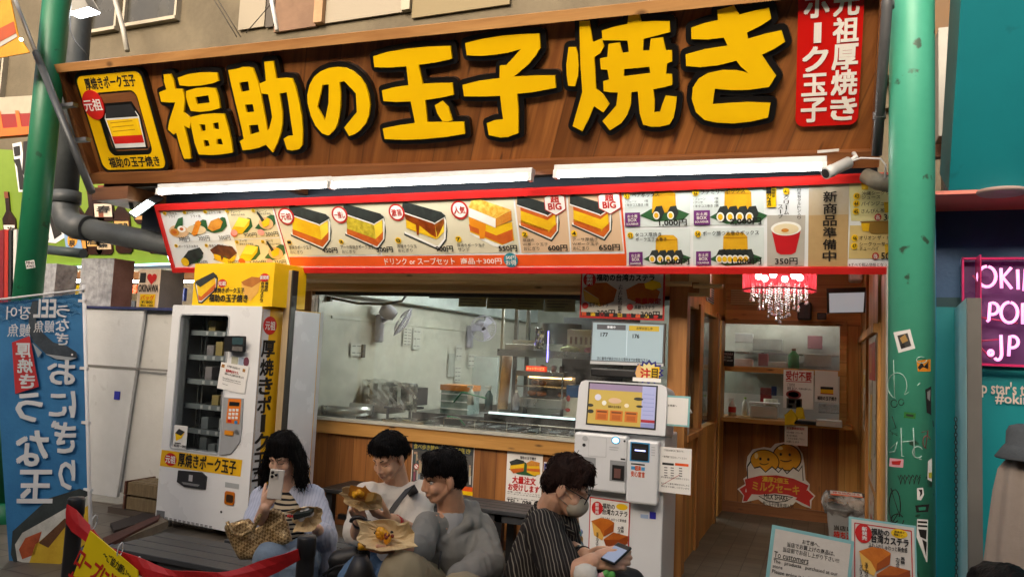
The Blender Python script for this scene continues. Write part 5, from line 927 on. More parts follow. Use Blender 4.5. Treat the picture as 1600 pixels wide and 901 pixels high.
e(600, 470, 105, 52, pm('#dcdad3', .45), D0+.0055); p(ink, D0+.0065, (500, 462), (590, 452), (690, 468), (650, 492), (600, 498), (545, 490)); p(pm('#dcdad3', .45), D0+.0072, (508, 463), (590, 457), (682, 471), (645, 488), (600, 493), (550, 485))
T(mb, PE, '濃厚2個玉', *c7e(522, 362), *c7e(664, 390), pm('#d9b32c', .4), D0+.009, .03); T(mb, PE, 'ミルクセーキ', *c7e(470, 395), *c7e(722, 442), pm('#c9a02a', .4), D0+.009, .035); T(mb, PE, 'MILK SHAKE', *c7e(532, 456), *c7e(660, 482), ink, D0+.009, .03); T(mb, PE, '一杯に玉子が黄身2個入り！', *c7e(510, 497), *c7e(690, 520), ink, D0+.009, .02)
mb.build('artwork', t)
# trash bin
c = Zp(1322, 872, 0); c = Vector((.02, 7.6, 0)); a = Yp(1283, 785, 7.3); 
xc, yc = Yp(1322, 790, 7.5).x, 7.5; zt = Yp(1322, 772, 7.4).z; t = thing('trash_bin', 'grey plastic bin with a bag over its rim and a lid label', 'bin', (xc, yc, 0)); mb = MB()
mb.add([(xc+sx*w, yc+sy*w, z) for z, w in ((.006, .13), (zt-.12, .16)) for sx, sy in ((-1,-1),(1,-1),(1,1),(-1,1))], BOXF, pm('#8a8d90', .45)); mb.build('body', t, bevel=.01)
rnd = random.Random(4); mb = MB(); vs = []; n = 32
for j, (w, z) in enumerate(((.165, zt-.17), (.2, zt-.1), (.185, zt-.03), (.15, zt-.02))):
    for i in range(n):
        q = 2*math.pi*i/n; k = 1/max(abs(math.cos(q)), abs(math.sin(q))); vs.append((xc+w*min(k, 1.25)*math.cos(q)+rnd.uniform(-.012, .012), yc+w*min(k, 1.25)*math.sin(q)+rnd.uniform(-.01, .01), z+rnd.uniform(-.02, .02)))
mb.add(vs, [(j*n+i, j*n+(i+1) % n, (j+1)*n+(i+1) % n, (j+1)*n+i) for j in range(3) for i in range(n)], glass((.85, .86, .87), 1, .2, 1.6, .5)); mb.build('bag', t)
mb = MB(); mb.box((xc-.15, yc-.15, zt-.04), (xc+.15, yc+.15, zt-.015), dark); lid = mb.build('lid', t, bevel=.008); LP = Pl((xc, yc, zt-.012), (1, 0, 0), (0, 1, 0)); mb = MB(); flat(mb, LP, [(-.13, -.13), (.13, -.13), (.13, .12), (-.13, .12)], white, .001); flat(mb, LP, [(-.13, -.13), (.13, -.13), (.13, -.06), (-.13, -.06)], org, .002); TU(mb, LP, '持ち込みゴミ', -.11, -.02, .11, .08, redp, .003, .03); mb.build('label', lid)
PBn = Pl((xc, yc-.153, 0)); mb = MB(); TU(mb, PBn, '当店以外', -.1, zt-.3, .1, zt-.26, ink, .006, .02); TU(mb, PBn, '持ち込み', -.1, zt-.37, .1, zt-.31, redp, .005, .035); TU(mb, PBn, 'はお断り', -.1, zt-.42, .1, zt-.385, ink, .005, .02); TU(mb, PBn, 'します', .0, zt-.47, .1, zt-.435, ink, .005, .02); mb.build('lettering', t)
# posters on the right entrance wall
PXr = Pl((.328, 0, 0), (0, -1, 0), (0, 0, 1))
for i, (y0, y1, z0_, z1_, cc, l_) in enumerate(((5.95, 6.9, .75, 1.85, ('#b9402c', '#d9b23a'), 'tall red and yellow poster on the right entrance wall'), (7.25, 7.9, 1.05, 1.6, ('#c9a24a', '#7a5a34'), 'brown and yellow poster deeper on the right entrance wall'), (6.1, 6.8, .25, .7, ('#cfc9bc', '#b03a2a'), 'pale poster low on the right entrance wall'))):
    t = thing('wall_poster', l_, 'poster', (.328, y0, z0_)); mb = MB(); flat(mb, PXr, [(-y1, z0_), (-y0, z0_), (-y0, z1_), (-y1, z1_)], pm('#c4beb0', .3), .003); mb.build('sheet', t); mb = MB(); h = z1_-z0_
    flat(mb, PXr, [(-y1+.05, z1_-h*.3), (-y0-.05, z1_-h*.3), (-y0-.05, z1_-.05), (-y1+.05, z1_-.05)], pm(cc[0], .4), .005); flat(mb, PXr, [(-y1+.1, z0_+.05), (-y1+.35, z0_+.05), (-y1+.55, z1_-h*.4), (-y1+.3, z1_-h*.4)], pm(cc[1], .4), .005); flat(mb, PXr, [(-y1+.3, z1_-h*.25), (-y1+.4, z1_-h*.25), (-y1+.38, z1_-.08), (-y1+.32, z1_-.08)], pm(cc[1], .4), .006); mb.build('print', t)
# ------------------------------------------------------------ vending machine
VO = Vector((-5.262, 5.0, 0)); ya = R_(-4.3); VU = Vector((math.cos(ya), math.sin(ya), 0)); VB = Vector((-math.sin(ya), math.cos(ya), 0))
PV = Pl(VO, VU); VW = 1.045; VH = 1.885; ZB = .075
vm = thing('vending_machine', 'white snack vending machine with yellow side panel and dark glass window', 'vending machine', VO + VU*.5)
win = [PV.uv(*p) for p in ((266, 698), (341, 709), (359, 493), (284, 492))]; wx0, wx1 = (win[0][0]+win[3][0])/2, (win[1][0]+win[2][0])/2; wz0, wz1 = (win[0][1]+win[1][1])/2, (win[2][1]+win[3][1])/2
def vbox(mb, x0, x1, z0, z1, d0, d1, m_): prism(mb, PV, [(x0, z0), (x1, z0), (x1, z1), (x0, z1)], m_, d0, d1)
mb = MB(); hole = rrect(wx0, wz0, wx1, wz1, .03)
prism(mb, PV, rrect(0, ZB, VW, VH, .02), whitem, -.09, 0, [hole], whitem); mb.build('front_door', vm, bevel=.006)
mb = MB(); vbox(mb, .003, VW-.003, ZB, VH-.003, -.75, -.7, white); vbox(mb, .003, .02, ZB, VH-.003, -.7, -.092, white); vbox(mb, .02, VW-.02, VH-.02, VH-.003, -.7, -.092, white); vbox(mb, .02, VW-.02, ZB, ZB+.02, -.7, -.092, steel_d); vbox(mb, wx1+.05, wx1+.07, ZB+.02, VH-.02, -.7, -.092, dark); mb.build('cabinet', vm)
inn = MB(); ind = pm('#4d585c', .5); vbox(inn, .021, wx1+.05, ZB+.02, VH-.02, -.55, -.54, ind); inn.build('inner_back', vm)
rnd = random.Random(8)
for k, z in enumerate((.62, .82, 1.03, 1.24, 1.45, 1.66)):
    mb = MB(); vbox(mb, wx0-.03, wx1+.04, z, z+.012, -.5, -.14, pm('#4a5052', .4)); vbox(mb, wx0-.03, wx1+.04, z-.03, z+.014, -.138, -.13, pm('#8d9598', .4))
    for i in range(4): vbox(mb, wx0+.17+i*.1, wx0+.2+i*.1, z-.024, z+.006, -.129, -.127, white)
    sh = mb.build('product_shelf', vm)
    for i in range(4):
        if rnd.random() < .85: x = wx0+.15+i*.105; h = rnd.uniform(.09, .14); pk = MB(); vbox(pk, x, x+.08, z+.014, z+h, -.32, -.17, pm(rnd.choice(('#b9bcb8', '#8d9496', '#b3a06a', '#9a9496')), .3)); pk.build('snack_pack', sh, bevel=.008)
mb = MB()
for x in (.05, .1): vbox(mb, wx0+x, wx0+x+.012, wz0, wz1, -.2, -.19, steel)
mb.build('guide_rails', vm)
mb = MB(); vbox(mb, wx0-.01, wx1+.01, wz0-.01, wz1+.01, -.03, -.024, glass((.85, .89, .9), .8, .03, 1.45)); mb.build('pane', vm)
mb = MB(); prism(mb, PV, rrect(wx0-.012, wz0-.012, wx1+.012, wz1+.012, .035), pm('#b9bdbe', .3), .0005, .006, [rrect(wx0, wz0, wx1, wz1, .03)]); mb.build('window_trim', vm)
PV1 = Pl(PV.pt(0, 0, .004), PV.u, PV.v)
mb = MB(); Q(mb, PV, [(253, 702), (379, 718), (376, 744), (250, 727)], pm('#eab515', .35, coat=.3), .002); bd = mb.build('yellow_band', vm); mb = MB(); EL(mb, PV, 267, 717, 9.5, 10, red, .004); T(mb, PV, '元祖', 259.5, 711, 275, 723, paper, .006, .03); T(mb, PV, '厚焼きポーク玉子', 279, 712.5, 370, 734, ink, .005, .03); mb.build('lettering', bd)
mb = MB(); q = [PV.uv(*p) for p in ((280, 734), (316, 737), (324, 744), (322, 764), (290, 760), (278, 752))]; prism(mb, PV, q, dark, .001, .012); fl_ = mb.build('delivery_flap', vm); mb = MB(); RC(mb, PV, 297, 741, 303, 751, pm('#b8b8b8'), .014); [RC(mb, PV, 286+i, 754+i*1.2, 314-i, 755+i*1.2, pm('#8a8a8a'), .014) for i in range(3)]; mb.build('print', fl_)
mb = MB(); q = [PV.uv(*p) for p in ((351, 620), (381, 622), (379, 668), (376, 690), (362, 708), (344, 711), (349, 665))]; prism(mb, PV, q, pm('#9ea1a3', .35), .001, .012); cp_ = mb.build('coin_panel', vm); mb = MB(); Q(mb, PV, [(359, 622), (379, 623), (376, 662), (355, 660)], pm('#e0791a', .4), .014); Q(mb, PV, [(361, 627), (377, 628), (376, 634), (360, 633)], blackm, .016)
for r in range(3):
    for c_ in range(3): RC(mb, PV, 360+c_*5.5-r*.6, 638+r*6, 364+c_*5.5-r*.6, 642+r*6, paper, .016)
EL(mb, PV, 371, 659, 2.6, 2.8, pm('#2f7fc4'), .017); RC(mb, PV, 358, 655, 364, 659, red, .017); mb.build('keypad', cp_); mb = MB(); RC(mb, PV, 354, 672, 367, 679, pm('#d98a1a', .4), .013, .01); EL(mb, PV, 372, 674, 3, 3.4, steel, .02); mb.build('coin_slot', cp_)
mb = MB(); q = [PV.uv(*p) for p in ((361, 525), (385, 525), (384, 550), (360, 549))]; prism(mb, PV, q, blackm, .001, .07); cr = mb.build('card_reader', vm, bevel=.008); mb = MB(); RC(mb, Pl(PV.pt(0, 0, .07), PV.u, PV.v), 363, 527, 380, 538, pm('#3b5256', .15), .002); RC(mb, Pl(PV.pt(0, 0, .07), PV.u, PV.v), 363, 541, 379, 548, pm('#6d6a66', .3), .002); mb.build('screen', cr)
mb = MB(); RC(mb, PV, 362, 557, 372, 571, pm('#b9b9a4'), .003); RC(mb, PV, 373, 558, 381, 571, pm('#a9b9cc'), .003); EL(mb, PV, 385, 565, 4.5, 7.5, pm('#6d3a4a'), .003); RC(mb, PV, 352, 754, 374, 762, pm('#a9adad'), .003); mb.build('sticker_print', vm)
mb = MB(); prism(mb, PV, rrect(*PV.box(352, 767, 367, 788), .02), pm('#c06a10', .3), .001, .01); prism(mb, PV, rrect(*PV.box(355, 772, 366, 784), .015), pm('#3a2008', .4), .0105, .012); mb.build('change_cup', vm)
mb = MB()
for i in range(11):
    for j in range(4): x = 258+i*6.9; y = 807+i*1.35+j*1.9; Q(mb, PV, [(x, y), (x+4.5, y+.9), (x+4.5, y+1.9), (x, y+1.0)], dark, .002)
mb.build('vent_slots', vm); mb = MB(); Q(mb, PV, [(245, 796), (258, 798), (257, 810), (244, 807)], pm('#6d7072', .4), .002); EL(mb, PV, 346, 799, 1.7, 2, dark, .003); mb.build('lock_plate', vm)
for x, d in ((.08, -.08), (VW-.08, -.08), (.08, -.65), (VW-.08, -.65)): p = PV.pt(x, 0, d); MB().tube([p, p+Vector((0, 0, ZB+.01))], .02, steel, 10).build('foot', vm)
def dr(lm, P):
    c = lambda x, y: (230+x/3.604, 410+y/3.604); T(lm, P, 'お客様へのお知らせ', *c(450, 583), *c(525, 597), ink, .002); T(lm, P, '販売停止中です。', *c(443, 606), *c(518, 624), redp, .002, .03); T(lm, P, '故障中につきご迷惑をおかけ致します。', *c(436, 630), *c(548, 642), ink, .002, .02); HX(lm, P, ['This machine is out of order now', 'We are sorry for the inconvenience', ('Thank you', 0, .3)], *c(424, 652), *c(530, 692), ink); RC(lm, P, *c(420, 572), *c(437, 590), pm('#a9783a')); RC(lm, P, *c(538, 598), *c(553, 616), pm('#a9783a'))
nb = MB(); Q(nb, PV, [(347, 565), (390, 572), (383, 615), (340, 606)], paper, .008); no = nb.build('taped_notice', vm); lm = MB(); dr(lm, Pl(PV.pt(0, 0, .008), (PV.u+Vector((0, 0, -.12))), PV.v)); lm.build('lettering', no)
nb = MB(); RC(nb, PV, 272, 664, 293, 700, paper, .006); no = nb.build('window_sticker', vm); lm = MB(); Q(lm, PV, [(275, 676), (281, 669), (290, 674), (285, 684), (276, 688)], yel, .008); Q(lm, PV, [(275, 676), (281, 669), (290, 674), (284, 680)], dark, .009); T(lm, PV, '¥330〜380', 272.5, 694, 292, 698, ink, .009, .02); RC(lm, PV, 274, 691, 284, 692.5, ink, .009); lm.build('print', no)
PS = Pl(PV.pt(VW, 0, -.002), VB); mb = MB(); prism(mb, PS, [(.0, ZB), (.7, ZB), (.7, VH-.003), (.0, VH-.003)], pm('#eab515', .4), -.02, 0); sd_ = mb.build('side_panel', vm)
mb = MB(); TVU(mb, PS, '厚焼きポーク玉子', .02, .42, .165, 1.62, ink, .004, .035); prism(mb, PS, ell(.095, 1.735, .075, .075), red, .001, .003); TU(mb, PS, '元祖', .04, 1.7, .15, 1.77, paper, .005, .03); mb.build('lettering', sd_)
tb0, tb1 = PV.uv(299, 450)[0], PV.uv(424, 450)[0]
tb = thing('topper_box', 'yellow advertising box with egg block pictures on top of the vending machine', 'sign box', PV.pt((tb0+tb1)/2, VH, -.2)); mb = MB(); prism(mb, PV, [(tb0, VH+.001), (tb1, VH+.001), (tb1, VH+.36), (tb0, VH+.36)], pm('#f0c312', .4, 0, .05), -.4, -.02); mb.build('box', tb, bevel=.003)
PT2 = Pl(PV.pt(0, 0, -.02), PV.u, PV.v); c2 = lambda x, y: (230+x/3.604, 410+y/3.604); mb = MB(); p = lambda m_, d, *q: Q(mb, PT2, [c2(*a) for a in q], m_, d)
p(dark, .002, (268, 115), (290, 230), (310, 232), (395, 150), (400, 85), (370, 58)); p(white, .003, (274, 120), (292, 222), (308, 222), (388, 148), (392, 90)); p(eggy, .004, (280, 118), (300, 135), (385, 85), (388, 118), (305, 195), (288, 182)); p(pork, .005, (288, 180), (305, 193), (388, 116), (388, 148), (308, 215), (292, 212)); p(nori, .006, (275, 105), (375, 55), (398, 75), (302, 138), (280, 125)); mb.build('egg_block_picture', tb)
mb = MB(); p(mott('#e3b15a', '#d9a03e', 10), .002, (530, 120), (545, 180), (580, 218), (625, 170), (640, 100)); p(mott('#b9742a', '#a5621f', 10), .003, (530, 110), (590, 80), (640, 85), (645, 105), (590, 140), (545, 128)); mb.build('cake_picture', tb)
mb = MB(); EL(mb, PT2, *c2(424, 117), 7, 6.4, red, .003); T(mb, PT2, '元祖', *c2(403, 106), *c2(446, 130), paper, .005, .03); EL(mb, PT2, *c2(663, 85), 7.5, 6.6, red, .005); T(mb, PT2, '新発売', *c2(640, 74), *c2(688, 96), paper, .007, .03); T(mb, PT2, '厚焼きポーク玉子', *c2(378, 142), *c2(550, 172), ink, .006, .03); T(mb, PT2, '福助の玉子焼き', *c2(352, 180), *c2(568, 222), ink, .006, .04); TV(mb, PT2, '福助の', *c2(664, 108), *c2(682, 165), ink, .005, .03); TV(mb, PT2, '台湾カステラ', *c2(640, 108), *c2(658, 224), ink, .005, .03); mb.build('lettering', tb)
# post and white board to the right of the machine
t = thing('side_post', 'pale timber and aluminium post right of the vending machine', 'post', (-4.12, 5.13, 0)); MB().box((-4.155, 5.1, 0), (-4.09, 5.16, 2.2), wood('#c9b48f', '#b59d76', 'z', 3, .2, .5, 0)).build('upright', t, bevel=.003); MB().box((-4.089, 5.095, 0), (-4.075, 5.165, 2.2), pm('#2b2926', .5)).build('dark_strip', t)
wx = -4.07; a, b = Xp(462, 486, wx), Xp(500, 489, wx); MB().box((wx-.008, a.y, .1), (wx, b.y, (a.z+b.z)/2), pm('#dfe2e6', .25, 0, .04)).build('white_board', None, (wx, a.y, .1), 'tall glossy white board standing between the post and the kitchen window', 'board')
# ------------------------------------------------------------ ticket kiosk
KY = 5.15; PK = Pl((0, KY, 0)); k5 = lambda x, y: (880+x/3.918, 570+y/3.918); kw = pm('#d3d6d8', .35, 0, .05, 2, coat=.2); kg = pm('#b3b7ba', .4)
kx0, kx1 = PK.uv(899, 740)[0], PK.uv(1036, 740)[0]; kz1 = PK.uv(968, 676)[1]; kt_ = thing('ticket_kiosk', 'white self order ticket kiosk with a yellow touch screen before the counter', 'kiosk', ((kx0+kx1)/2, KY, 0))
MB().box((kx0+.01, KY+.03, 0), (kx1, KY+.5, kz1-.005), kw).build('body', kt_, bevel=.01)
zu0 = PK.uv(960, 772)[1]; mb = MB(); xm = PK.uv(*k5(400, 600))[0]; mb.box((kx0, KY-.06, zu0+.02), (xm, KY+.03, kz1-.012), kw); mb.build('payment_unit', kt_, bevel=.015); mb = MB(); mb.box((xm+.004, KY-.075, zu0-.03), (kx1-.02, KY+.03, kz1-.03), kw); mb.build('card_unit', kt_, bevel=.015)
HT = Pl((0, KY-.03, kz1), (1, 0, 0), (0, .12, 1)); zt_ = HT.uv(975, 597)[1]; mb = MB(); zb_ = HT.uv(970, 676)[1]+.004; prism(mb, HT, [(kx0-.005, zb_), (kx1+.012, zb_), (kx1+.012, zt_-.05), (kx1+.002, zt_-.015), (kx1-.03, zt_), (kx0+.045, zt_), (kx0+.015, zt_-.012), (kx0, zt_-.05)], kw, -.3, 0); mb.build('head', kt_, bevel=.015)
sc = [HT.uv(*p) for p in ((924, 598), (1027, 605), (1021, 669), (916, 660))]; a, c = (sc[0][0]+sc[3][0])/2, (sc[1][0]+sc[2][0])/2; b, e = (sc[2][1]+sc[3][1])/2, (sc[0][1]+sc[1][1])/2
mb = MB(); prism(mb, HT, [(a-.01, b-.01), (c+.01, b-.01), (c+.01, e+.01), (a-.01, e+.01)], blackm, .0005, .004); bz_ = mb.build('screen_bezel', kt_)
W_, H_ = c-a, e-b; mb = MB(); R1 = lambda x0, y0, x1, y1, m_, d: flat(mb, HT, [(a+W_*x0, b+H_*y0), (a+W_*x1, b+H_*y0), (a+W_*x1, b+H_*y1), (a+W_*x0, b+H_*y1)], m_, d); es = lambda cc, s=.1: emit(cc, s)
R1(0, 0, .8, 1, es('#b9a04a'), .005); R1(0, .85, .8, 1, es('#8a7a98'), .006); R1(.8, 0, 1, 1, es('#9fa6d0'), .006); R1(.8, .12, 1, .19, es('#a02030'), .0065); R1(.8, 0, 1, .1, es('#8088b8'), .0065)
for i in range(6): R1(.82, .3+i*.1, .98, .31+i*.1, es('#7d84b8'), .007)
for i in range(3): R1(.12+i*.22, .1, .31+i*.22, .36, es('#c06a1a'), .007); R1(.15+i*.22, .13, .28+i*.22, .25, es('#a8550f'), .0075); R1(.14+i*.22, .29, .29+i*.22, .33, es('#6a3408'), .008)
for x, y, rx, ry, cc in ((.14, .66, .05, .08, '#c9c9d8'), (.24, .53, .035, .06, '#d9d9d0'), (.58, .5, .035, .05, '#d9cdb0'), (.04, .3, .05, .05, '#2a2a22'), (.03, .45, .05, .04, '#2a2a22'), (.75, .68, .07, .04, '#2a2a22'), (.77, .5, .05, .03, '#2a2a22'), (.4, .6, .1, .07, '#c9a98a')): flat(mb, HT, ell(a+W_*x, b+H_*y, W_*rx, H_*ry, 14), es(cc), .0072)
TU(mb, HT, '福助の玉子焼き', a+W_*.3, b+H_*.42, a+W_*.5, b+H_*.48, es('#5a4a20'), .008, .03); mb.build('screen', bz_)
PKp = Pl((0, KY-.06, 0)); PKc = Pl((0, KY-.075, 0)); mb = MB(); EL(mb, PKp, *k5(322, 460), 7, 6, pm('#4a9ac8', .3), .002); EL(mb, PKp, *k5(322, 460), 5.2, 4.4, emit((.35, .75, 1), 1.6), .004); mb.build('nfc_button', kt_)
mb = MB(); RC(mb, PKp, *k5(285, 585), *k5(382, 712), pm('#8d9092', .4), .002); RC(mb, PKp, *k5(300, 612), *k5(374, 705), blackm, .004); RC(mb, PKp, *k5(312, 632), *k5(352, 690), pm('#6b4a44', .4), .006); mb.build('receipt_slot', kt_)
mb = MB(); RC(mb, PKp, *k5(85, 562), *k5(198, 690), pm('#8d9092', .4), .002); RC(mb, PKp, *k5(95, 600), *k5(190, 630), blackm, .004); mb.build('cash_slot', kt_)
mb = MB(); RC(mb, PKp, *k5(155, 440), *k5(265, 560), kg, .0015); RC(mb, PKp, *k5(157, 442), *k5(263, 558), kw, .003); EL(mb, PKp, *k5(128, 488), 2.6, 2.6, dark, .003); EL(mb, PKp, *k5(135, 448), 4.5, 4, kg, .003); EL(mb, PKp, *k5(376, 465), 1.6, 1.6, dark, .003); RC(mb, PKp, *k5(352, 570), *k5(380, 580), dark, .003); RC(mb, PKp, *k5(283, 500), *k5(340, 506), kg, .003); RC(mb, PKp, *k5(283, 515), *k5(335, 520), kg, .003); mb.build('cover_plate', kt_)
mb = MB(); RC(mb, PKc, *k5(410, 472), *k5(530, 590), pm('#3f93c9', .35), .002); RC(mb, PKc, *k5(418, 480), *k5(522, 582), blackm, .005); RC(mb, PKc, *k5(440, 518), *k5(505, 526), emit((.4, .45, 1), 1.5), .007); RC(mb, PKc, *k5(430, 500), *k5(512, 508), pm('#3a3a3e', .3), .007); mb.build('card_reader', kt_)
mb = MB(); RC(mb, PKc, *k5(415, 602), *k5(500, 610), ink, .002); RC(mb, PKc, *k5(416, 618), *k5(440, 638), pm('#4a9ad0'), .002); RC(mb, PKc, *k5(478, 624), *k5(500, 645), pm('#4a9ad0'), .002); T(mb, PKc, '超楽', *k5(440, 615), *k5(476, 645), org, .002, .03); T(mb, PKc, '安心宣言', *k5(416, 650), *k5(500, 684), org, .002, .03); [RC(mb, PKc, *k5(540, 500+i*16), *k5(562, 506+i*16), kg, .002) for i in range(4)]; mb.build('sticker_print', kt_)
def castella(lm, P, fx, kk, m2=mott('#c9741f', '#b05a14', 10, .4)):
    p = lambda m_, d, *q: Q(lm, P, [fx(*a) for a in q], m_, d+.0045); m3 = mott('#e3b758', '#d9a545', 10)
    p(m3, .003, (15, 175), (30, 265), (85, 300), (95, 270), (70, 220)); p(m2, .004, (10, 170), (75, 148), (130, 158), (165, 180), (160, 235), (95, 275), (70, 225))
    p(pm('#9a4a12', .4), .0045, (95, 275), (98, 235), (165, 185), (160, 240)); p(mott('#b5601c', '#9a4c12', 10, .4), .005, (95, 290), (160, 245), (255, 270), (260, 300), (240, 330), (110, 340)); p(pm('#8a3e10', .4), .0055, (195, 295), (258, 268), (255, 320), (190, 345), (110, 335), (95, 295))
# kiosk poster
PKf = Pl((0, KY+.028, 0)); kd = lambda x, y: (760+x/4.27, 690+y/4.27)
t = thing('kiosk_poster', 'red edged poster of two brown sponge cakes on the lower front of the kiosk', 'poster', PKf.px(950, 875)); mb = MB(); Q(mb, PKf, [(922, 775), (985, 784), (982, 880), (919, 868)], red, .002); Q(mb, PKf, [(923.5, 777), (983.5, 785.5), (980.5, 878), (920.5, 866.5)], paper, .004); Q(mb, PKf, [(921, 861), (980.7, 873), (980.5, 878), (920.5, 866.5)], red, .005); mb.build('sheet', t)
mb = MB(); EL(mb, PKf, *kd(741, 440), 8.8, 10.5, red, .005); TV(mb, PKf, '新発売', *kd(728, 402), *kd(752, 480), paper, .007, .03); T(mb, PKf, '福助の', *kd(775, 410), *kd(858, 445), ink, .005, .03); T(mb, PKf, '台湾カステラ', *kd(775, 452), *kd(942, 490), ink, .005, .04); EL(mb, PKf, *kd(905, 432), 9, 5, yel, .005); T(mb, PKf, 'ふわふわしゅわっと新食感', *kd(760, 505), *kd(935, 525), ink, .005, .02); TV(mb, PKf, '黒糖', *kd(900, 560), *kd(918, 605), ink, .008, .02); TV(mb, PKf, 'カステラ', *kd(876, 562), *kd(896, 640), ink, .008, .02); TV(mb, PKf, '玉子カステラ', *kd(732, 600), *kd(750, 712), ink, .008, .02); T(mb, PKf, '円', *kd(900, 755), *kd(928, 780), ink, .008, .03); mb.build('lettering', t)
mb = MB(); castella(mb, PKf, lambda x, y: kd(690+x, 355+y*1.0), 1); mb.build('cake_picture', t)
mb = MB(); RC(mb, PKf, 1015, 799, 1025, 810, pm('#2a2a9a', .4), .002); RC(mb, PKf, 1001, 803, 1013, 809, pm('#9ab0d0'), .002); mb.build('sticker', kt_)
# star card, clipped notices
st = thing('starburst_card', 'blue and yellow starburst price card standing on top of the kiosk', 'card', HT.pt((kx0+kx1)/2+.1, zt_, -.1)); PC_ = Pl((0, KY+.05, 0)); u0, v0 = PC_.uv(1014, 581); mb = MB(); pts = [(u0+.105*(1 if i % 2 else .78)*math.cos(i*math.pi/14), v0+.085*(1 if i % 2 else .75)*math.sin(i*math.pi/14)) for i in range(28)]; prism(mb, PC_, pts, pm('#2a2a7a', .4), 0, .004); mb.build('board', st)
mb = MB(); pts = [(u0+.085*(1 if i % 2 else .75)*math.cos(i*math.pi/14), v0+.066*(1 if i % 2 else .72)*math.sin(i*math.pi/14)) for i in range(28)]; flat(mb, PC_, pts, pm('#e8dc9a', .4), .006); T(mb, PC_, '注', 1001, 575, 1017, 592, red, .008, .05); Q(mb, PC_, [(1018, 574), (1031, 573), (1029, 591), (1016, 592)], yel, .008); T(mb, PC_, '目', 1019, 576, 1028, 590, ink, .01, .03); Q(mb, PC_, [(996, 572), (1000, 568), (1004, 578), (1008, 582), (1003, 590), (995, 590), (993, 582)], pm('#e0b070', .5), .008); RC(mb, PC_, 989, 590, 1033, 596, paper, .009); mb.build('print', st)
PN1 = Pl((0, KY+.02, 0))
t = thing('clipped_notice', 'white notice in a pale teal sleeve clipped to the right of the kiosk screen', 'notice', PN1.px(1052, 667)); mb = MB(); prism(mb, PN1, [PN1.uv(*p) for p in ((1027, 616), (1079, 619), (1077, 667), (1023, 663))], teal_c, 0, .004); mb.build('sleeve', t); mb = MB(); Q(mb, PN1, [(1030, 619), (1076, 622), (1074, 664), (1026.5, 660)], paper, .006); T(mb, PN1, 'お客様へ', 1044, 631.5, 1058, 634.5, ink, .008, .02); HX(mb, PN1, ['商品のお渡しまで少々お時間を頂いております', ('To customers', .2, .6), 'The product will be handed over after a', 'short wait. Thank you for your patience.', ('Thank you', 0, .3)], 1031, 635, 1070, 655, ink); mb.build('print', t)
PN2 = Pl((0, KY-.02, 0)); t = thing('price_sheet', 'white menu sheet hanging from the lower right side of the kiosk', 'notice', PN2.px(1055, 773)); mb = MB(); prism(mb, PN2, [PN2.uv(*p) for p in ((1032, 697), (1081, 701), (1079, 773), (1029, 767))], paper, 0, .003); mb.build('sheet', t); mb = MB()
HX(mb, PN2, [('ご注文の流れのご案内です。', .1, .8), '', ('・券売機で注文をしてください', .05, .9), '', ''], 1033, 701, 1078, 727, ink); RC(mb, PN2, 1035, 722.5, 1053, 726, dark, .004); RC(mb, PN2, 1055, 723.5, 1076, 727.5, org, .004)
for i in range(4):
    for x in (1038, 1048, 1061): RC(mb, PN2, x, 729+i*4+(x-1038)*.05, x+5, 730.6+i*4+(x-1038)*.05, pm('#6a6a6a'), .004)
HX(mb, PN2, ['受付番号の画面をお待ちください', '', 'モニターに番号が表示されましたら', '受付までお越しくださいませ'], 1033, 744, 1077, 763, ink); mb.tube([PN2.px(1034, 757, .004), PN2.px(1062, 741, .004)], .0012, redp, 4); mb.build('print', t)
p = Yp(1067, 700, 5.75); p.z = 1.03; t = thing('sanitiser_bottle', 'white pump bottle on the wooden ledge beside the kiosk', 'bottle', (p.x, 6.1, 1.03)); pz = Yp(1067, 698, 6.1); MB().lathe((pz.x, 6.1, 1.03), [(0, 0), (.045, 0), (.045, .1), (.03, .13), (.014, .14), (.014, .16), (0, .16)], white, 18).build('body', t); mb = MB(); mb.tube([(pz.x, 6.1, 1.19), (pz.x, 6.1, 1.22), (pz.x+.05, 6.08, 1.225), (pz.x+.065, 6.07, 1.2)], .009, white, 8); mb.build('pump', t)
# hanging cake poster and number monitor in front of the window
PG = Pl((0, 5.72, 0)); t = thing('cake_poster', 'red framed sponge cake poster hanging over the number monitor', 'poster', PG.px(972, 500)); g5 = lambda x, y: (700+x/3.217, 420+y/3.217)
mb = MB(); prism(mb, PG, [PG.uv(*p) for p in ((909, 424), (1040, 424), (1038, 501), (906, 496))], red, 0, .012); mb.build('frame', t); mb = MB(); Q(mb, PG, [(911, 428), (1037, 428), (1035.5, 498), (908.5, 493)], pm('#cfcac0', .4), .014); Q(mb, PG, [(908.8, 487), (1036, 492), (1035.5, 498), (908.5, 493)], pm('#2a2420', .5), .016)
for i in range(9): Q(mb, PG, [(910+i*14, 487.3+i*.55), (917+i*14, 487.5+i*.55), (917+i*14, 493+i*.55), (910+i*14, 492.8+i*.55)], (org, yel, red)[i % 3], .018)
mb.build('sheet', t); mb = MB(); T(mb, PG, '福助の台湾カステラ', *g5(750, 28), *g5(1040, 62), ink, .018, .04); EL(mb, PG, *g5(715, 55), 10, 10.5, red, .018); TV(mb, PG, '新発売', *g5(700, 28), *g5(732, 82), paper, .021, .03); TV(mb, PG, 'ふわふわしゅわっと新食感', *g5(858, 78), *g5(878, 240), ink, .018, .02)
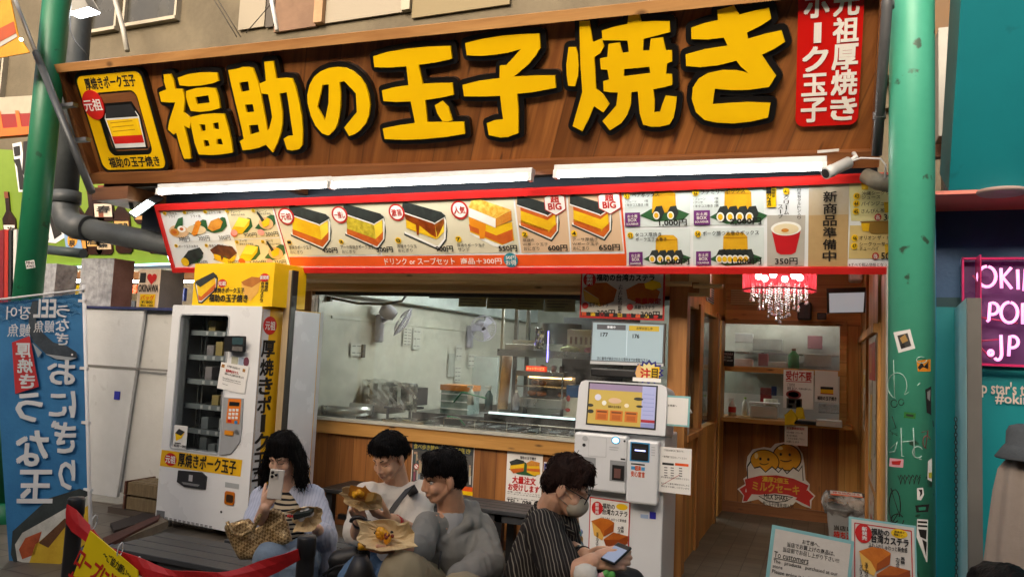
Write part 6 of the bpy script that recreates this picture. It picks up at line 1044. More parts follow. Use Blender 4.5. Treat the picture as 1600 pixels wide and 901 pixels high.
T(mb, PG, '300円', *g5(752, 206), *g5(842, 240), ink, .02, .03); T(mb, PG, '300円', *g5(972, 214), *g5(1066, 248), ink, .02, .03); T(mb, PG, '玉子カステラ', *g5(712, 172), *g5(808, 192), ink, .02, .02); T(mb, PG, '黒糖カステラ', *g5(940, 184), *g5(1040, 204), ink, .02, .02); EL(mb, PG, *g5(693, 185), 5, 5, redp, .02); EL(mb, PG, *g5(918, 192), 5, 5, redp, .02); T(mb, PG, '数量限定', *g5(945, 148), *g5(1072, 176), redp, .021, .05); T(mb, PG, '1カット', *g5(700, 215), *g5(745, 228), ink, .02, .02); T(mb, PG, '1カット', *g5(915, 222), *g5(965, 236), ink, .02, .02); mb.build('lettering', t)
mb = MB(); pp = lambda m_, d, *q: Q(mb, PG, [g5(*a) for a in q], m_, d); cm_ = mott('#bf6e22', '#a5561a', 10, .4); pp(mott('#e0b050', '#d0a040', 10), .017, (682, 105), (690, 160), (770, 190), (775, 160)); pp(cm_, .0175, (682, 100), (735, 72), (800, 70), (852, 105), (835, 165), (770, 188), (760, 150)); pp(cm_, .017, (898, 105), (960, 72), (1010, 72), (1068, 115), (1050, 165), (980, 180), (905, 150)); mb.build('cake_picture', t); mb = MB(); pp(yel, .02, (990, 75), (1030, 58), (1070, 70), (1075, 95), (1030, 108), (995, 98)); mb.build('price_bubble', t)
PMn = Pl((0, 5.68, 0)); t = thing('number_monitor', 'pale blue order number monitor showing 177 and 176 above the kiosk', 'monitor', PMn.px(980, 567)); mb = MB(); prism(mb, PMn, [PMn.uv(*p) for p in ((925, 501), (1039, 505), (1036.5, 572), (922, 568))], pm('#5a5c5e', .4), -.05, 0); mb.build('case', t, bevel=.004); mb = MB(); Q(mb, PMn, [(922.5, 563.5), (1036.8, 568), (1036.5, 572), (922, 568)], pm('#b9bcbe', .4), .002); mb.build('lower_rim', t)
mb = MB(); Q(mb, PMn, [(927, 503.5), (1037, 507.5), (1034.5, 567), (924, 562)], emit('#8fa3ab', .2), .003); RC(mb, PMn, 933, 507, 978, 515, emit('#4a4c50', .2), .005); RC(mb, PMn, 983, 509, 1030, 517, emit('#a98e20', .3), .005); T(mb, PMn, '準備中', 949, 509, 962, 513, emit('#c9ccce', .4), .007, .02); T(mb, PMn, 'お呼び出し中', 995, 511, 1020, 515, ink, .007, .02); T(mb, PMn, '177', 939, 519.5, 950, 525.5, ink, .006, .03); T(mb, PMn, '176', 989, 522, 999, 528, ink, .006, .03); T(mb, PMn, '次に番号が表示されたら受付までお受取り下さい。', 933, 558.5, 1018, 564, ink, .006, .015); RC(mb, PMn, 979, 516, 980, 556, emit('#a9bac0', .4), .005); mb.build('screen', t)
MB().box((Yp(925, 580, 5.7).x, 5.66, Yp(980, 590, 5.7).z), (Yp(1005, 580, 5.7).x, 5.8, Yp(980, 577, 5.7).z), blackm).build('receipt_printer', None, Yp(965, 590, 5.7), 'black flat box under the number monitor behind the kiosk', 'printer', bevel=.01)
# posters under the counter
def crowd(lm, P, x0, y0, x1, y1, seed, head):
    r = random.Random(seed); RC(lm, P, x0+1, y0+1, x1-1, y1-1, mott('#3a3c3e', '#55534e', 9), .002); RC(lm, P, x0+1, y0+2, x1-1, y0+14, pm('#24303a'), .003); T(lm, P, head, x0+4, y0+4, x1-4, y0+12, pm('#b5a84a'), .005, .02)
    for i in range(16): x = r.uniform(x0+3, x1-5); y = r.uniform(y0+18, y1-28); RC(lm, P, x, y, x+3, y+14, pm(r.choice(('#b9b5ac', '#8a4a5a', '#7a8a94', '#a99a7a', '#3a4a4e'))), .0035+i*.0001); EL(lm, P, x+1.5, y-2, 1.6, 2, pm('#a98a72'), .0035+i*.0001)
    for x, y in ((x0+8, y1-40), (x0+20, y1-34)): EL(lm, P, x, y, 4, 4.6, redp, .006); EL(lm, P, x, y, 2.9, 3.5, paper, .007); lm.tube([P.px(x-2.5, y-2.5, .008), P.px(x+2.5, y+2.5, .008)], .003, redp, 4)
    RC(lm, P, x0+1, y1-14, x1-1, y1-7, org, .006); RC(lm, P, x0+1, y1-7, x1-1, y1-1, yel, .006)
note(643, 690, 690, 768, PF, paper, lambda lm, P: crowd(lm, P, 643, 690, 690, 768, 1, '食べ歩き禁止'), 'manners_poster', 'dark crowded photo poster with no entry signs under the counter, left of the pair', 'poster'); note(692, 695, 740, 772, PF, paper, lambda lm, P: crowd(lm, P, 692, 695, 740, 772, 2, '玉子焼き'), 'manners_poster', 'dark crowded photo poster with yellow heading under the counter, right of the pair', 'poster')
def dr(lm, P):
    c = lambda x, y: (760+x/4.27, 690+y/4.27); T(lm, P, '福助の玉子焼き', *c(225, 98), *c(332, 118), ink, .002, .02); p = lambda m_, d, *q: Q(lm, P, [c(*a) for a in q], m_, d)
    p(grn, .002, (150, 180), (250, 130), (360, 190), (330, 230), (210, 215)); p(eggy, .003, (160, 150), (255, 140), (250, 190), (180, 205), (158, 185)); p(pork, .004, (160, 180), (250, 172), (248, 195), (180, 208)); p(nori, .005, (155, 130), (205, 112), (252, 125), (255, 142), (165, 155)); p(eggy, .003, (272, 150), (355, 150), (360, 215), (320, 225), (270, 200)); p(pork, .004, (270, 175), (358, 180), (356, 200), (272, 192)); p(toast, .005, (268, 140), (300, 122), (358, 138), (355, 160), (275, 160))
    T(lm, P, '大量注文', *c(174, 232), *c(330, 280), red, .002, .04); T(lm, P, 'お受けします', *c(146, 284), *c(352, 330), red, .002, .035); HX(lm, P, ['会議・行事・イベントなど', 'ケータリングまで何でも', '', 'お気軽にお問い合わせ'], *c(140, 334), *c(362, 388), ink); T(lm, P, 'TEL：098', *c(136, 386), *c(300, 414), ink, .002, .03)
note(791, 707, 847, 788, PF, paper, dr, 'order_poster', 'white poster with red lettering for bulk orders under the counter', 'poster')
def dr(lm, P): RC(lm, P, 849.5, 724, 871, 770, pm('#2a2f7a'), .001); RC(lm, P, 852, 730, 871, 768, paper, .002); T(lm, P, 'TE', 860, 732, 870, 742, redp, .004, .03); RC(lm, P, 853, 748, 860, 753, pm('#2a4a9a'), .004); RC(lm, P, 853, 756, 866, 766, pm('#2a4a9a'), .004)
note(849, 722, 872, 772, PF, paper, dr, 'blue_poster', 'small blue and white poster partly hidden beside the kiosk', 'poster')
# ------------------------------------------------------------ benches
bslat = pm('#35373a', .5, 0, .2, 2, .2, 30)
def bench(x0, x1, y0, y1, z, n, name, label, legs, grp=None):
    t = thing(name, label, 'bench', ((x0+x1)/2, (y0+y1)/2, 0), grp); w = (y1-y0)/n
    for i in range(n): MB().box((x0, y0+i*w+.004, z-.03), (x1, y0+(i+1)*w-.004, z), bslat).build('slat', t, bevel=.004)
    mb = MB(); mb.box((x0+.02, y0+.03, z-.09), (x1-.02, y0+.06, z-.032), bslat); mb.build('rail', t); mb = MB(); mb.box((x0+.02, y1-.06, z-.09), (x1-.02, y1-.03, z-.032), bslat); mb.build('rail', t)
    for x in legs:
        for y in (y0+.03, y1-.09): MB().box((x, y, 0), (x+.06, y+.06, z-.032), blackm).build('leg', t)
    return t
bench(-3.72, -1.95, 3.2, 3.62, .42, 4, 'slatted_bench', 'dark slatted bench at the front on which the woman and two men sit', (-3.42, -2.95, -2.1)); bench(-1.9, -.5, 3.12, 3.52, .42, 4, 'slatted_bench', 'dark slatted bench under the man in the striped shirt', (-1.85, -.62))
bench(-3.3, -1.9, 3.66, 4.08, .42, 4, 'slatted_bench', 'dark slatted bench directly behind the front bench', (-3.22, -2.0))
t = thing('wall_table', 'small black table end under the kitchen counter, left of the white shirted man', 'table', (-3.5, 5.4, 0)); MB().box((-3.76, 5.22, .42), (-3.0, 5.68, .45), blackm).build('top', t, bevel=.004)
for x, y in ((-3.73, 5.26), (-3.73, 5.58), (-3.1, 5.26), (-3.1, 5.58)): MB().box((x, y, 0), (x+.06, y+.06, .42), blackm).build('leg', t)
MB().box((-3.7, 5.4, .18), (-3.1, 5.44, .22), blackm).build('stretcher', t)
bench(-2.95, -1.75, 5.25, 5.62, .45, 4, 'slatted_bench', 'grey slatted bench along the counter wall behind the grey jacket', (-2.9, -2.25, -1.85))
# ------------------------------------------------------------ rope barrier
def stanchion(px, py, d, label, tape):
    p = Dp(px, py, d); t = thing('stanchion_post', label, 'stanchion', (p.x, p.y, 0), 'black barrier posts'); h = p.z
    MB().lathe((p.x, p.y, 0), [(0, h), (.03, h-.001), (.034, h-.008), (.034, h-.07), (.032, h-.072), (.032, h-.1), (.031, .05), (.06, .04), (.17, .02), (.18, 0)], blackm, 28).build('pole', t); return p
A = stanchion(120, 776, 3.2, 'black barrier post in front of the blue banner holding the red tape', 0); B = stanchion(480, 836, 2.75, 'black barrier post in front of the woman holding the red tape', 0)
redt = mott('#c4161c', '#a81018', 4, .6)
mb = MB(); n = 26; P_ = []
for i in range(n+1):
    f_ = i/n; q = A.lerp(B, f_); q.z = A.z-.06 - .165*4*f_*(1-f_); q.y -= .036; P_.append(q)
vs = []; 
for i, q in enumerate(P_): w = .03*(1+.25*math.sin(i*.9)) + (.012 if i < 2 else 0); tw = .012*math.sin(i*.7); vs += [q+Vector((0, -.004+tw, w*.9)), q+Vector((0, -.006, .004)), q+Vector((0, tw*-.7, -w*.9))]
mb.add(vs, [(i*3+j, i*3+3+j, i*3+4+j, i*3+1+j) for i in range(n) for j in range(2)], redt); mb.build('barrier_tape', None, P_[n//2], 'red barrier tape sagging between the two black posts', 'tape', solid=.004)
# yellow queue sign hanging from the tape
d0 = 3.05; s0, s1 = Dp(142, 828, d0), Dp(222, 893, d0-.1); PQ = Pl(Dp(115, 905, d0+.0), s1-s0, s0-Dp(115, 900, d0)); t = thing('queue_sign', 'yellow hanging queue sign with red Japanese lettering on the red tape', 'sign', Dp(160, 900, d0)); cq = lambda x, y: (80+x/6.39, 760+y/6.39)
mb = MB(); prism(mb, PQ, [PQ.uv(*p) for p in ((142, 828), (216, 890), (217, 899), (204, 960), (92, 960), (113, 905))], pm('#e6cc10', .4), 0, .004); mb.build('board', t); mb = MB()
def TQ(s, x0, y0, x1, y1, m_, bd=.03):
    """slanted line: lower-left of text at x0,y0; lower-right at x1,y1 (px in the crop)"""
    a = PQ.uv(*cq(x0, y0)); b = PQ.uv(*cq(x1, y1)); hgt = .065; TU(mb, PQ, s, a[0], min(a[1], b[1]), b[0], min(a[1], b[1])+hgt, m_, .006, bd)
a0 = PQ.uv(142, 828); b0 = PQ.uv(216, 890); W_ = b0[0]-a0[0]; top = a0[1]
TU(mb, PQ, '〜ご協力願い〜', a0[0]+W_*.38, top-.055, a0[0]+W_*.95, top-.022, ink, .006, .02); TU(mb, PQ, 'ロープに沿って', a0[0]-.0, top-.155, a0[0]+W_*1.12, top-.075, redp, .006, .04); TU(mb, PQ, 'お並び下さい', a0[0]-.0, top-.255, a0[0]+W_*1.1, top-.175, redp, .006, .04); TU(mb, PQ, 'Please line up', a0[0]-.03, top-.345, a0[0]+W_*1.3, top-.275, redp, .006, .03); mb.build('lettering', t)
mb = MB()
for x, y in ((147, 815), (188, 858), (215, 880)):
    c_ = Dp(x, y, d0-.05); mb.tube([c_+Vector((.006*math.sin(q), .012*math.cos(q), .028*math.sin(q))) for q in [i*math.pi/6 for i in range(13)]], .0025, white, 5)
mb.build('cable_tie', t)
# ------------------------------------------------------------ blue banner (seen from the back)
BN = Pl(Dp(60, 900, 5.3), Dp(137, 800, 5.3)-Dp(17, 800, 5.3)); bn = thing('nobori_banner', 'tall blue eel rice banner seen from behind with mirrored white letters', 'banner', Dp(70, 890, 5.3)); cb3 = lambda x, y: (x/1.954, 440+y/1.954)
navy = mott('#26699c', '#3279ac', 2, .6); oq = [PN_ for PN_ in [BN.uv(-12, 473), BN.uv(128, 458), BN.uv(137, 800), BN.uv(145, 898), BN.uv(12, 915)]]
mb = MB(); nx, ny = 12, 26; L0, L1, R0, R1_ = BN.uv(-12, 474), BN.uv(14, 912), BN.uv(128, 458), BN.uv(144, 905); vs = []
for j in range(ny+1):
    for i in range(nx+1):
        u = i/nx; v = j/ny; a = Vector(L0).lerp(Vector(L1), v); b = Vector(R0).lerp(Vector(R1_), v); q = a.lerp(b, u); vs.append(BN.pt(q.x, q.y, -.012+.006*math.sin(u*9+v*4)))
mb.add(vs, [(j*(nx+1)+i, (j+1)*(nx+1)+i, (j+1)*(nx+1)+i+1, j*(nx+1)+i+1) for j in range(ny) for i in range(nx)], navy, True); mb.build('cloth', bn)
mb = MB(); wv = pm('#4f8ab0', .6)
for j in range(5):
    for i in range(9):
        cx, cy = i*16-8+(j % 2)*8, 476-i*1.6+j*7.5
        if cx > 122 or cx < -6: continue
        for r_ in (7, 4.5, 2):
            if r_ < 7 and j > 3: continue
            pts = [BN.px(cx+r_*math.cos(q), cy-r_*.8*math.sin(q), .004) for q in [k*math.pi/8 for k in range(9)]]; mb.tube(pts, .0022, wv, 4)
mb.build('wave_print', bn)
lw = pm('#cdd2d4', .6); mb = MB()
for s, x0, y0, x1, y1 in (('お', 148, 240, 230, 312), ('に', 155, 335, 232, 412), ('ぎ', 158, 425, 232, 520), ('り', 182, 545, 230, 632), ('う', 52, 340, 130, 425), ('な', 52, 455, 148, 560), ('玉', 58, 575, 162, 672)): T(mb, BN, s, *cb3(x0, y0), *cb3(x1, y1), lw, .008, .03, mirror=True)
T(mb, BN, 'EEL', *cb3(106, 55), *cb3(172, 108), lw, .008, .03, mirror=True); T(mb, BN, '장어', *cb3(22, 75), *cb3(96, 115), lw, .008, .01, mirror=True); T(mb, BN, '鰻魚', *cb3(25, 128), *cb3(95, 168), lw, .008, .005, mirror=True); T(mb, BN, '鰻魚', *cb3(105, 118), *cb3(168, 155), lw, .008, .005, mirror=True); TV(mb, BN, 'うなぎ', *cb3(172, 70), *cb3(212, 195), lw, .008, .02, mirror=True); mb.build('lettering', bn)
mb = MB(); Q(mb, BN, [cb3(*p) for p in ((38, 185), (92, 165), (120, 320), (48, 342))], pm('#b5282c', .6), .006); ro = mb.build('red_flag_print', bn); mb = MB()
for ch, y in (('厚', 188), ('焼', 235), ('き', 282)): T(mb, BN, ch, *cb3(52+(y-188)*.1, y), *cb3(96+(y-188)*.12, y+42), lw, .009, .03, mirror=True)
mb.build('lettering', ro)
mb = MB(); eel = mott('#4a545c', '#2e363e', 6, .4); Q(mb, BN, [cb3(*p) for p in ((100, 60), (118, 58), (112, 120), (125, 150), (165, 185), (205, 195), (235, 215), (238, 232), (215, 240), (175, 235), (140, 218), (105, 185), (88, 150), (90, 100))], eel, .0065); Q(mb, BN, [cb3(*p) for p in ((100, 185), (130, 215), (118, 232), (108, 205))], pm('#8a98a0'), .0068); Q(mb, BN, [cb3(*p) for p in ((140, 220), (175, 236), (215, 240), (236, 232), (200, 228))], pm('#9aa4a8'), .0069); EL(mb, BN, *cb3(222, 222), 1.6, 1.6, paper, .0075); mb.build('eel_print', bn)
mb = MB(); Q(mb, BN, [cb3(*p) for p in ((40, 760), (150, 660), (245, 630), (272, 640), (280, 900), (60, 900), (35, 830))], mott('#20282a', '#323c3c', 8, .6), .0065); Q(mb, BN, [cb3(*p) for p in ((48, 800), (70, 765), (150, 720), (272, 650), (272, 690), (170, 780), (90, 860), (55, 850))], mott('#c9cac2', '#a9aaa2', 12), .0075); Q(mb, BN, [cb3(*p) for p in ((60, 815), (80, 780), (130, 760), (110, 830), (70, 845))], mott('#b5562a', '#8a3a1a', 10), .0085); Q(mb, BN, [cb3(*p) for p in ((110, 800), (200, 730), (272, 680), (272, 790), (150, 890), (90, 860))], mott('#c9a82a', '#b5921c', 8), .0085); Q(mb, BN, [cb3(*p) for p in ((120, 795), (200, 720), (215, 730), (150, 810))], mott('#6b4424', '#4a2c14', 12), .0092); mb.build('roll_print', bn)
pl_ = BN.px(130, 452, .0); pb_ = Vector((BN.px(140, 800).x+.02, BN.px(140, 800).y, 0)); mb = MB(); mb.tube([BN.px(131, 445, 0), BN.px(139, 740, 0), BN.px(145, 940, 0)], .013, white, 10); mb.build('upright_pole', bn); MB().tube([BN.px(-20, 470, .02), BN.px(133, 452, .02)], .008, white, 8).build('cross_rod', bn)
for y in (470, 575, 660, 765): q = BN.px(131+(y-470)*.03, y, 0); MB().bar(q+Vector((-.05, 0, 0)), q+Vector((.02, 0, 0)), .02, .02, white).build('pole_loop', bn)
MB().lathe((BN.px(145, 940).x, BN.px(145, 940).y, 0), [(0, .12), (.12, .12), (.2, .08), (.2, 0), (0, 0)], pm('#3a4a6a', .5), 24).build('base', bn)
# ------------------------------------------------------------ white rack with boxes, crates and planks
rk = thing('white_rack', 'white panelled storage rack left of the vending machine', 'rack', (-6.2, 5.6, 0)); wp = mott('#c4c5c2', '#d3d4d2', 1.2, .5, speck=('#8d8b84', 4, .22)); wp2 = mott('#bdbcb5', '#cccbc5', 1.2, .5, speck=('#8d8b84', 4, .22))
a, b = Yp(120, 480, 5.45), Yp(205, 489, 5.45); MB().slab([(a.x, 5.45, .06), (b.x+.02, 5.45, .06), (b.x+.17, 5.45, 1.86), (a.x, 5.45, 1.86)], Vector((0, .03, 0)), wp).build('panel', rk); c_ = Yp(300, 489, 5.5); MB().slab([(b.x-.2, 5.5, .1), (c_.x, 5.5, .1), (c_.x, 5.5, 1.86), (b.x-.1, 5.5, 1.86)], Vector((0, .03, 0)), wp2).build('panel', rk)
mb = MB(); mb.box((a.x, 5.44, 1.28), (c_.x, 5.449, 1.3), pm('#7d7b76', .5)); mb.box((a.x, 5.43, 1.855), (c_.x, 6.1, 1.88), pm('#2f3560', .5)); mb.build('edge_trim', rk); MB().box((b.x-.12, 5.44, .98), (b.x-.05, 5.4485, 1.06), pm('#2a2f9a', .5)).build('blue_tape', rk)
def carton(q, dpt, m1, m2, name, label, draw=None):
    P = Pl((0, 5.62, 0)); u = [P.uv(*p) for p in q]; a = (u[0][0]+u[3][0])/2; c = (u[1][0]+u[2][0])/2; e = (u[0][1]+u[1][1])/2; t = thing(name, label, 'carton', P.pt((a+c)/2, 1.88)); mb = MB(); prism(mb, P, [(a, 1.881), (c, 1.881), (c, e), (a, e)], m1, -dpt, 0, (), m2); mb.build('box', t, bevel=.004)
    if draw: lm = MB(); draw(lm, P, a, c, 1.881, e); lm.build('print', t)
def dr(lm, P, a, c, b, e):
    w, h = c-a, e-b; TU(lm, P, 'I', a+w*.12, b+h*.66, a+w*.3, b+h*.9, ink, .004, .03); cx, cy, s = a+w*.62, b+h*.76, w*.22; flat(lm, P, [(cx+s*(16*math.sin(q)**3)/16, cy+s*(13*math.cos(q)-5*math.cos(2*q)-2*math.cos(3*q)-math.cos(4*q))/16) for q in [i*2*math.pi/30 for i in range(30)]], red, .004); TU(lm, P, 'OKINAWA', a+w*.05, b+h*.42, a+w*.95, b+h*.6, ink, .004, .03); flat(lm, P, [(a+w*.15, b+h*.03), (a+w*.85, b+h*.03), (a+w*.85, b+h*.36), (a+w*.15, b+h*.36)], yel, .004); TU(lm, P, 'バッグ', a+w*.2, b+h*.2, a+w*.8, b+h*.33, org, .006, .03); TU(lm, P, '¥1800', a+w*.25, b+h*.12, a+w*.75, b+h*.19, ink, .006, .02); TU(lm, P, '税込 1980', a+w*.22, b+h*.04, a+w*.78, b+h*.1, ink, .006, .02)
carton([(217, 420), (251, 421), (247, 490), (213, 487)], .3, mott('#e0c8ae', '#ccb49a', 4), mott('#c9c2ba', '#b5afa8', 4, .3), 'souvenir_box', 'box reading I heart OKINAWA on the white rack beside the vending machine', dr)
silv = pm('#d2d3d6', .15, .35, .35, 14, .9, 18); carton([(126, 402), (177, 405), (174, 481), (123, 480)], .25, silv, mott('#c09080', '#a87868', 4), 'wrapped_box', 'box wrapped in shiny crinkled clear film on the white rack'); carton([(66, 411), (87, 412), (84, 480), (62, 480)], .25, silv, silv, 'wrapped_box', 'film wrapped box just right of the green column, partly hidden')
def crate(z, label):
    a = Zp(205, 800, .0); t = thing('wooden_crate', label, 'crate', (-5.75, 5.35, z), 'wooden crates left of the vending machine'); m_ = mott('#7d6c4e', '#5f5038', 8, .7, streak=(6, 1, 1))
    for y in (5.15, 5.42): MB().box((-5.78, y, z), (-5.4, y+.02, z+.11), m_).build('side', t, bevel=.003)
    for x in (-5.8, -5.4): MB().box((x, 5.13, z), (x+.02, 5.46, z+.12), mott('#5d3a2a', '#4a2c20', 8)).build('end', t, bevel=.003)
    MB().box((-5.77, 5.17, z), (-5.41, 5.42, z+.015), m_).build('base', t); 
    for i in range(3): MB().box((-5.77, 5.175+i*.085, z+.108), (-5.41, 5.235+i*.085, z+.116), m_).build('slat', t)
crate(.06, 'lower weathered wooden crate of the stack beside the vending machine'); crate(.185, 'upper weathered wooden crate of the stack beside the vending machine')
MB().box((-6.0, 5.15, .0), (-5.4, 5.6, .055), pm('#4a4038', .8)).build('low_platform', None, (-5.7, 5.4, 0), 'dark low platform carrying the wooden crates', 'platform')
MB().slab([Zp(160, 846, .1), Zp(250, 808, .1), Zp(247, 816, .1), Zp(165, 858, .1)], Vector((0, 0, .03)), mott('#5a2c20', '#42201a', 6)).build('red_brown_plank', None, Zp(200, 830, .1), 'red brown plank lying left of the vending machine', 'plank')
MB().slab([Zp(186, 848, .06), Zp(212, 828, .06), Zp(250, 816, .06), Zp(262, 824, .06), Zp(225, 840, .06), Zp(192, 852, .06)], Vector((0, 0, .05)), mott('#7d7260', '#655a4a', 6, .8)).build('driftwood_board', None, Zp(220, 836, .06), 'grey brown weathered board in front of the vending machine foot', 'plank', bevel=.008)
MB().slab([Zp(172, 822, .02), Zp(240, 800, .02), Zp(248, 812, .02), Zp(178, 834, .02)], Vector((0, 0, .03)), pm('#2b2320', .8)).build('dark_plank', None, Zp(210, 815, .02), 'dark plank on the ground under the red brown plank', 'plank')
# ------------------------------------------------------------ pipes, lamps, flag at the upper left
gp = mott('#5a5f60', '#474b4c', 2, .5); t = thing('drain_pipe', 'thick grey drain pipe bending behind the left end of the menu board', 'pipe', Yp(100, 340, 5.35)); Y5 = 5.35
MB().tube([Yp(134, -60, Y5), Yp(127, 0, Y5), Yp(103, 300, Y5)], .115, gp, 24).build('upright', t); MB().tube([Yp(103, 300, Y5), Yp(101, 330, Y5), Yp(106, 346, Y5), Yp(120, 354, Y5), Yp(140, 357, Y5)], .128, gp, 24).build('elbow', t); MB().tube([Yp(125, 355, Y5), Yp(270, 384, Y5+.1), Yp(330, 396, Y5+.15)], .105, gp, 24).build('branch', t); MB().tube([Yp(104, 300, Y5), Yp(103, 318, Y5)], .14, gp, 24).build('collar', t)
MB().tube([Yp(75, 390, 5.0), Yp(130, 396, 5.0)], .045, pm('#4d5a5a', .5), 14).build('side_pipe', None, Yp(100, 393, 5.0), 'short grey pipe crossing behind the green column', 'pipe')
t = thing('flag_pole', 'thin grey flag pole leaning across the green column', 'pole', Yp(143, 300, 4.25)); MB().tube([Yp(20, -10, 4.25), Yp(56, 82, 4.25)], .016, pm('#a9a9a6', .4, .4), 10).build('upper_rod', t); MB().tube([Yp(56, 82, 4.25), Yp(143, 300, 4.25)], .03, pm('#4b4e50', .45, .3), 14).build('lower_tube', t)
for x, y in ((88, 163), (108, 217)): p = Yp(x+3, y, 4.27); MB().bar(p+Vector((-.08, .05, 0)), p+Vector((.14, .05, .0)), .05, .03, steel_d).build('clamp', t)
q = Pl((0, 4.1, 0)); t = thing('corner_flag', 'yellow flag with a red band at the upper left edge', 'flag', q.px(20, 80)); mb = MB(); mb.slab([q.px(*p) for p in ((-30, -10), (14, -10), (28, 55), (46, 82), (-30, 96))], Vector((0, .01, 0)), mott('#d99a1a', '#c9870f', 3, .6)); mb.build('cloth', t); mb = MB(); Q(mb, q, [(-30, 60), (22, 34), (26, 52), (-30, 82)], pm('#b04a1c', .6), .004); Q(mb, q, [(-30, 83), (26, 53), (28, 58), (-30, 92)], pm('#b9b4a8', .6), .005); mb.build('band', t)
MB().ball(Yp(33, 62, 4.05), .015, emit((1, .75, .4), 8), None, 10, 8).build('bulb', None, Yp(33, 62, 4.05), 'tiny lit bulb at the edge of the yellow flag', 'bulb')
t = thing('spot_lamp', 'small lit wall lamp in front of the grey drain pipe at the top left', 'lamp', Yp(122, 14, 4.9)); q = Yp(122, 10, 4.9); mb = MB(); mb.slab([Yp(104, -4, 4.9), Yp(128, -8, 4.9), Yp(139, 11, 4.9), Yp(107, 19, 4.9)], Vector((0, .12, 0)), pm('#9a9890', .5)); mb.build('housing', t, bevel=.006); mb = MB(); mb.slab([Yp(107, 19.5, 4.9), Yp(139, 11.5, 4.9), Yp(138, 14, 4.9), Yp(108, 21.5, 4.9)], Vector((0, .12, 0)), emit((.9, .95, 1), 10)); mb.build('lit_glass', t); MB().tube([Yp(110, 20, 4.95), Yp(109, 48, 4.95), Yp(118, 66, 4.95), Yp(139, 88, 4.95)], .006, dark, 6).build('cable', t)
t = thing('floodlight', 'lit rectangular floodlight hanging over the grey pipe left of the menu', 'floodlight', Yp(220, 325, 5.1)); fq = [(200, 333), (232, 310), (244, 317), (211, 341)]; mb = MB(); mb.slab([Yp(x, y, 5.1) for x, y in fq], Vector((-.02, .1, .06)), dark); mb.build('housing', t, bevel=.004); mb = MB(); mb.slab([Yp(222+(x-222)*.86, 325+(y-325)*.84, 5.095) for x, y in fq], Vector((0, -.004, 0)), emit((.85, 1, .95), 7)); mb.build('lit_glass', t); mb = MB(); mb.tube([Yp(206, 325, 5.13), Yp(200, 298, 5.2), Yp(212, 290, 5.3)], .02, dark, 6); mb.build('bracket', t)
MB().tube([Yp(172, -30, 8.9), Yp(182, 8, 8.9), Yp(192, 44, 8.9), Yp(199, 80, 8.9)], .042, pm('#a9a69c', .4), 12).build('handrail_pipe', None, Yp(199, 80, 8.9), 'bent pale pipe coming down behind the left end of the sign', 'pipe'); MB().tube([Yp(420, -30, 8.5), Yp(425, 5, 8.5), Yp(433, 48, 8.5)], .03, white, 10).build('white_conduit', None, Yp(433, 48, 8.5), 'thin white conduit running down behind the sign top', 'pipe')
for i, q in enumerate(([(322, -20), (370, 58)], [(328, -20), (376, 58)], [(384, 52), (422, 8)])): MB().tube([Yp(x, y, 8.9) for x, y in q], .008, pm('#3a342c', .6), 6).build('overhead_wire', None, Yp(*q[1], 8.9), ['left', 'right', 'upward slanting'][i]+' thin dark wire on the wall behind the sign', 'wire')
# right: downpipe and camera under the sign
t = thing('conduit_pipe', 'grey plastic conduit running down the right edge of the sign', 'pipe', Yp(1369, 243, 4.62)); MB().tube([Yp(1388, -30, 4.3), Yp(1386, 10, 4.3), Yp(1370, 243, 4.62)], .027, pm('#57595a', .45), 16).build('pipe', t)
for x, y, yy in ((1387, 8, 4.32), (1374, 181, 4.54)): p = Yp(x, y, yy); MB().tube([p+Vector((0, 0, .02)), p-Vector((0, 0, .02))], .033, pm('#6d6f70', .4), 16).build('coupling', t)
l0, l1 = Yp(1290, 271, 4.75), Yp(1326, 254, 4.86); dv = (l1-l0).normalized(); t = thing('security_camera', 'white bullet security camera under the right end of the sign', 'camera', l1); mb = MB(); mb.tube([l0, l0.lerp(l1, .3), l0.lerp(l1, .31), l1], [.036, .037, .034, .036], white, 20); mb.build('body', t); MB().tube([l0-dv*.001, l0-dv*.004], .028, blackm, 16).build('lens', t); MB().tube([l1-dv*.02, l1+Vector((.04, .02, .035)), Yp(1334, 240, 4.95)], .014, white, 10).build('bracket', t); MB().tube([l1+dv*.01, Yp(1345, 247, 4.85), Yp(1376, 248, 4.8), Yp(1384, 258, 4.8), Yp(1382, 290, 4.85)], .006, white, 6).build('cable', t)
rl = MB(); rl.tube([Yp(1352, 274, 4.95), Yp(1372, 284, 4.9), Yp(1396, 288, 4.85)], [.045, .05, .05], mott('#8d8a7c', '#6d6a5e', 6, .5), 12); rl.build('rolled_sheet', None, Yp(1372, 284, 4.9), 'rolled dusty plastic sheet behind the column at the menu end', 'roll')
t = thing('sign_label', 'small white sticker on the lower sign frame', 'sticker', Yp(1295, 235, 4.95)); mb = MB(); SGf = Pl(SG.pt(0, 0, .082), SG.u, SG.v); Q(mb, SGf, [(1277, 235), (1311, 232), (1311, 236.5), (1277, 239.5)], paper, .001); mb.build('sheet', t)
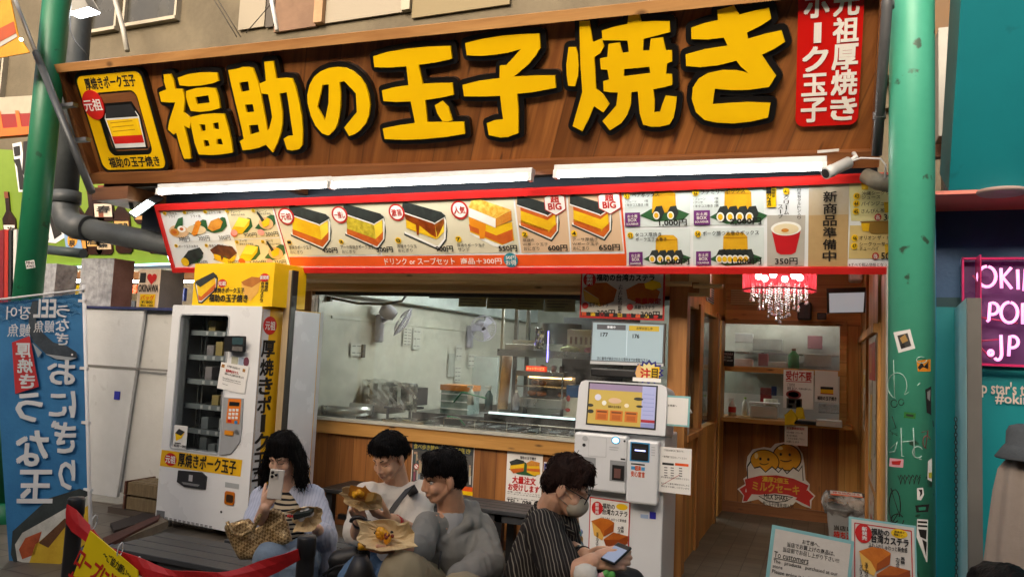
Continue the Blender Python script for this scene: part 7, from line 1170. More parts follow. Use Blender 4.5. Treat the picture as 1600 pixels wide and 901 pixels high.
# ------------------------------------------------------------ stickers and graffiti on the right column
CX, CY, CR = .413, 4.5, .1125
def cyl(px, py, e=0):
    r = ray(px, py); a = r.x**2+r.y**2; ox, oy = -CX, -CY; b = 2*(r.x*ox+r.y*oy); c = ox*ox+oy*oy-(CR+e)**2; dd = b*b-4*a*c; t_ = (-b-math.sqrt(max(dd, 0)))/(2*a); return CP+r*t_
def st_poly(mb, pts, m_, e=0):
    """a sticker bent round the column: triangles split until they follow the curve"""
    v = [Vector((x, y, 0)) for x, y in pts]; T_ = [tuple(v[i] for i in t_) for t_ in tessellate_polygon([v])]
    for _ in range(3):
        o = []
        for a, b, c in T_: d, f, g = (a+b)/2, (b+c)/2, (c+a)/2; o += [(a, d, g), (d, b, f), (g, f, c), (d, f, g)]
        T_ = o
    for t_ in T_: mb.add([cyl(p.x, p.y, e) for p in t_], [(0, 1, 2)], m_)
def sticker(q, m_, extra, label):
    t = thing('sticker', label, 'sticker', cyl(*q[2])); mb = MB(); st_poly(mb, q, m_); mb.build('sheet', t); lm = MB(); [st_poly(lm, a, b, .001+.0003*i) for i, (a, b) in enumerate(extra)]
    if lm.v: lm.build('print', t)
gr = pm('#3a3a36', .6); sticker([(1396, 519), (1422, 514), (1430, 544), (1404, 551)], paper, [([(1402, 524), (1418, 520), (1424, 540), (1408, 545)], gr), ([(1406, 528), (1414, 522), (1419, 532), (1410, 536)], pm('#b08a4a')), ([(1407, 538), (1413, 536), (1414, 543), (1409, 544)], ink)], 'square white sticker of a motorbike rider high on the column')
sticker([(1432, 563), (1454, 561), (1454, 580), (1434, 580)], pm('#d98a1a'), [([(1434, 574), (1440, 565), (1444, 572), (1451, 564), (1450, 576), (1442, 573), (1437, 578)], ink)], 'orange sticker with a black scrawl at the column edge'); sticker([(1413, 643), (1431, 645), (1430, 654), (1412, 652)], pm('#2a7a30'), [([(1416, 646), (1428, 648), (1427, 651), (1415, 649)], ink)], 'small green sticker in the middle of the column')
sticker([(1390, 715), (1412, 717), (1411, 730), (1389, 728)], pm('#d9a0a8'), [([(1393, 720), (1408, 719), (1406, 726), (1394, 725)], redp)], 'pink lettered sticker at the left edge of the column'); sticker([(1446, 608), (1455, 603), (1455, 648), (1448, 644)], ink, [([(1449, 612), (1454, 608), (1453, 626), (1449, 622)], pm('#8a8a86'))], 'tall black and white sticker at the right edge of the column')
sticker([(1450, 720), (1456, 715), (1456, 752), (1449, 748)], paper, [([(1451, 738), (1456, 737), (1456, 747), (1451, 746)], pm('#b9b030'))], 'pale bottle sticker low at the right edge of the column'); sticker([(1433, 810), (1450, 811), (1449, 878), (1447, 876), (1432, 838)], paper, [([(1434, 813), (1449, 814), (1449, 817), (1434, 816)], ink), ([(1434, 819), (1449, 820), (1449, 823), (1434, 822)], ink), ([(1435, 826), (1448, 827), (1447, 842), (1438, 838)], ink), ([(1441, 842), (1448, 846), (1447, 868)], ink)], 'large black and white sticker at the bottom of the column')
sticker([(1433, 762), (1442, 761), (1444, 772), (1439, 781), (1433, 780)], paper, [([(1435, 764), (1441, 764), (1441, 771), (1437, 776), (1438, 769)], ink)], 'small white figure shaped sticker on the lower column'); sticker([(1430, 789), (1452, 787), (1450, 799), (1432, 800)], ink, [([(1435, 792), (1447, 791), (1446, 796), (1436, 797)], pm('#2f8a6c'))], 'black scribbled sticker on the lower column')
def scrawl(lines, m_, r_, label):
    mb = MB()
    for q in lines:
        pts = [cyl(x, y, .0) for x, y in q]
        if len(pts) > 1: mb.tube(pts, r_, m_, 5)
    mb.build('graffiti_tag', None, cyl(*lines[0][0]), label, 'graffiti')
wg = pm('#a9c9bc', .6); scrawl([arc(1402, 602, 15, 20, 100, 400, 16), [(1396, 562), (1398, 620)], [(1388, 612), (1415, 616), (1438, 598)], arc(1440, 562, 8, 5, 0, 300, 8)], wg, .0022, 'pale chalk loop graffiti on the upper column'); scrawl([[(1392, 700), (1402, 690), (1398, 705), (1390, 706)], [(1408, 668), (1409, 712), (1440, 717)], [(1427, 668), (1429, 712)], [(1410, 690), (1427, 688)], arc(1434, 706, 8, 9, 40, 330, 10)], wg, .003, 'pale chalk letters graffiti on the middle of the column')
scrawl([[(1403+i*6, 742), (1405+i*6, 748), (1408+i*6, 741)] for i in range(6)] + [[(1406+i*7, 748), (1407+i*7, 756), (1410+i*7, 744)] for i in range(5)], ink, .0018, 'black YAMAMA like scribble on the column'); scrawl([arc(1397, 630, 5, 6, 0, 330, 10), arc(1408, 628, 4, 5, 0, 330, 10), [(1394, 650), (1400, 668), (1390, 672), (1402, 680)]], ink, .0018, 'small black round scribbles at the left of the column'); scrawl([arc(1398, 790, 9, 26, 60, 400, 14), arc(1402, 812, 10, 10, 0, 330, 10), [(1392, 762), (1404, 800), (1392, 820)], arc(1396, 850, 8, 16, 60, 420, 10)], ink, .0025, 'large black loop graffiti low on the column'); scrawl([arc(1448, 690, 6, 10, 90, 340, 10), [(1440, 675), (1450, 672), (1446, 700)]], pm('#8a4a4a', .6), .002, 'dull red scrawl at the right of the column')
# left column sticker
CXL, CYL = -6.415, 4.5; q = Pl((0, 4.384, 0)); t = thing('column_sticker', 'small black and white sticker on the dark green left column', 'sticker', q.px(47, 419)); mb = MB(); Q(mb, q, [(40, 408), (54, 406), (56, 418), (42, 420)], paper, .004); mb.build('sheet', t); mb = MB(); T(mb, q, 'MNS', 42, 408.5, 54, 412.5, ink, .006, .03); T(mb, q, 'KWS', 43, 414, 55, 418, ink, .006, .03); mb.build('lettering', t)
# ------------------------------------------------------------ notice boards in the right foreground
A0, A1 = Dp(1207, 819, 2.9), Dp(1335, 845, 2.86); PA = Pl(A0, A1-A0, Vector((-.01, .12, 1))); a8 = lambda x, y: (1180+x/5.714, 780+y/5.714)
def stand(P, w, h, nm):
    p0 = P.pt(w*.5, -h*.5, -.03); MB().box((p0.x-.015, p0.y, 0), (p0.x+.015, p0.y+.03, p0.z), blackm).build('stand_pole', nm); MB().box((p0.x-.18, p0.y-.15, 0), (p0.x+.18, p0.y+.2, .02), blackm).build('stand_base', nm)
t = thing('customer_notice', 'teal edged notice board headed To customers in the right foreground', 'notice board', PA.pt(.16, -.45)); w_ = PA.uv(1335, 845)[0]; mb = MB(); prism(mb, PA, [(0, -.46), (w_, -.46), (w_, 0), (0, 0)], teal_c, -.006, 0); mb.build('board', t); mb = MB(); flat(mb, PA, [(.012, -.448), (w_-.012, -.448), (w_-.012, -.012), (.012, -.012)], mott('#c9c4ba', '#d3cec4', 3, .35), .002); mb.build('sheet', t); mb = MB(); U_ = lambda s, a, b, c, e, bd=.012, m_=ink: TU(mb, PA, s, w_*a, -b-(e-b), w_*c, -b, m_, .004, bd)
U_('お客様へ、', .38, .03, .59, .047); U_('当店でお買上げの商品は、', .2, .05, .78, .068); U_('当店前でお召し上がり下さい!!!', .16, .071, .84, .089); U_('To customers', .06, .093, .48, .115, .01); U_('The   products   purchased at our', .06, .122, .84, .139); U_('store', .06, .143, .18, .153); U_('Please enjoy it in front of our store', .06, .159, .94, .177); U_('We appreciate your cooperation', .06, .19, .9, .208); U_('Thank you very much', .06, .222, .6, .24); mb.tube([PA.pt(w_*.06, -.118, .004), PA.pt(w_*.48, -.118, .004)], .001, ink, 4); mb.build('lettering', t); stand(PA, w_, .46, t)
B0, B1 = Dp(1327, 806, 2.98), Dp(1431, 821, 2.98); PB2 = Pl(B0, B1-B0, Vector((0, .25, 1))); t = thing('cake_notice', 'teal edged sponge cake poster board in the right foreground beside the column', 'notice board', PB2.pt(.13, -.4)); w_ = PB2.uv(1431, 821)[0]; mb = MB(); prism(mb, PB2, [(0, -.42), (w_, -.42), (w_, 0), (0, 0)], teal_c, -.006, 0); mb.build('board', t); mb = MB(); flat(mb, PB2, [(.008, -.412), (w_-.008, -.412), (w_-.008, -.008), (.008, -.008)], pm('#cfc9be', .35), .002); R_B = rrect(.018, -.4, w_-.018, -.02, .002, 1); flat(mb, PB2, R_B, redp, .003, [rrect(.022, -.396, w_-.022, -.024, .002, 1)]); mb.build('sheet', t)
mb = MB(); c8b = a8; EL(mb, PB2, *c8b(962, 300), 13, 15, red, .005); TV(mb, PB2, '新発売', *c8b(945, 240), *c8b(990, 362), paper, .007, .03); T(mb, PB2, '福助の', *c8b(1030, 262), *c8b(1190, 318), ink, .006, .035); T(mb, PB2, '台湾カステラ', *c8b(1030, 330), *c8b(1360, 400), ink, .006, .045); EL(mb, PB2, *c8b(1280, 302), 13, 7, yel, .005); T(mb, PB2, '新食感で', *c8b(1235, 280), *c8b(1325, 298), ink, .007, .02); T(mb, PB2, '美味しい…', *c8b(1230, 305), *c8b(1330, 325), ink, .007, .02); T(mb, PB2, 'ふわふわしゅわっと新食感', *c8b(1005, 405), *c8b(1350, 450), ink, .006, .02); TV(mb, PB2, '黒糖', *c8b(1290, 510), *c8b(1325, 575), ink, .008, .03); TV(mb, PB2, 'カステラ', *c8b(1245, 515), *c8b(1278, 655), ink, .008, .03); TV(mb, PB2, '玉子カステラ', *c8b(968, 560), *c8b(1000, 740), ink, .008, .03); TV(mb, PB2, 'プレーン', *c8b(925, 580), *c8b(952, 690), ink, .008, .02); mb.build('lettering', t); mb = MB(); castella(mb, PB2, lambda x, y: c8b(895+x*1.85, 165+y*1.72), 1); mb.build('cake_picture', t); stand(PB2, w_, .42, t)
# ------------------------------------------------------------ people
from mathutils import noise as nz
def capsule(mb, a, ra, b, rb, mat, n=12):
    a, b = Vector(a), Vector(b); d = (b-a); L_ = d.length
    if L_ < 1e-5: return mb.ball(a, ra, mat, None, 12, 8)
    d /= L_; pr = []
    for i in range(5): t_ = -math.pi/2 + i*math.pi/8; pr.append((max(ra*math.cos(t_), 1e-4), ra*math.sin(t_)))
    pr.append((ra, 0))
    for i in range(0, 5): t_ = i*math.pi/8; pr.append((max(rb*math.cos(t_), 1e-4), L_+rb*math.sin(t_)))
    u, v = frame_axes(d); vs = []; fs = []
    for r, h in pr: vs += [a + d*h + (u*math.cos(2*math.pi*k/n)+v*math.sin(2*math.pi*k/n))*r for k in range(n)]
    for i in range(len(pr)-1):
        for k in range(n): fs.append((i*n+k, i*n+(k+1) % n, (i+1)*n+(k+1) % n, (i+1)*n+k))
    fs.append(tuple(reversed(range(n)))); fs.append(tuple(len(vs)-n+k for k in range(n)))
    return mb.add(vs, fs, mat, True)
tmpm = pm('#888888')
def blob(prims, voxel, it=4, amp=0.0, sc=9.0, sq=(1, 1, 1), seed=0):
    """one continuous skin over tapered limbs and masses; returns vertices, faces"""
    mb = MB()
    for p in prims:
        if p[0] == 'c': capsule(mb, p[1], p[2], p[3], p[4], tmpm)
        else: mb.ball(p[1], p[2], tmpm, p[3] if len(p) > 3 else None, 18, 12)
    me = bpy.data.meshes.new('tmp'); me.from_pydata(mb.v, [], mb.f); o = bpy.data.objects.new('tmp', me); COL.objects.link(o)
    r = o.modifiers.new('r', 'REMESH'); r.mode = 'VOXEL'; r.voxel_size = voxel; r.use_smooth_shade = True
    s = o.modifiers.new('s', 'SMOOTH'); s.factor = .5; s.iterations = it
    dgx = bpy.context.evaluated_depsgraph_get(); m2 = bpy.data.meshes.new_from_object(o.evaluated_get(dgx))
    V = [v.co.copy() for v in m2.vertices]; N = [v.normal.copy() for v in m2.vertices]; F = [tuple(p.vertices) for p in m2.polygons]
    bpy.data.objects.remove(o); bpy.data.meshes.remove(me); bpy.data.meshes.remove(m2)
    if amp:
        for i, v in enumerate(V):
            q = Vector((v.x*sq[0], v.y*sq[1], v.z*sq[2]))*sc + Vector((seed, 0, 0)); h = nz.noise(q) + .5*nz.noise(q*2.3); h = 1-abs(h)*2 if amp > 0 else h; V[i] = v + N[i]*(abs(amp)*h)
    return V, F
def skinned(name, parent, prims, voxel, mat, it=4, amp=0.0, sc=9.0, sq=(1, 1, 1), extra=None, seed=0):
    V, F = blob(prims, voxel, it, amp, sc, sq, seed); mb = MB(); mb.add(V, F, mat, True)
    if extra: extra(mb, V, F)
    return mb.build(name, parent)
def hand(pr, w, d, n, lat, curl=(.5, .5, .5, .5), s=1.0, spread=.1, thumb=(.6, .7, .35), tb=.4):
    """palm and five fingers: w wrist, d finger direction, n palm normal, lat towards the thumb"""
    d, n = d.normalized(), n.normalized(); lat = (lat - d*lat.dot(d)).normalized(); n = (n - d*n.dot(d) - lat*n.dot(lat)).normalized()
    for i, (ln, o) in enumerate(((.074, 1.45), (.082, .5), (.075, -.45), (.06, -1.35))):
        k = w + d*(.088-.006*abs(o))*s + lat*(o*.0195*s); pr.append(('c', w+lat*(o*.011*s)+d*.012, .014*s, k, .0112*s)); dd = (d + lat*o*spread*.25).normalized(); p = k; r = .0098*s if i < 3 else .0088*s
        for j, f_ in enumerate((.46, .3, .24)):
            a = curl[i]*(.9, 1.1, .8)[j]; ax = dd.cross(n).normalized(); dd = Quaternion(ax, a) @ dd; q = p + dd*ln*f_*s; pr.append(('c', p, r, q, r*.92)); p = q; r *= .92
    p = w + d*.022*s + lat*.022*s; td = (d*thumb[0]+lat*thumb[1]+n*thumb[2]).normalized(); q = p+td*.042*s; pr.append(('c', p, .0145*s, q, .0115*s)); td = (td + d*tb + n*tb*.6).normalized(); q2 = q+td*.032*s; pr.append(('c', q, .0112*s, q2, .0098*s)); pr.append(('c', q2, .0098*s, q2+td*.022*s, .0082*s))
def head(pr, c, f, u, s=1.0, female=False):
    f = f.normalized(); u = (u-f*u.dot(f)).normalized(); r = u.cross(f)*-1; P = lambda x, y, z: c + (r*x + f*y + u*z)*s
    q = Matrix((r, f, u)).transposed().to_quaternion(); E = lambda x, y, z, a, b, d: pr.append(('e', P(x, y, z), (a*s, b*s, d*s), q))
    E(0, -.012, .035, .074, .093, .08); E(0, .022, -.03, .06, .066, .075); E(0, .05, -.088, .03, .028, .022); E(0, .067, .022, .05, .022, .018)
    for sx in (-1, 1): E(sx*.034, .056, -.035, .026, .024, .026); pr.append(('c', P(sx*.06, -.008, -.038), .015*s, P(sx*.026, .05, -.086), .018*s)); E(sx*.076, -.012, -.01, .01, .02, .031); E(sx*.011, .089, -.04, .009, .011, .009); pr.append(('c', P(sx*.08, -.018, .01), .006*s, P(sx*.08, -.005, -.035), .006*s))
    pr.append(('c', P(0, .086, .012), .0085*s, P(0, .1, -.034), .0115*s)); E(0, .079, -.062, .026, .012, .01); E(0, .073, -.076, .02, .012, .008)
    return P, q, (r, f, u)
SK = lambda c, sss=.08: pm(c, .48, 0, .1, 30, .06, 160, 0, sss, .35)
lipc = pm('#8f5148', .45); browc = pm('#17120f', .7); eyew = pm('#c9c1b8', .3); eyed = pm('#0d0a09', .15)
def face(mb, V, F, P, ax, s=1.0, look='down', brow=True, lips=True, mat=browc, lc=None):
    bv = BVHTree.FromPolygons(V, F); r, f, u = ax
    def hit(x, z, off=0.0):
        o = P(x, .3, z); h = bv.ray_cast(o, -f); return (h[0] if h[0] else P(x, .08, z)) + f*off
    for sx in (-1, 1):
        if brow: mb.tube([hit(sx*.014, .022, .0), hit(sx*.03, .028, .0), hit(sx*.048, .02, -.001)], [.0028*s, .0035*s, .0015*s], mat, 6)
        if look == 'down': mb.tube([hit(sx*.016, -.004, .0), hit(sx*.03, -.009, .0), hit(sx*.046, -.003, -.001)], [.0012*s, .0024*s, .0014*s], mat, 6)
        else:
            p = hit(sx*.031, -.002, -.0075*s); mb.ball(p, .0115*s, eyew, None, 12, 8); mb.ball(p+f*.0062*s, .0062*s, eyed, None, 10, 8); mb.tube([hit(sx*.016, .003, .001), hit(sx*.031, .009, .0015), hit(sx*.047, .002, 0)], .0019*s, mat, 6); mb.tube([hit(sx*.018, -.007, .0005), hit(sx*.031, -.011, .0005), hit(sx*.045, -.006, 0)], .001*s, lipc, 5)
    if lips:
        mb.tube([hit(-.018, -.071, -.002), hit(-.007, -.0668, -.0005), hit(0, -.0672, -.0005), hit(.007, -.0668, -.0005), hit(.018, -.071, -.002)], [.001*s, .0036*s, .0032*s, .0036*s, .001*s], lc or lipc, 8); mb.tube([hit(-.014, -.0735, -.002), hit(0, -.075, -.0005), hit(.014, -.0735, -.002)], [.001*s, .0042*s, .001*s], lc or lipc, 8)
    for sx in (-1, 1): mb.ball(hit(sx*.007, -.0455, -.001), .0022*s, pm('#3a211a'), None, 6, 5)
hairm = mott('#060505', '#0d0a09', 3, .6, 0, .3, .7, .5, 120, (6, 6, 1)); hairb = mott('#1c0f0a', '#2a1812', 3, .6, 0, .3, .7, .5, 120, (6, 6, 1))
for h_ in (hairm, hairb): h_.node_tree.nodes['Principled BSDF'].inputs['Specular IOR Level'].default_value = .14
def short_hair(pr, P, q, seed, fringe=.03, side=-.03, top=.0, s=1.0):
    E = lambda x, y, z, a, b, d: pr.append(('e', P(x, y, z), (a*s, b*s, d*s), q)); E(0, -.022, .052+top, .082, .098, .08); E(0, -.055, .0, .072, .062, .07); E(0, .02, .098+top, .064, .062, .032)
    rn = random.Random(seed)
    for i in range(17):
        x = -.066+.132*i/16; pr.append(('c', P(x*.9, .058, .112+top+rn.uniform(-.006, .008)-abs(x)*.35), .014*s, P(x*1.02+rn.uniform(-.006, .006), .092-abs(x)*.45, fringe+.045+rn.uniform(-.008, .006)), .006*s))
    for sx in (-1, 1):
        for i in range(9): y = .06-.018*i; pr.append(('c', P(sx*.067, y-.004, .075), .0105*s, P(sx*(.0765+(.004 if y < 0 else 0)), y-.01, side+(.055 if y > .03 else .03 if -.035 < y < .025 else .0)+rn.uniform(-.006, .006)), .006*s))
    for i in range(30): a = rn.uniform(0, 6.28); t_ = rn.uniform(.1, 1); pr.append(('c', P(.06*t_*math.cos(a), -.015+.075*t_*math.sin(a), .125+top-.03*t_*t_), .012*s, P(.075*t_*math.cos(a+.3), -.015+.09*t_*math.sin(a+.3), .138+top-.06*t_*t_), .005*s))
D = Dp
def strands(n, seed, ln=.03):
    """loose hairs lying over the hair mass"""
    def ex(mb, V, F):
        rn = random.Random(seed); m_ = mb.m[0]; c = sum(V, Vector())/len(V)
        for _ in range(n):
            f = F[rn.randrange(len(F))]; a, b, d = V[f[0]], V[f[1]], V[f[2]]; nn = (b-a).cross(d-a)
            if nn.length < 1e-9: continue
            nn.normalize(); nn = -nn if nn.dot(a-c) < 0 else nn; g = Vector((rn.uniform(-.5, .5), rn.uniform(-.5, .5), -.9)); tg = (g-nn*g.dot(nn)).normalized(); L_ = ln*rn.uniform(.6, 1.5)
            mb.tube([a-tg*L_*.4, a+nn*.003+tg*L_*.1, a+nn*rn.uniform(.001, .005)+tg*L_*.7], [.0013, .002, .0005], m_, 4, False)
    return ex
def legs(pr, hips, knees, ankles, r=(.088, .066, .05)):
    for h, k, a in zip(hips, knees, ankles): pr += [('c', h, r[0], k, r[1]), ('c', k, r[1], a, r[2])]
def shoes(t, ankles, f, m_):
    for a in ankles: mb = MB(); mb.ball(Vector((a.x, a.y, .045))+f*.05, (.048, .048, .05), m_); capsule(mb, Vector((a.x, a.y, .05)), .046, Vector((a.x, a.y, .038))+f*.17, .036, m_); mb.build('shoe', t)
def ground(p, z=.1): return Vector((p.x, p.y, z))
def taper(pr, *a):
    for (p0, r0), (p1, r1) in zip(a, a[1:]): pr.append(('c', p0, r0, p1, r1))
UPZ = Vector((0, 0, 1)); IN = -FW
# --- woman with phone
t = thing('person', 'long haired person in a pale blue shirt photographing with a phone, seated on the bench', 'person', ground(D(455, 865, 4.0), 0))
hc = D(441, 711, 3.9); fw = (IN*.9 - RT*.12 - UP*.34).normalized(); pr = []; P, q, ax = head(pr, hc, fw, UP*1.0+IN*.25, .87, True)
nk, ch, pv = D(447, 764, 3.97), D(452, 800, 4.0), D(455, 860, 4.06); sa, sb = D(411, 779, 3.95), D(488, 777, 3.98); ea, wa = D(398, 838, 3.74), D(414, 792, 3.56); eb, wb = D(505, 842, 3.84), D(494, 824, 3.68)
taper(pr, (P(0, -.02, -.06), .048), (nk, .05), (ch, .07)); pr += [('c', sa, .045, sb, .045), ('c', ch, .06, pv, .06)]; taper(pr, (sa, .045), (ea, .038), (wa, .026)); taper(pr, (sb, .045), (eb, .038), (wb, .026))
ph = D(431, 756, 3.55)
hand(pr, wa, RT*.5+UP*.9+IN*.12, FW, UP*.45-RT*.9, (.35, .38, .42, .45), .86, .1, (.7, .5, .45)); hand(pr, wb, UP*.9-RT*.45+IN*.2, -RT*.7+IN*-.4, IN*.8+UP*.2, (.55, .6, .65, .7), .92)
skinned('body', t, pr, .0045, SK('#dcb195'), 3, extra=lambda mb, V, F: face(mb, V, F, P, ax, .87, 'down'))
pr = []; E = lambda x, y, z, a, b, d: pr.append(('e', P(x, y, z), (a*.88, b*.88, d*.88), q)); E(0, -.02, .055, .086, .098, .082); E(0, -.05, -.02, .08, .06, .1); rn = random.Random(4)
for i in range(26):
    x = -.068+.136*i/25; pr.append(('c', P(x*.6, .045, .125-abs(x)*.35), .013, P(x*1.08, .088-abs(x)*.42, .047+rn.uniform(-.01, .008)-abs(x)*.1), .006))
for sx in (-1, 1):
    for i in range(20):
        y = .03-.0062*i; z1 = -.19+.05*rn.random()+(.02 if y < -.1 else 0); k = P(sx*(.087+.01*rn.random()), y*.8+.004, -.03); pr.append(('c', P(sx*.06, y*.8, .05), .017, k, .016)); pr.append(('c', k, .016, P(sx*(.092+.03*rn.random()), y*.7+.03, z1*.55), .016)); pr.append(('c', P(sx*(.092+.02*rn.random()), y*.7+.03, z1*.55), .016, P(sx*(.085+.05*rn.random()), y*.6+.03+.02*rn.random(), z1), .006))
skinned('hair', t, pr, .005, hairm, 3, -.0022, 90, (1, 1, .15), extra=strands(700, 5, .06))
top_m = stripes('#b8a88c', '#1d1c20', (0, 0, 1), 42, .42, rough=.85); shirt_m = stripes('#b3b9ca', '#a2aabf', (1, .4, 0), 60, .3, rough=.85)
pr = [('e', ch+UP*-.01+IN*.06, (.1, .08, .14)), ('c', nk-UP*.05+IN*.035, .05, ch+IN*.05, .1), ('c', ch+IN*.05, .105, pv+IN*.05, .115)]; skinned('striped_top', t, pr, .008, top_m, 4, .004, 12)
pr = [('c', sa+UP*.008, .06, nk-UP*.035-RT*.05, .055), ('c', sb+UP*.008, .06, nk-UP*.035+RT*.05, .055), ('c', ch-RT*.085-UP*.02, .085, pv-RT*.1+UP*.03, .1), ('c', ch+RT*.085-UP*.02, .085, pv+RT*.11-UP*.05, .1), ('c', nk-IN*.05-UP*.05, .08, pv-IN*.06, .12), ('c', sa, .068, ea, .072), ('c', ea, .075, ea.lerp(wa, .42), .052), ('c', sb, .068, eb, .072), ('c', eb, .074, eb.lerp(wb, .5), .055), ('c', eb, .06, D(512, 885, 3.86), .05), ('c', D(500, 850, 3.9), .06, D(506, 900, 3.88), .05)]
for sx in (-1, 1): pr.append(('c', nk+RT*sx*.055+IN*.02, .026, ch+RT*sx*.085+IN*.1-UP*.04, .028))
skinned('shirt', t, pr, .007, shirt_m, 4, .006, 14, (1, 1, .4))
ka, kb = D(424, 872, 3.58), D(468, 884, 3.56); pr = [('c', pv-RT*.06, .12, pv+RT*.07, .12)]; legs(pr, (pv-RT*.07, pv+RT*.08), (ka, kb), (ground(ka+IN*-.05), ground(kb+IN*-.05)), (.1, .083, .085)); jean = mott('#5d6f82', '#7d8fa0', 3, .85, 0, .3, .7, .3, 60)
skinned('jeans', t, pr, .009, jean, 4, .006, 9); shoes(t, (ground(ka), ground(kb)), IN*Vector((1, 1, 0)), pm('#d0cdc6'))
phm = thing('phone', 'pale phone with three lenses held up by the long haired person', 'phone', ph); fr = (IN*.9+UP*.12).normalized(); pu = (UP*.98+RT*.1-fr*UP.dot(fr)).normalized(); pu = (pu-fr*pu.dot(fr)).normalized(); pr_ = pu.cross(fr); mb = MB(); mb.obox(ph, pr_, pu, fr, .034, .068, .0045, pm('#c9c4bb', .3)); mb.build('phone_body', phm, bevel=.004)
mb = MB(); cc = ph+pu*.044-pr_*.011+fr*.006; mb.obox(cc, pr_, pu, fr, .019, .019, .002, pm('#b8b3aa', .3)); [mb.lathe(cc+pr_*x+pu*y+fr*.002, [(0, .003), (.007, .003), (.0075, 0)], eyed, 14, fr) for x, y in ((-.009, .009), (-.009, -.009), (.009, 0))]; mb.build('camera_lenses', phm)
def wrap_paper(c, u, v, n, w, h, seed, m_):
    """creased brown paper sheet folded up into a cup with an uneven rim"""
    rn = random.Random(seed); mb = MB(); na, nr = 30, 6; vs = [c - n*.03]
    rim = [1 + .28*nz.noise(Vector((math.cos(k*.209)*1.6, math.sin(k*.209)*1.6, seed))) + (.22 if k % 8 == seed % 8 else 0) for k in range(na)]
    for j in range(1, nr+1):
        for k in range(na):
            r = j/nr; a = 2*math.pi*k/na; x, y = r*rim[k]*math.cos(a), r*rim[k]*math.sin(a); vs.append(c + u*(x*w) + v*(y*h) + n*((x*x*.35+y*y*.9)*.055 - .03 + .016*r*nz.noise(Vector((x*2.6, y*2.6, seed+.5))) + .004*rn.uniform(-1, 1)))
    fs = [(0, 1+k, 1+(k+1) % na) for k in range(na)] + [(1+(j-1)*na+k, 1+j*na+k, 1+j*na+(k+1) % na, 1+(j-1)*na+(k+1) % na) for j in range(1, nr) for k in range(na)]
    mb.add(vs, fs, m_); return mb
kraft = mott('#dcc496', '#ccb080', 6, .7, 0, .3, .7, .3, 40)
def onigiri(c, u, v, n, name, label, seed, w=.085, h=.06, fill='egg'):
    t = thing(name, label, 'sandwich', c); wrap_paper(c, u, v, n, w, h, seed, kraft).build('wrapping_paper', t, solid=.0015); mb = MB()
    rn = random.Random(seed)
    def lump(o, r, m_, k=5, z=.0):
        for i in range(k): mb.ball(o + u*rn.uniform(-r, r) + v*rn.uniform(-r, r)*.6 + n*rn.uniform(-.2, .5)*r, (r*rn.uniform(.45, .8), r*rn.uniform(.4, .7), r*.5), m_, Quaternion(n, rn.uniform(0, 3)), 9, 7)
    if fill == 'toast':
        for k in (-1, 1): mb.slab([c+u*x+v*(y+.012+k*.013)+n*(.012+.1*y) for x, y in ((-.045, -.012), (.035, -.016), (.05, .0), (.03, .016), (-.04, .014))], n*.04, toast)
        lump(c+v*.014+n*.045, .026, mott('#f0c030', '#e09a18', 12, .35), 7); mb.slab([c+u*x+v*y+n*.02 for x, y in ((.03, -.03), (.062, -.012), (.066, .03), (.036, .018))], n*.035, mott('#e3c07a', '#c9953c', 10))
    elif fill == 'nori': mb.slab([c+u*x+v*y+n*.006 for x, y in ((-.03, .012), (.05, .018), (.054, .036), (-.026, .04))], n*.03, nori); lump(c+v*.026-u*.045+n*.02, .013, redp, 3); lump(c+v*.02+n*.0, .03, rice, 5)
    else: lump(c+n*.004, .026, mott('#f0b428', '#d98a14', 12, .35), 8); lump(c+n*.014+u*.016-v*.006, .013, pm('#7d2a12', .4), 4); lump(c+n*.01+u*.03+v*.014, .008, nori, 2); lump(c+n*.01-u*.03+v*.004, .007, nori, 2)
    mb.build('filling', t); return t
onigiri(D(477, 806, 3.56), (RT*.95+UP*.2).normalized(), (UP*.9+IN*.3-RT*.2).normalized(), (IN*.8-UP*.3-RT*.3).normalized(), 'wrapped_rice_sandwich', 'rice sandwich in brown paper held low by the long haired person', 3, .075, .06, 'nori')
# tote bag
tb_ = thing('tote_bag', 'gold woven tote bag lying on the bench beside the long haired person', 'bag', D(400, 862, 3.8)); mt, nn, ll, bb = nodes('gold_weave'); o_ = ocoord(nn); ck = nn.new('ShaderNodeTexChecker'); ck.inputs['Scale'].default_value = 85; mp = nn.new('ShaderNodeMapping'); mp.inputs['Rotation'].default_value = (.3, .8, .5); ll.new(o_, mp.inputs[0]); ll.new(mp.outputs[0], ck.inputs[0]); ll.new(mixc(nn, ll, ck.outputs['Fac'], (.5, .36, .18), (.2, .13, .055)), bb.inputs['Base Color']); bb.inputs['Metallic'].default_value = .55; bb.inputs['Roughness'].default_value = .35; bp = nn.new('ShaderNodeBump'); bp.inputs['Strength'].default_value = .6; bp.inputs['Distance'].default_value = .006; ll.new(ck.outputs['Fac'], bp.inputs['Height']); ll.new(bp.outputs[0], bb.inputs['Normal'])
dpt = 3.62; tp_ = [(354, 816), (368, 812), (384, 808), (397, 822), (412, 816), (424, 792), (437, 798), (449, 826)]; bt_ = [(380, 872), (386, 871), (392, 870), (402, 868), (414, 862), (426, 856), (438, 850), (452, 844)]; pr = []
for k in range(7):
    for f_ in (0, .5):
        a = Vector(tp_[k]).lerp(Vector(tp_[k+1]), f_); b = Vector(bt_[k]).lerp(Vector(bt_[k+1]), f_); pr.append(('c', D(a.x+3, a.y+7, dpt), .018, D(b.x, b.y-8, dpt-.02), .032))
skinned('bag_body', tb_, pr, .006, mt, 6, .004, 9); mb = MB(); mb.tube([D(*p, dpt-.06) for p in ((355, 814), (362, 832), (378, 836), (396, 826), (405, 806), (412, 798))], .009, mt, 8); mb.build('handle', tb_)
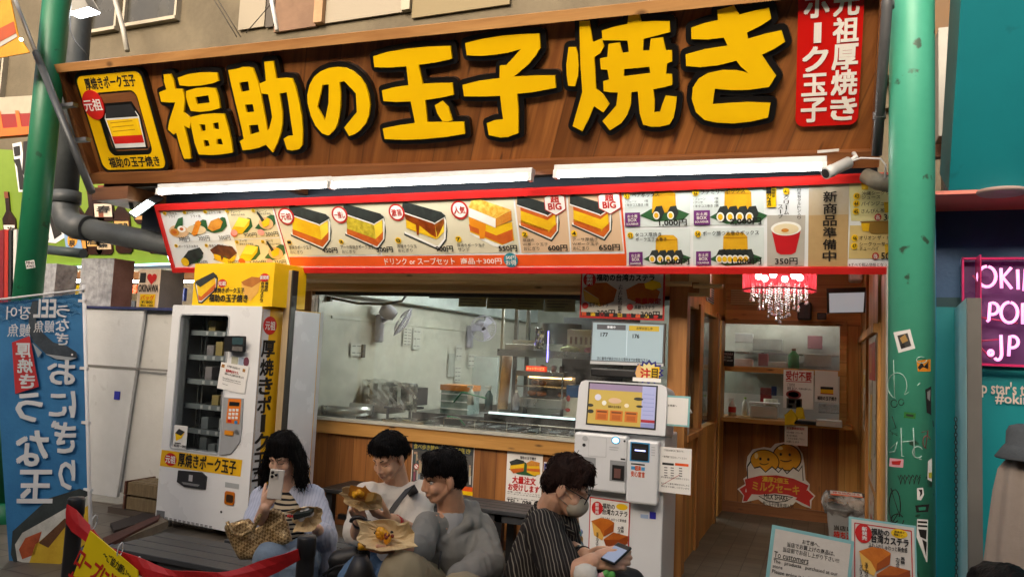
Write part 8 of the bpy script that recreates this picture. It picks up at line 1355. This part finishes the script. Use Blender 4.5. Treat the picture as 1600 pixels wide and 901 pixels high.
# --- man in white shirt
t = thing('person', 'short haired person in a white shirt with a black strap, looking down at a sandwich', 'person', ground(D(600, 880, 3.7), 0))
hc = D(607, 714, 3.62); fw = (IN*.82 - RT*.45 - UP*.33).normalized(); pr = []; P, q, ax = head(pr, hc, fw, UP+IN*.2-RT*.1, .88)
nk, ch, pv = D(622, 765, 3.70), D(612, 800, 3.7), D(606, 882, 3.76); sa, sb = D(575, 775, 3.62), D(658, 772, 3.70); ea, wa = D(560, 836, 3.46), D(563, 808, 3.32); eb, wb = D(645, 834, 3.52), D(612, 812, 3.34)
taper(pr, (P(0, -.02, -.06), .056), (nk, .06), (ch, .09)); pr += [('c', sa, .055, sb, .055), ('c', ch, .07, pv, .07)]; taper(pr, (sa, .055), (ea, .044), (wa, .03)); taper(pr, (sb, .055), (eb, .046), (wb, .03))
fo = D(566, 779, 3.22); hand(pr, wa, UP*.85+IN*.2-RT*.1, RT*.6+IN*.2, IN*.6-RT*.4, (.5, .55, .6, .65), 1.0); hand(pr, wb, -RT*.8+UP*.4+IN*.1, IN*-.2+UP*.75, UP*.55+IN*.7, (.35, .4, .45, .5), 1.0)
skinned('body', t, pr, .0045, SK('#d3a585'), 3, extra=lambda mb, V, F: face(mb, V, F, P, ax, .88, 'down'))
pr = []; short_hair(pr, P, q, 3, .016, -.01, .006, .88); skinned('hair', t, pr, .005, hairm, 5, -.0014, 70, (1, 1, .3), extra=strands(500, 6))
wsh = mott('#d3cec4', '#c4beb3', 2, .85, 0, .3, .7, .7, 16); pr = [('c', sa-UP*.01, .068, sb-UP*.01, .068), ('c', ch+UP*.01, .13, pv, .15), ('c', ch-RT*.06, .11, pv-RT*.06, .125), ('c', ch+RT*.07, .11, pv+RT*.07, .125), ('c', nk-UP*.045, .085, ch, .13), ('c', sa, .07, ea.lerp(sa, .12), .074), ('c', sb, .07, eb.lerp(sb, .1), .078), ('c', pv, .15, pv+IN*.14-UP*.0, .13)]
skinned('shirt', t, pr, .008, wsh, 4, .006, 14, (1, 1, .4), seed=5)
mb = MB(); pts = [nk+RT*.1-IN*.05+UP*.03, nk+RT*.085+IN*.07, D(640, 760, 3.5), D(622, 782, 3.47), D(606, 806, 3.45), D(592, 840, 3.45)]; vs = []; fs = []
for i, p in enumerate(pts): vs += [p+RT*.022+UP*.012, p-RT*.022-UP*.012]
mb.add(vs, [(2*i, 2*i+1, 2*i+3, 2*i+2) for i in range(len(pts)-1)], blackm); mb.build('shoulder_strap', t, solid=.006)
MB().tube([wb.lerp(eb, .12), wb.lerp(eb, .26)], .034, pm('#b51d1a', .5), 18).build('red_wristband', t); MB().tube([wa.lerp(ea, .12), wa.lerp(ea, .26)], .033, blackm, 18).build('wristband', t)
ka, kb = D(556, 905, 3.3), D(612, 908, 3.26); pr = [('c', pv-RT*.06, .13, pv+RT*.07, .13)]; legs(pr, (pv-RT*.08, pv+RT*.09), (ka, kb), (ground(ka), ground(kb)), (.1, .078, .065)); skinned('jeans', t, pr, .009, mott('#3f5a78', '#52708f', 3, .85, 0, .3, .7, .3, 60), 4, .005, 9); shoes(t, (ground(ka), ground(kb)), IN*Vector((1, 1, 0)), pm('#2c2c2e'))
onigiri(fo, (RT*.95-UP*.22).normalized(), (UP*.9+IN*.35+RT*.2).normalized(), (UP*.5+IN*.75-RT*.1).normalized(), 'toast_sandwich', 'toasted egg sandwich in brown paper held in both hands above the wristband', 7, .085, .06, 'toast')
# umbrella and black bag
ut = thing('folded_umbrella', 'folded black umbrella with yellow tipped handle straps before the white shirt', 'umbrella', D(566, 900, 3.15)); MB().tube([D(568, 812, 3.2), D(566, 850, 3.17), D(564, 878, 3.15)], .014, blackm, 10).build('shaft', ut); MB().tube([D(575, 812, 3.2), D(574, 872, 3.16)], .012, dark, 8).build('shaft', ut)
mb = MB(); mb.tube([D(564, 866, 3.14), D(564, 880, 3.14), D(562, 905, 3.13), D(560, 940, 3.13)], [.025, .045, .07, .05], blackm, 10); mb.build('canopy', ut)
for x in (565, 574): MB().tube([D(x, 848, 3.15), D(x, 857, 3.15)], .016, pm('#c9931a', .4), 10).build('yellow_tip', ut)
mb = MB(); mb.tube([D(560+12*math.cos(a), 815-8*math.sin(a), 3.2) for a in [i*math.pi/7 for i in range(8)]], .008, blackm, 8); mb.build('handle_loop', ut)
pr = [('c', D(530, 875, 3.55), .05, D(555, 868, 3.55), .05), ('c', D(528, 895, 3.55), .05, D(550, 895, 3.55), .06)]; skinned('black_bag', None, pr, .01, blackm, 5, .004, 9); bo = bpy.data.objects['black_bag']; tag(bo, 'soft black bag on the bench left of the folded umbrella', 'bag'); mb = MB(); mb.tube([D(505, 897, 3.5), D(525, 885, 3.45), D(545, 880, 3.4)], .007, blackm, 6); mb.build('bag_strap', None, D(525, 885, 3.45), 'thin black strap trailing over the bench', 'strap')
# --- man in grey jacket
t = thing('person', 'dark haired person in a grey hooded jacket turned left, chewing', 'person', ground(D(715, 930, 3.25), 0))
hc = D(692, 746, 3.16); fw = (IN*.38 - RT*.92 - UP*.12).normalized(); pr = []; P, q, ax = head(pr, hc, fw, UP+RT*.03, .88)
nk, ch, pv = D(706, 800, 3.2), D(706, 858, 3.2), D(715, 935, 3.3); sa, sb = D(668, 820, 3.12), D(748, 826, 3.25); ea, wa = D(655, 858, 2.98), D(628, 855, 2.86); eb, wb = D(762, 880, 3.08), D(705, 912, 2.85)
taper(pr, (P(0, -.02, -.06), .055), (nk, .06), (ch, .09)); pr += [('c', sa, .055, sb, .055), ('c', ch, .07, pv, .07)]; taper(pr, (sa, .055), (ea, .046), (wa, .03)); taper(pr, (sb, .055), (eb, .046), (wb, .03))
hand(pr, wa, -RT*.95-UP*.02+IN*.1, UP*.9+IN*.1, IN*.9, (.3, .35, .4, .4), .98); hand(pr, wb, -RT*.5-UP*.6+IN*.3, -UP*.6, -RT*.3+IN*.6, (.4, .4, .4, .4), .98)
skinned('body', t, pr, .0045, SK('#cc9a7a'), 3, extra=lambda mb, V, F: face(mb, V, F, P, ax, .88, 'open', lc=pm('#96564a', .45)))
pr = []; short_hair(pr, P, q, 9, .0, .0, .004, .89)
for i in range(12): x = -.06+.12*i/11; pr.append(('c', P(x, .045, .1), .018, P(x*1.05, .088-abs(x)*.4, .035), .008))
skinned('hair', t, pr, .005, hairm, 5, -.0014, 70, (1, 1, .3), extra=strands(500, 6))
gj = mott('#74736d', '#82817b', 2, .75, 0, .3, .7, .7, 16, (1, 1, .5)); pr = [('c', sa, .05, sb, .062), ('c', ch+UP*.01, .125, pv, .15), ('c', ch-RT*.05, .11, pv-RT*.05, .13), ('c', ch+RT*.07, .11, pv+RT*.09, .14), ('c', nk-UP*.02, .064, ch, .12), ('c', sa, .054, ea, .058), ('c', ea, .06, ea.lerp(wa, .35), .06), ('c', sb, .07, eb, .07), ('c', eb, .07, eb.lerp(wb, .75), .056)]
pr += [('c', nk+RT*.05-IN*.05+UP*.01, .03, nk+RT*.07+IN*.05-UP*.03, .022), ('c', nk+RT*.09-IN*.06-UP*.005, .034, nk+RT*.1+IN*.03-UP*.04, .024), ('c', nk+RT*.07+IN*.05-UP*.03, .022, ch+IN*.1-RT*.02+UP*.07, .016), ('c', nk-RT*.055+IN*.03-UP*.02, .02, ch-RT*.045+IN*.1+UP*.05, .016), ('c', nk-IN*.07-UP*.01, .045, nk+RT*.08-IN*.07-UP*.03, .045)]
skinned('jacket', t, pr, .0075, gj, 4, .006, 14, (1, 1, .4), seed=11)
pr = [('c', nk-UP*.03+IN*.018-RT*.005, .068, nk-UP*.11+IN*.05-RT*.01, .06)]; skinned('inner_shirt', t, pr, .008, pm('#9d9d9c', .8), 4)
mb = MB(); mb.tube([ch+IN*.165-RT*.03+UP*.05, ch+IN*.172-RT*.045-UP*.06, pv+IN*.19-RT*.04+UP*.1], .004, dark, 6); mb.build('zip', t)
ka, kb = D(628, 898, 2.8), D(718, 935, 2.72); pr = [('c', pv-RT*.06, .14, pv+RT*.07, .14)]; legs(pr, (pv-RT*.08, pv+RT*.09), (ka, kb), (ground(ka), ground(kb)), (.115, .088, .075)); skinned('trousers', t, pr, .009, mott('#867a5f', '#978a6d', 2.5, .85, 0, .3, .7, .3, 40), 4, .006, 9); shoes(t, (ground(ka), ground(kb)), IN*Vector((1, 1, 0)), pm('#d8d5cf'))
onigiri(D(602, 836, 2.8), (RT*.97-UP*.1).normalized(), (UP*.8+IN*-.5).normalized(), (UP*.55+IN*.8).normalized(), 'wrapped_rice_sandwich', 'rice sandwich in a wide brown paper held out by the grey jacketed person', 12, .105, .055, 'egg')
# --- man in striped shirt with mask
t = thing('person', 'person in a black striped short sleeved shirt, glasses and a mask, bent over a phone', 'person', ground(D(830, 975, 3.0), 0))
hc = D(886, 760, 2.95); fw = (RT*.85 + IN*.22 - UP*.42).normalized(); pr = []; P, q, ax = head(pr, hc, fw, UP*.9+RT*.42, .9)
nk, ch, pv = D(858, 802, 3.0), D(843, 865, 3.0), D(838, 975, 3.02); sn, sf = D(846, 826, 2.83), D(872, 818, 3.16); en, wn_ = D(884, 902, 2.72), D(926, 876, 2.66); ef, wf = D(884, 858, 3.06), D(916, 868, 2.9)
taper(pr, (P(0, -.02, -.06), .056), (nk, .062), (ch, .1)); pr += [('c', sn, .055, sf, .055), ('c', ch, .07, pv, .07)]; taper(pr, (sn, .056), (en, .047), (wn_, .03)); taper(pr, (sf, .055), (ef, .046), (wf, .03))
ph = D(963, 864, 2.66); hand(pr, wn_, RT*.95+UP*.05, UP*.6-IN*.6, UP*.6+IN*-.3+RT*.2, (.35, .45, .5, .55), 1.0, .1, (.9, .35, .3)); hand(pr, wf, RT*.9-UP*.05+IN*.25, UP*.7+IN*.4, UP*.6+IN*.2, (.35, .4, .45, .5), 1.0)
skinned('body', t, pr, .0045, SK('#d3a486'), 3, extra=lambda mb, V, F: face(mb, V, F, P, ax, .9, 'down', lips=False))
pr = []; short_hair(pr, P, q, 21, .012, -.02, .006, .9); skinned('hair', t, pr, .005, hairb, 5, -.0014, 70, (1, 1, .3), extra=strands(500, 7))
pr = [('e', P(0, .062, -.055), (.054, .05, .046), q), ('e', P(0, .085, -.045), (.03, .034, .036), q)]; mo = skinned('face_mask', t, pr, .005, mott('#a59c88', '#b3aa97', 4, .8), 4)
mb = MB(); [mb.tube([P(sx*.052, .05, -.03-.03*k), P(sx*.078, -.005, .0-.04*k), P(sx*.08, -.02, .0-.02*k)], .0014, pm('#b3aa97', .7), 5) for sx in (-1, 1) for k in (0, 1)]; mb.build('ear_loop', mo)
mb = MB()
for sx in (-1, 1): c = P(sx*.033, .1, -.004); mb.tube([c+ax[0]*.022*math.cos(a)+ax[2]*.017*math.sin(a) for a in [i*math.pi/9 for i in range(19)]], .0022, blackm, 6, False); mb.tube([c+ax[0]*sx*.022+ax[2]*.006, P(sx*.08, .0, .012)], .002, blackm, 6)
mb.tube([P(-.011, .102, .0), P(.011, .102, .0)], .002, blackm, 6); mb.build('glasses', t)
st_m = stripes('#242120', '#8f887a', (.75, .45, .18), 88, .24, .85, .8); pr = [('c', sn, .07, sf, .07), ('c', ch-UP*.02, .115, pv, .135), ('c', ch-RT*.02-UP*.05, .11, pv-RT*.03, .135), ('c', nk-UP*.03-RT*.02, .075, ch, .115), ('c', sn, .072, en.lerp(sn, .18), .078), ('c', sf, .07, ef.lerp(sf, .3), .07)]
pr += [('c', nk+RT*.02+UP*.0, .068, nk+RT*.07-UP*.05+IN*.03, .05)]; skinned('striped_shirt', t, pr, .008, st_m, 4, .006, 13, (1, 1, .4), seed=17)
pr = [('c', nk-RT*.045+UP*.035, .018, nk+RT*.03+UP*.0+IN*.075, .018), ('c', nk+RT*.03+IN*.075, .018, nk+RT*.085-UP*.055+IN*.06, .014), ('c', nk-RT*.045+UP*.035, .018, nk+RT*.02-IN*.06, .018)]; skinned('collar', t, pr, .006, stripes('#1f1d1c', '#7d776a', (.2, .3, 1), 70, .3, .6), 3)
MB().tube([wf.lerp(ef, .1), wf.lerp(ef, .3)], .035, blackm, 18).build('wrist_watch', t)
ka, kb = D(945, 985, 2.62), D(985, 960, 2.95); pr = [('c', pv-RT*.04, .14, pv+RT*.08, .14)]; legs(pr, (pv+IN*.08, pv-IN*.08), (ka, kb), (ground(ka), ground(kb)), (.11, .085, .07)); skinned('trousers', t, pr, .01, pm('#1b1b1e', .8), 4, .005, 9); shoes(t, (ground(ka), ground(kb)), RT*Vector((1, 1, 0)), pm('#d8d5cf'))
pt = thing('phone', 'dark phone with a pale lit screen held by the masked person', 'phone', ph); pu = (RT*.6+UP*.22+FW*.7).normalized(); pn = (UP*.92+IN*.32-RT*.1); pn = (pn-pu*pn.dot(pu)).normalized(); pw = pn.cross(pu); mb = MB(); mb.obox(ph, pu, pw, pn, .058, .029, .005, blackm); mb.build('phone_body', pt, bevel=.004); mb = MB(); mb.obox(ph+pn*.0055-pu*.012, pu, pw, pn, .042, .025, .0005, emit((.16, .19, .26), .5)); mb.build('screen', pt)
# lap things
pr = [('c', D(935, 903, 2.72), .06, D(985, 908, 2.75), .05), ('c', D(950, 920, 2.7), .08, D(1000, 930, 2.75), .06)]; skinned('lap_bag', None, pr, .01, pm('#151517', .7), 5, .004, 9); tag(bpy.data.objects['lap_bag'], 'soft black bag on the lap of the masked person', 'bag')
pr = [('e', D(915, 897, 2.62), (.042, .04, .036)), ('c', D(904, 892, 2.62), .012, D(902, 887, 2.62), .009), ('c', D(926, 893, 2.62), .012, D(929, 888, 2.62), .009)]; skinned('plush_toy', None, pr, .005, pm('#d6d1c4', .9), 3, .0015, 50); tag(bpy.data.objects['plush_toy'], 'round white plush toy on the lap under the phone', 'toy')
mb = MB(); rn = random.Random(6)
for i in range(9): mb.ball(D(938+i*2.3, 898+rn.uniform(-3, 3), 2.62), .012, pm('#5aa84a' if i > 2 else '#d9a0a8', .6), None, 8, 6)
mb.build('green_keyring', None, D(945, 898, 2.62), 'small green and pink keyring charm beside the plush toy', 'charm')
# plastic shopping bag with sweets hanging at the kiosk
t = thing('plastic_bag', 'clear and pink plastic bag of colourful sweets between the masked person and the kiosk', 'bag', D(890, 850, 3.6)); rn = random.Random(12); mb = MB(); nx, ny = 10, 10
vs = [D(876+36*i/nx*(.45+.55*j/ny)+(1-j/ny)*10, 800+52*j/ny, 3.6-.05*math.sin(math.pi*i/nx)+.01*rn.random()) for j in range(ny+1) for i in range(nx+1)]; mb.add(vs, [(j*(nx+1)+i, j*(nx+1)+i+1, (j+1)*(nx+1)+i+1, (j+1)*(nx+1)+i) for j in range(ny) for i in range(nx)], glass((.92, .93, .94), 1, .1, 1.8, .3)); mb.build('film', t)
mb = MB(); mb.slab([D(878, 812, 3.61), D(884, 800, 3.61), D(903, 798, 3.61), D(880, 828, 3.61)], Vector((0, .02, 0)), pm('#c22a52', .4)); mb.build('pink_band', t); mb = MB()
for i in range(26): mb.ball(D(882+rn.uniform(0, 26), 838+rn.uniform(-8, 14), 3.64), rn.uniform(.01, .02), pm(rn.choice(('#d98aa6', '#d9a83a', '#8aa0c9', '#c9c4bb', '#b03a4a', '#8fae6a')), .5), None, 8, 6)
mb.build('sweets', t)
# coat and hat display at the right edge, dark hair in the near corner
t = thing('clothes_display', 'beige draped coat under a grey bucket hat on a stand at the right edge', 'clothes stand', ground(D(1612, 900, 3.4), 0)); hp = D(1606, 684, 3.4); cm_ = D(1612, 760, 3.4)
MB().tube([ground(cm_, 0), hp], .02, steel_d, 10).build('stand_pole', t); MB().lathe(ground(cm_, 0), [(0, .02), (.2, .02), (.2, 0)], steel_d, 24).build('stand_base', t)
mb = MB(); n = 64; vs = []; prof = ((.045, 708), (.085, 716), (.125, 735), (.145, 770), (.165, 830), (.185, 901), (.2, 990), (.215, 1090))
for r, py in prof:
    z = D(1612, py, 3.4).z; vs += [(cm_.x+(r+.012*math.sin(k*.9+py*.004)*min(1, r*5))*math.cos(2*math.pi*k/n), cm_.y+(r*.8+.012*math.sin(k*.9+py*.004))*math.sin(2*math.pi*k/n), z) for k in range(n)]
mb.add(vs, [(i*n+k, i*n+(k+1) % n, (i+1)*n+(k+1) % n, (i+1)*n+k) for i in range(len(prof)-1) for k in range(n)], mott('#8b7f74', '#9b8f84', 2, .85, 0, .3, .7, .3, 50), True); mb.build('coat', t)
dn = mott('#44484c', '#545a5e', 5, .9, 0, .3, .7, .3, 80); mb = MB(); mb.lathe(hp-UPZ*.065, [(.125, -.03), (.128, -.025), (.09, .03), (.085, .035), (.082, .09), (.07, .115), (.04, .125), (0, .127)], dn, 36); mb.build('bucket_hat', t, solid=.004)
# child whose head top shows at the lower right corner
t = thing('person', 'small person with dark hair whose head top shows at the lower right corner', 'person', ground(D(1572, 1000, 1.75), 0)); hc = D(1572, 962, 1.75); fw = FW*Vector((1, 1, 0)); pr = []; P, q, ax = head(pr, hc, fw.normalized(), UPZ, .84); b0 = hc-UPZ*.3; hp_ = hc-UPZ*.52; rr = UPZ.cross(fw.normalized())*-1
taper(pr, (P(0, -.02, -.06), .042), (hc-UPZ*.17, .045)); pr += [('c', hc-UPZ*.19-rr*.11, .04, hc-UPZ*.19+rr*.11, .04)]
for sx in (-1, 1): w_ = hc-UPZ*.56+rr*sx*.19; taper(pr, (hc-UPZ*.2+rr*sx*.12, .038), (hc-UPZ*.39+rr*sx*.17, .03), (w_, .022)); hand(pr, w_, -UPZ, rr*-sx, fw, (.3, .3, .3, .3), .75)
skinned('body', t, pr, .005, SK('#d3a585'), 3, extra=lambda mb, V, F: face(mb, V, F, P, ax, .84, 'open')); pr = []; short_hair(pr, P, q, 31, .02, -.01, .006, .85); skinned('hair', t, pr, .005, hairm, 5, -.0014, 70)
skinned('shirt', t, [('c', hc-UPZ*.2-rr*.1, .055, hc-UPZ*.2+rr*.1, .055), ('c', hc-UPZ*.24, .1, hp_, .11)] + [('c', hc-UPZ*.2+rr*sx*.12, .052, hc-UPZ*.36+rr*sx*.165, .05) for sx in (-1, 1)], .008, pm('#2f3a55', .85), 4, .004, 12)
fe = [Vector((hp_.x+rr.x*sx*.07, hp_.y+rr.y*sx*.07, .09)) for sx in (-1, 1)]; pr = [('c', hp_-rr*.05, .1, hp_+rr*.05, .1)]; legs(pr, (hp_-rr*.06, hp_+rr*.06), [f_.lerp(hp_+rr*sx*.06, .5) for f_, sx in zip(fe, (-1, 1))], fe, (.085, .065, .05)); skinned('trousers', t, pr, .009, pm('#2a2a2e', .85), 4, .004, 9); shoes(t, fe, fw.normalized(), pm('#c9c6bf'))
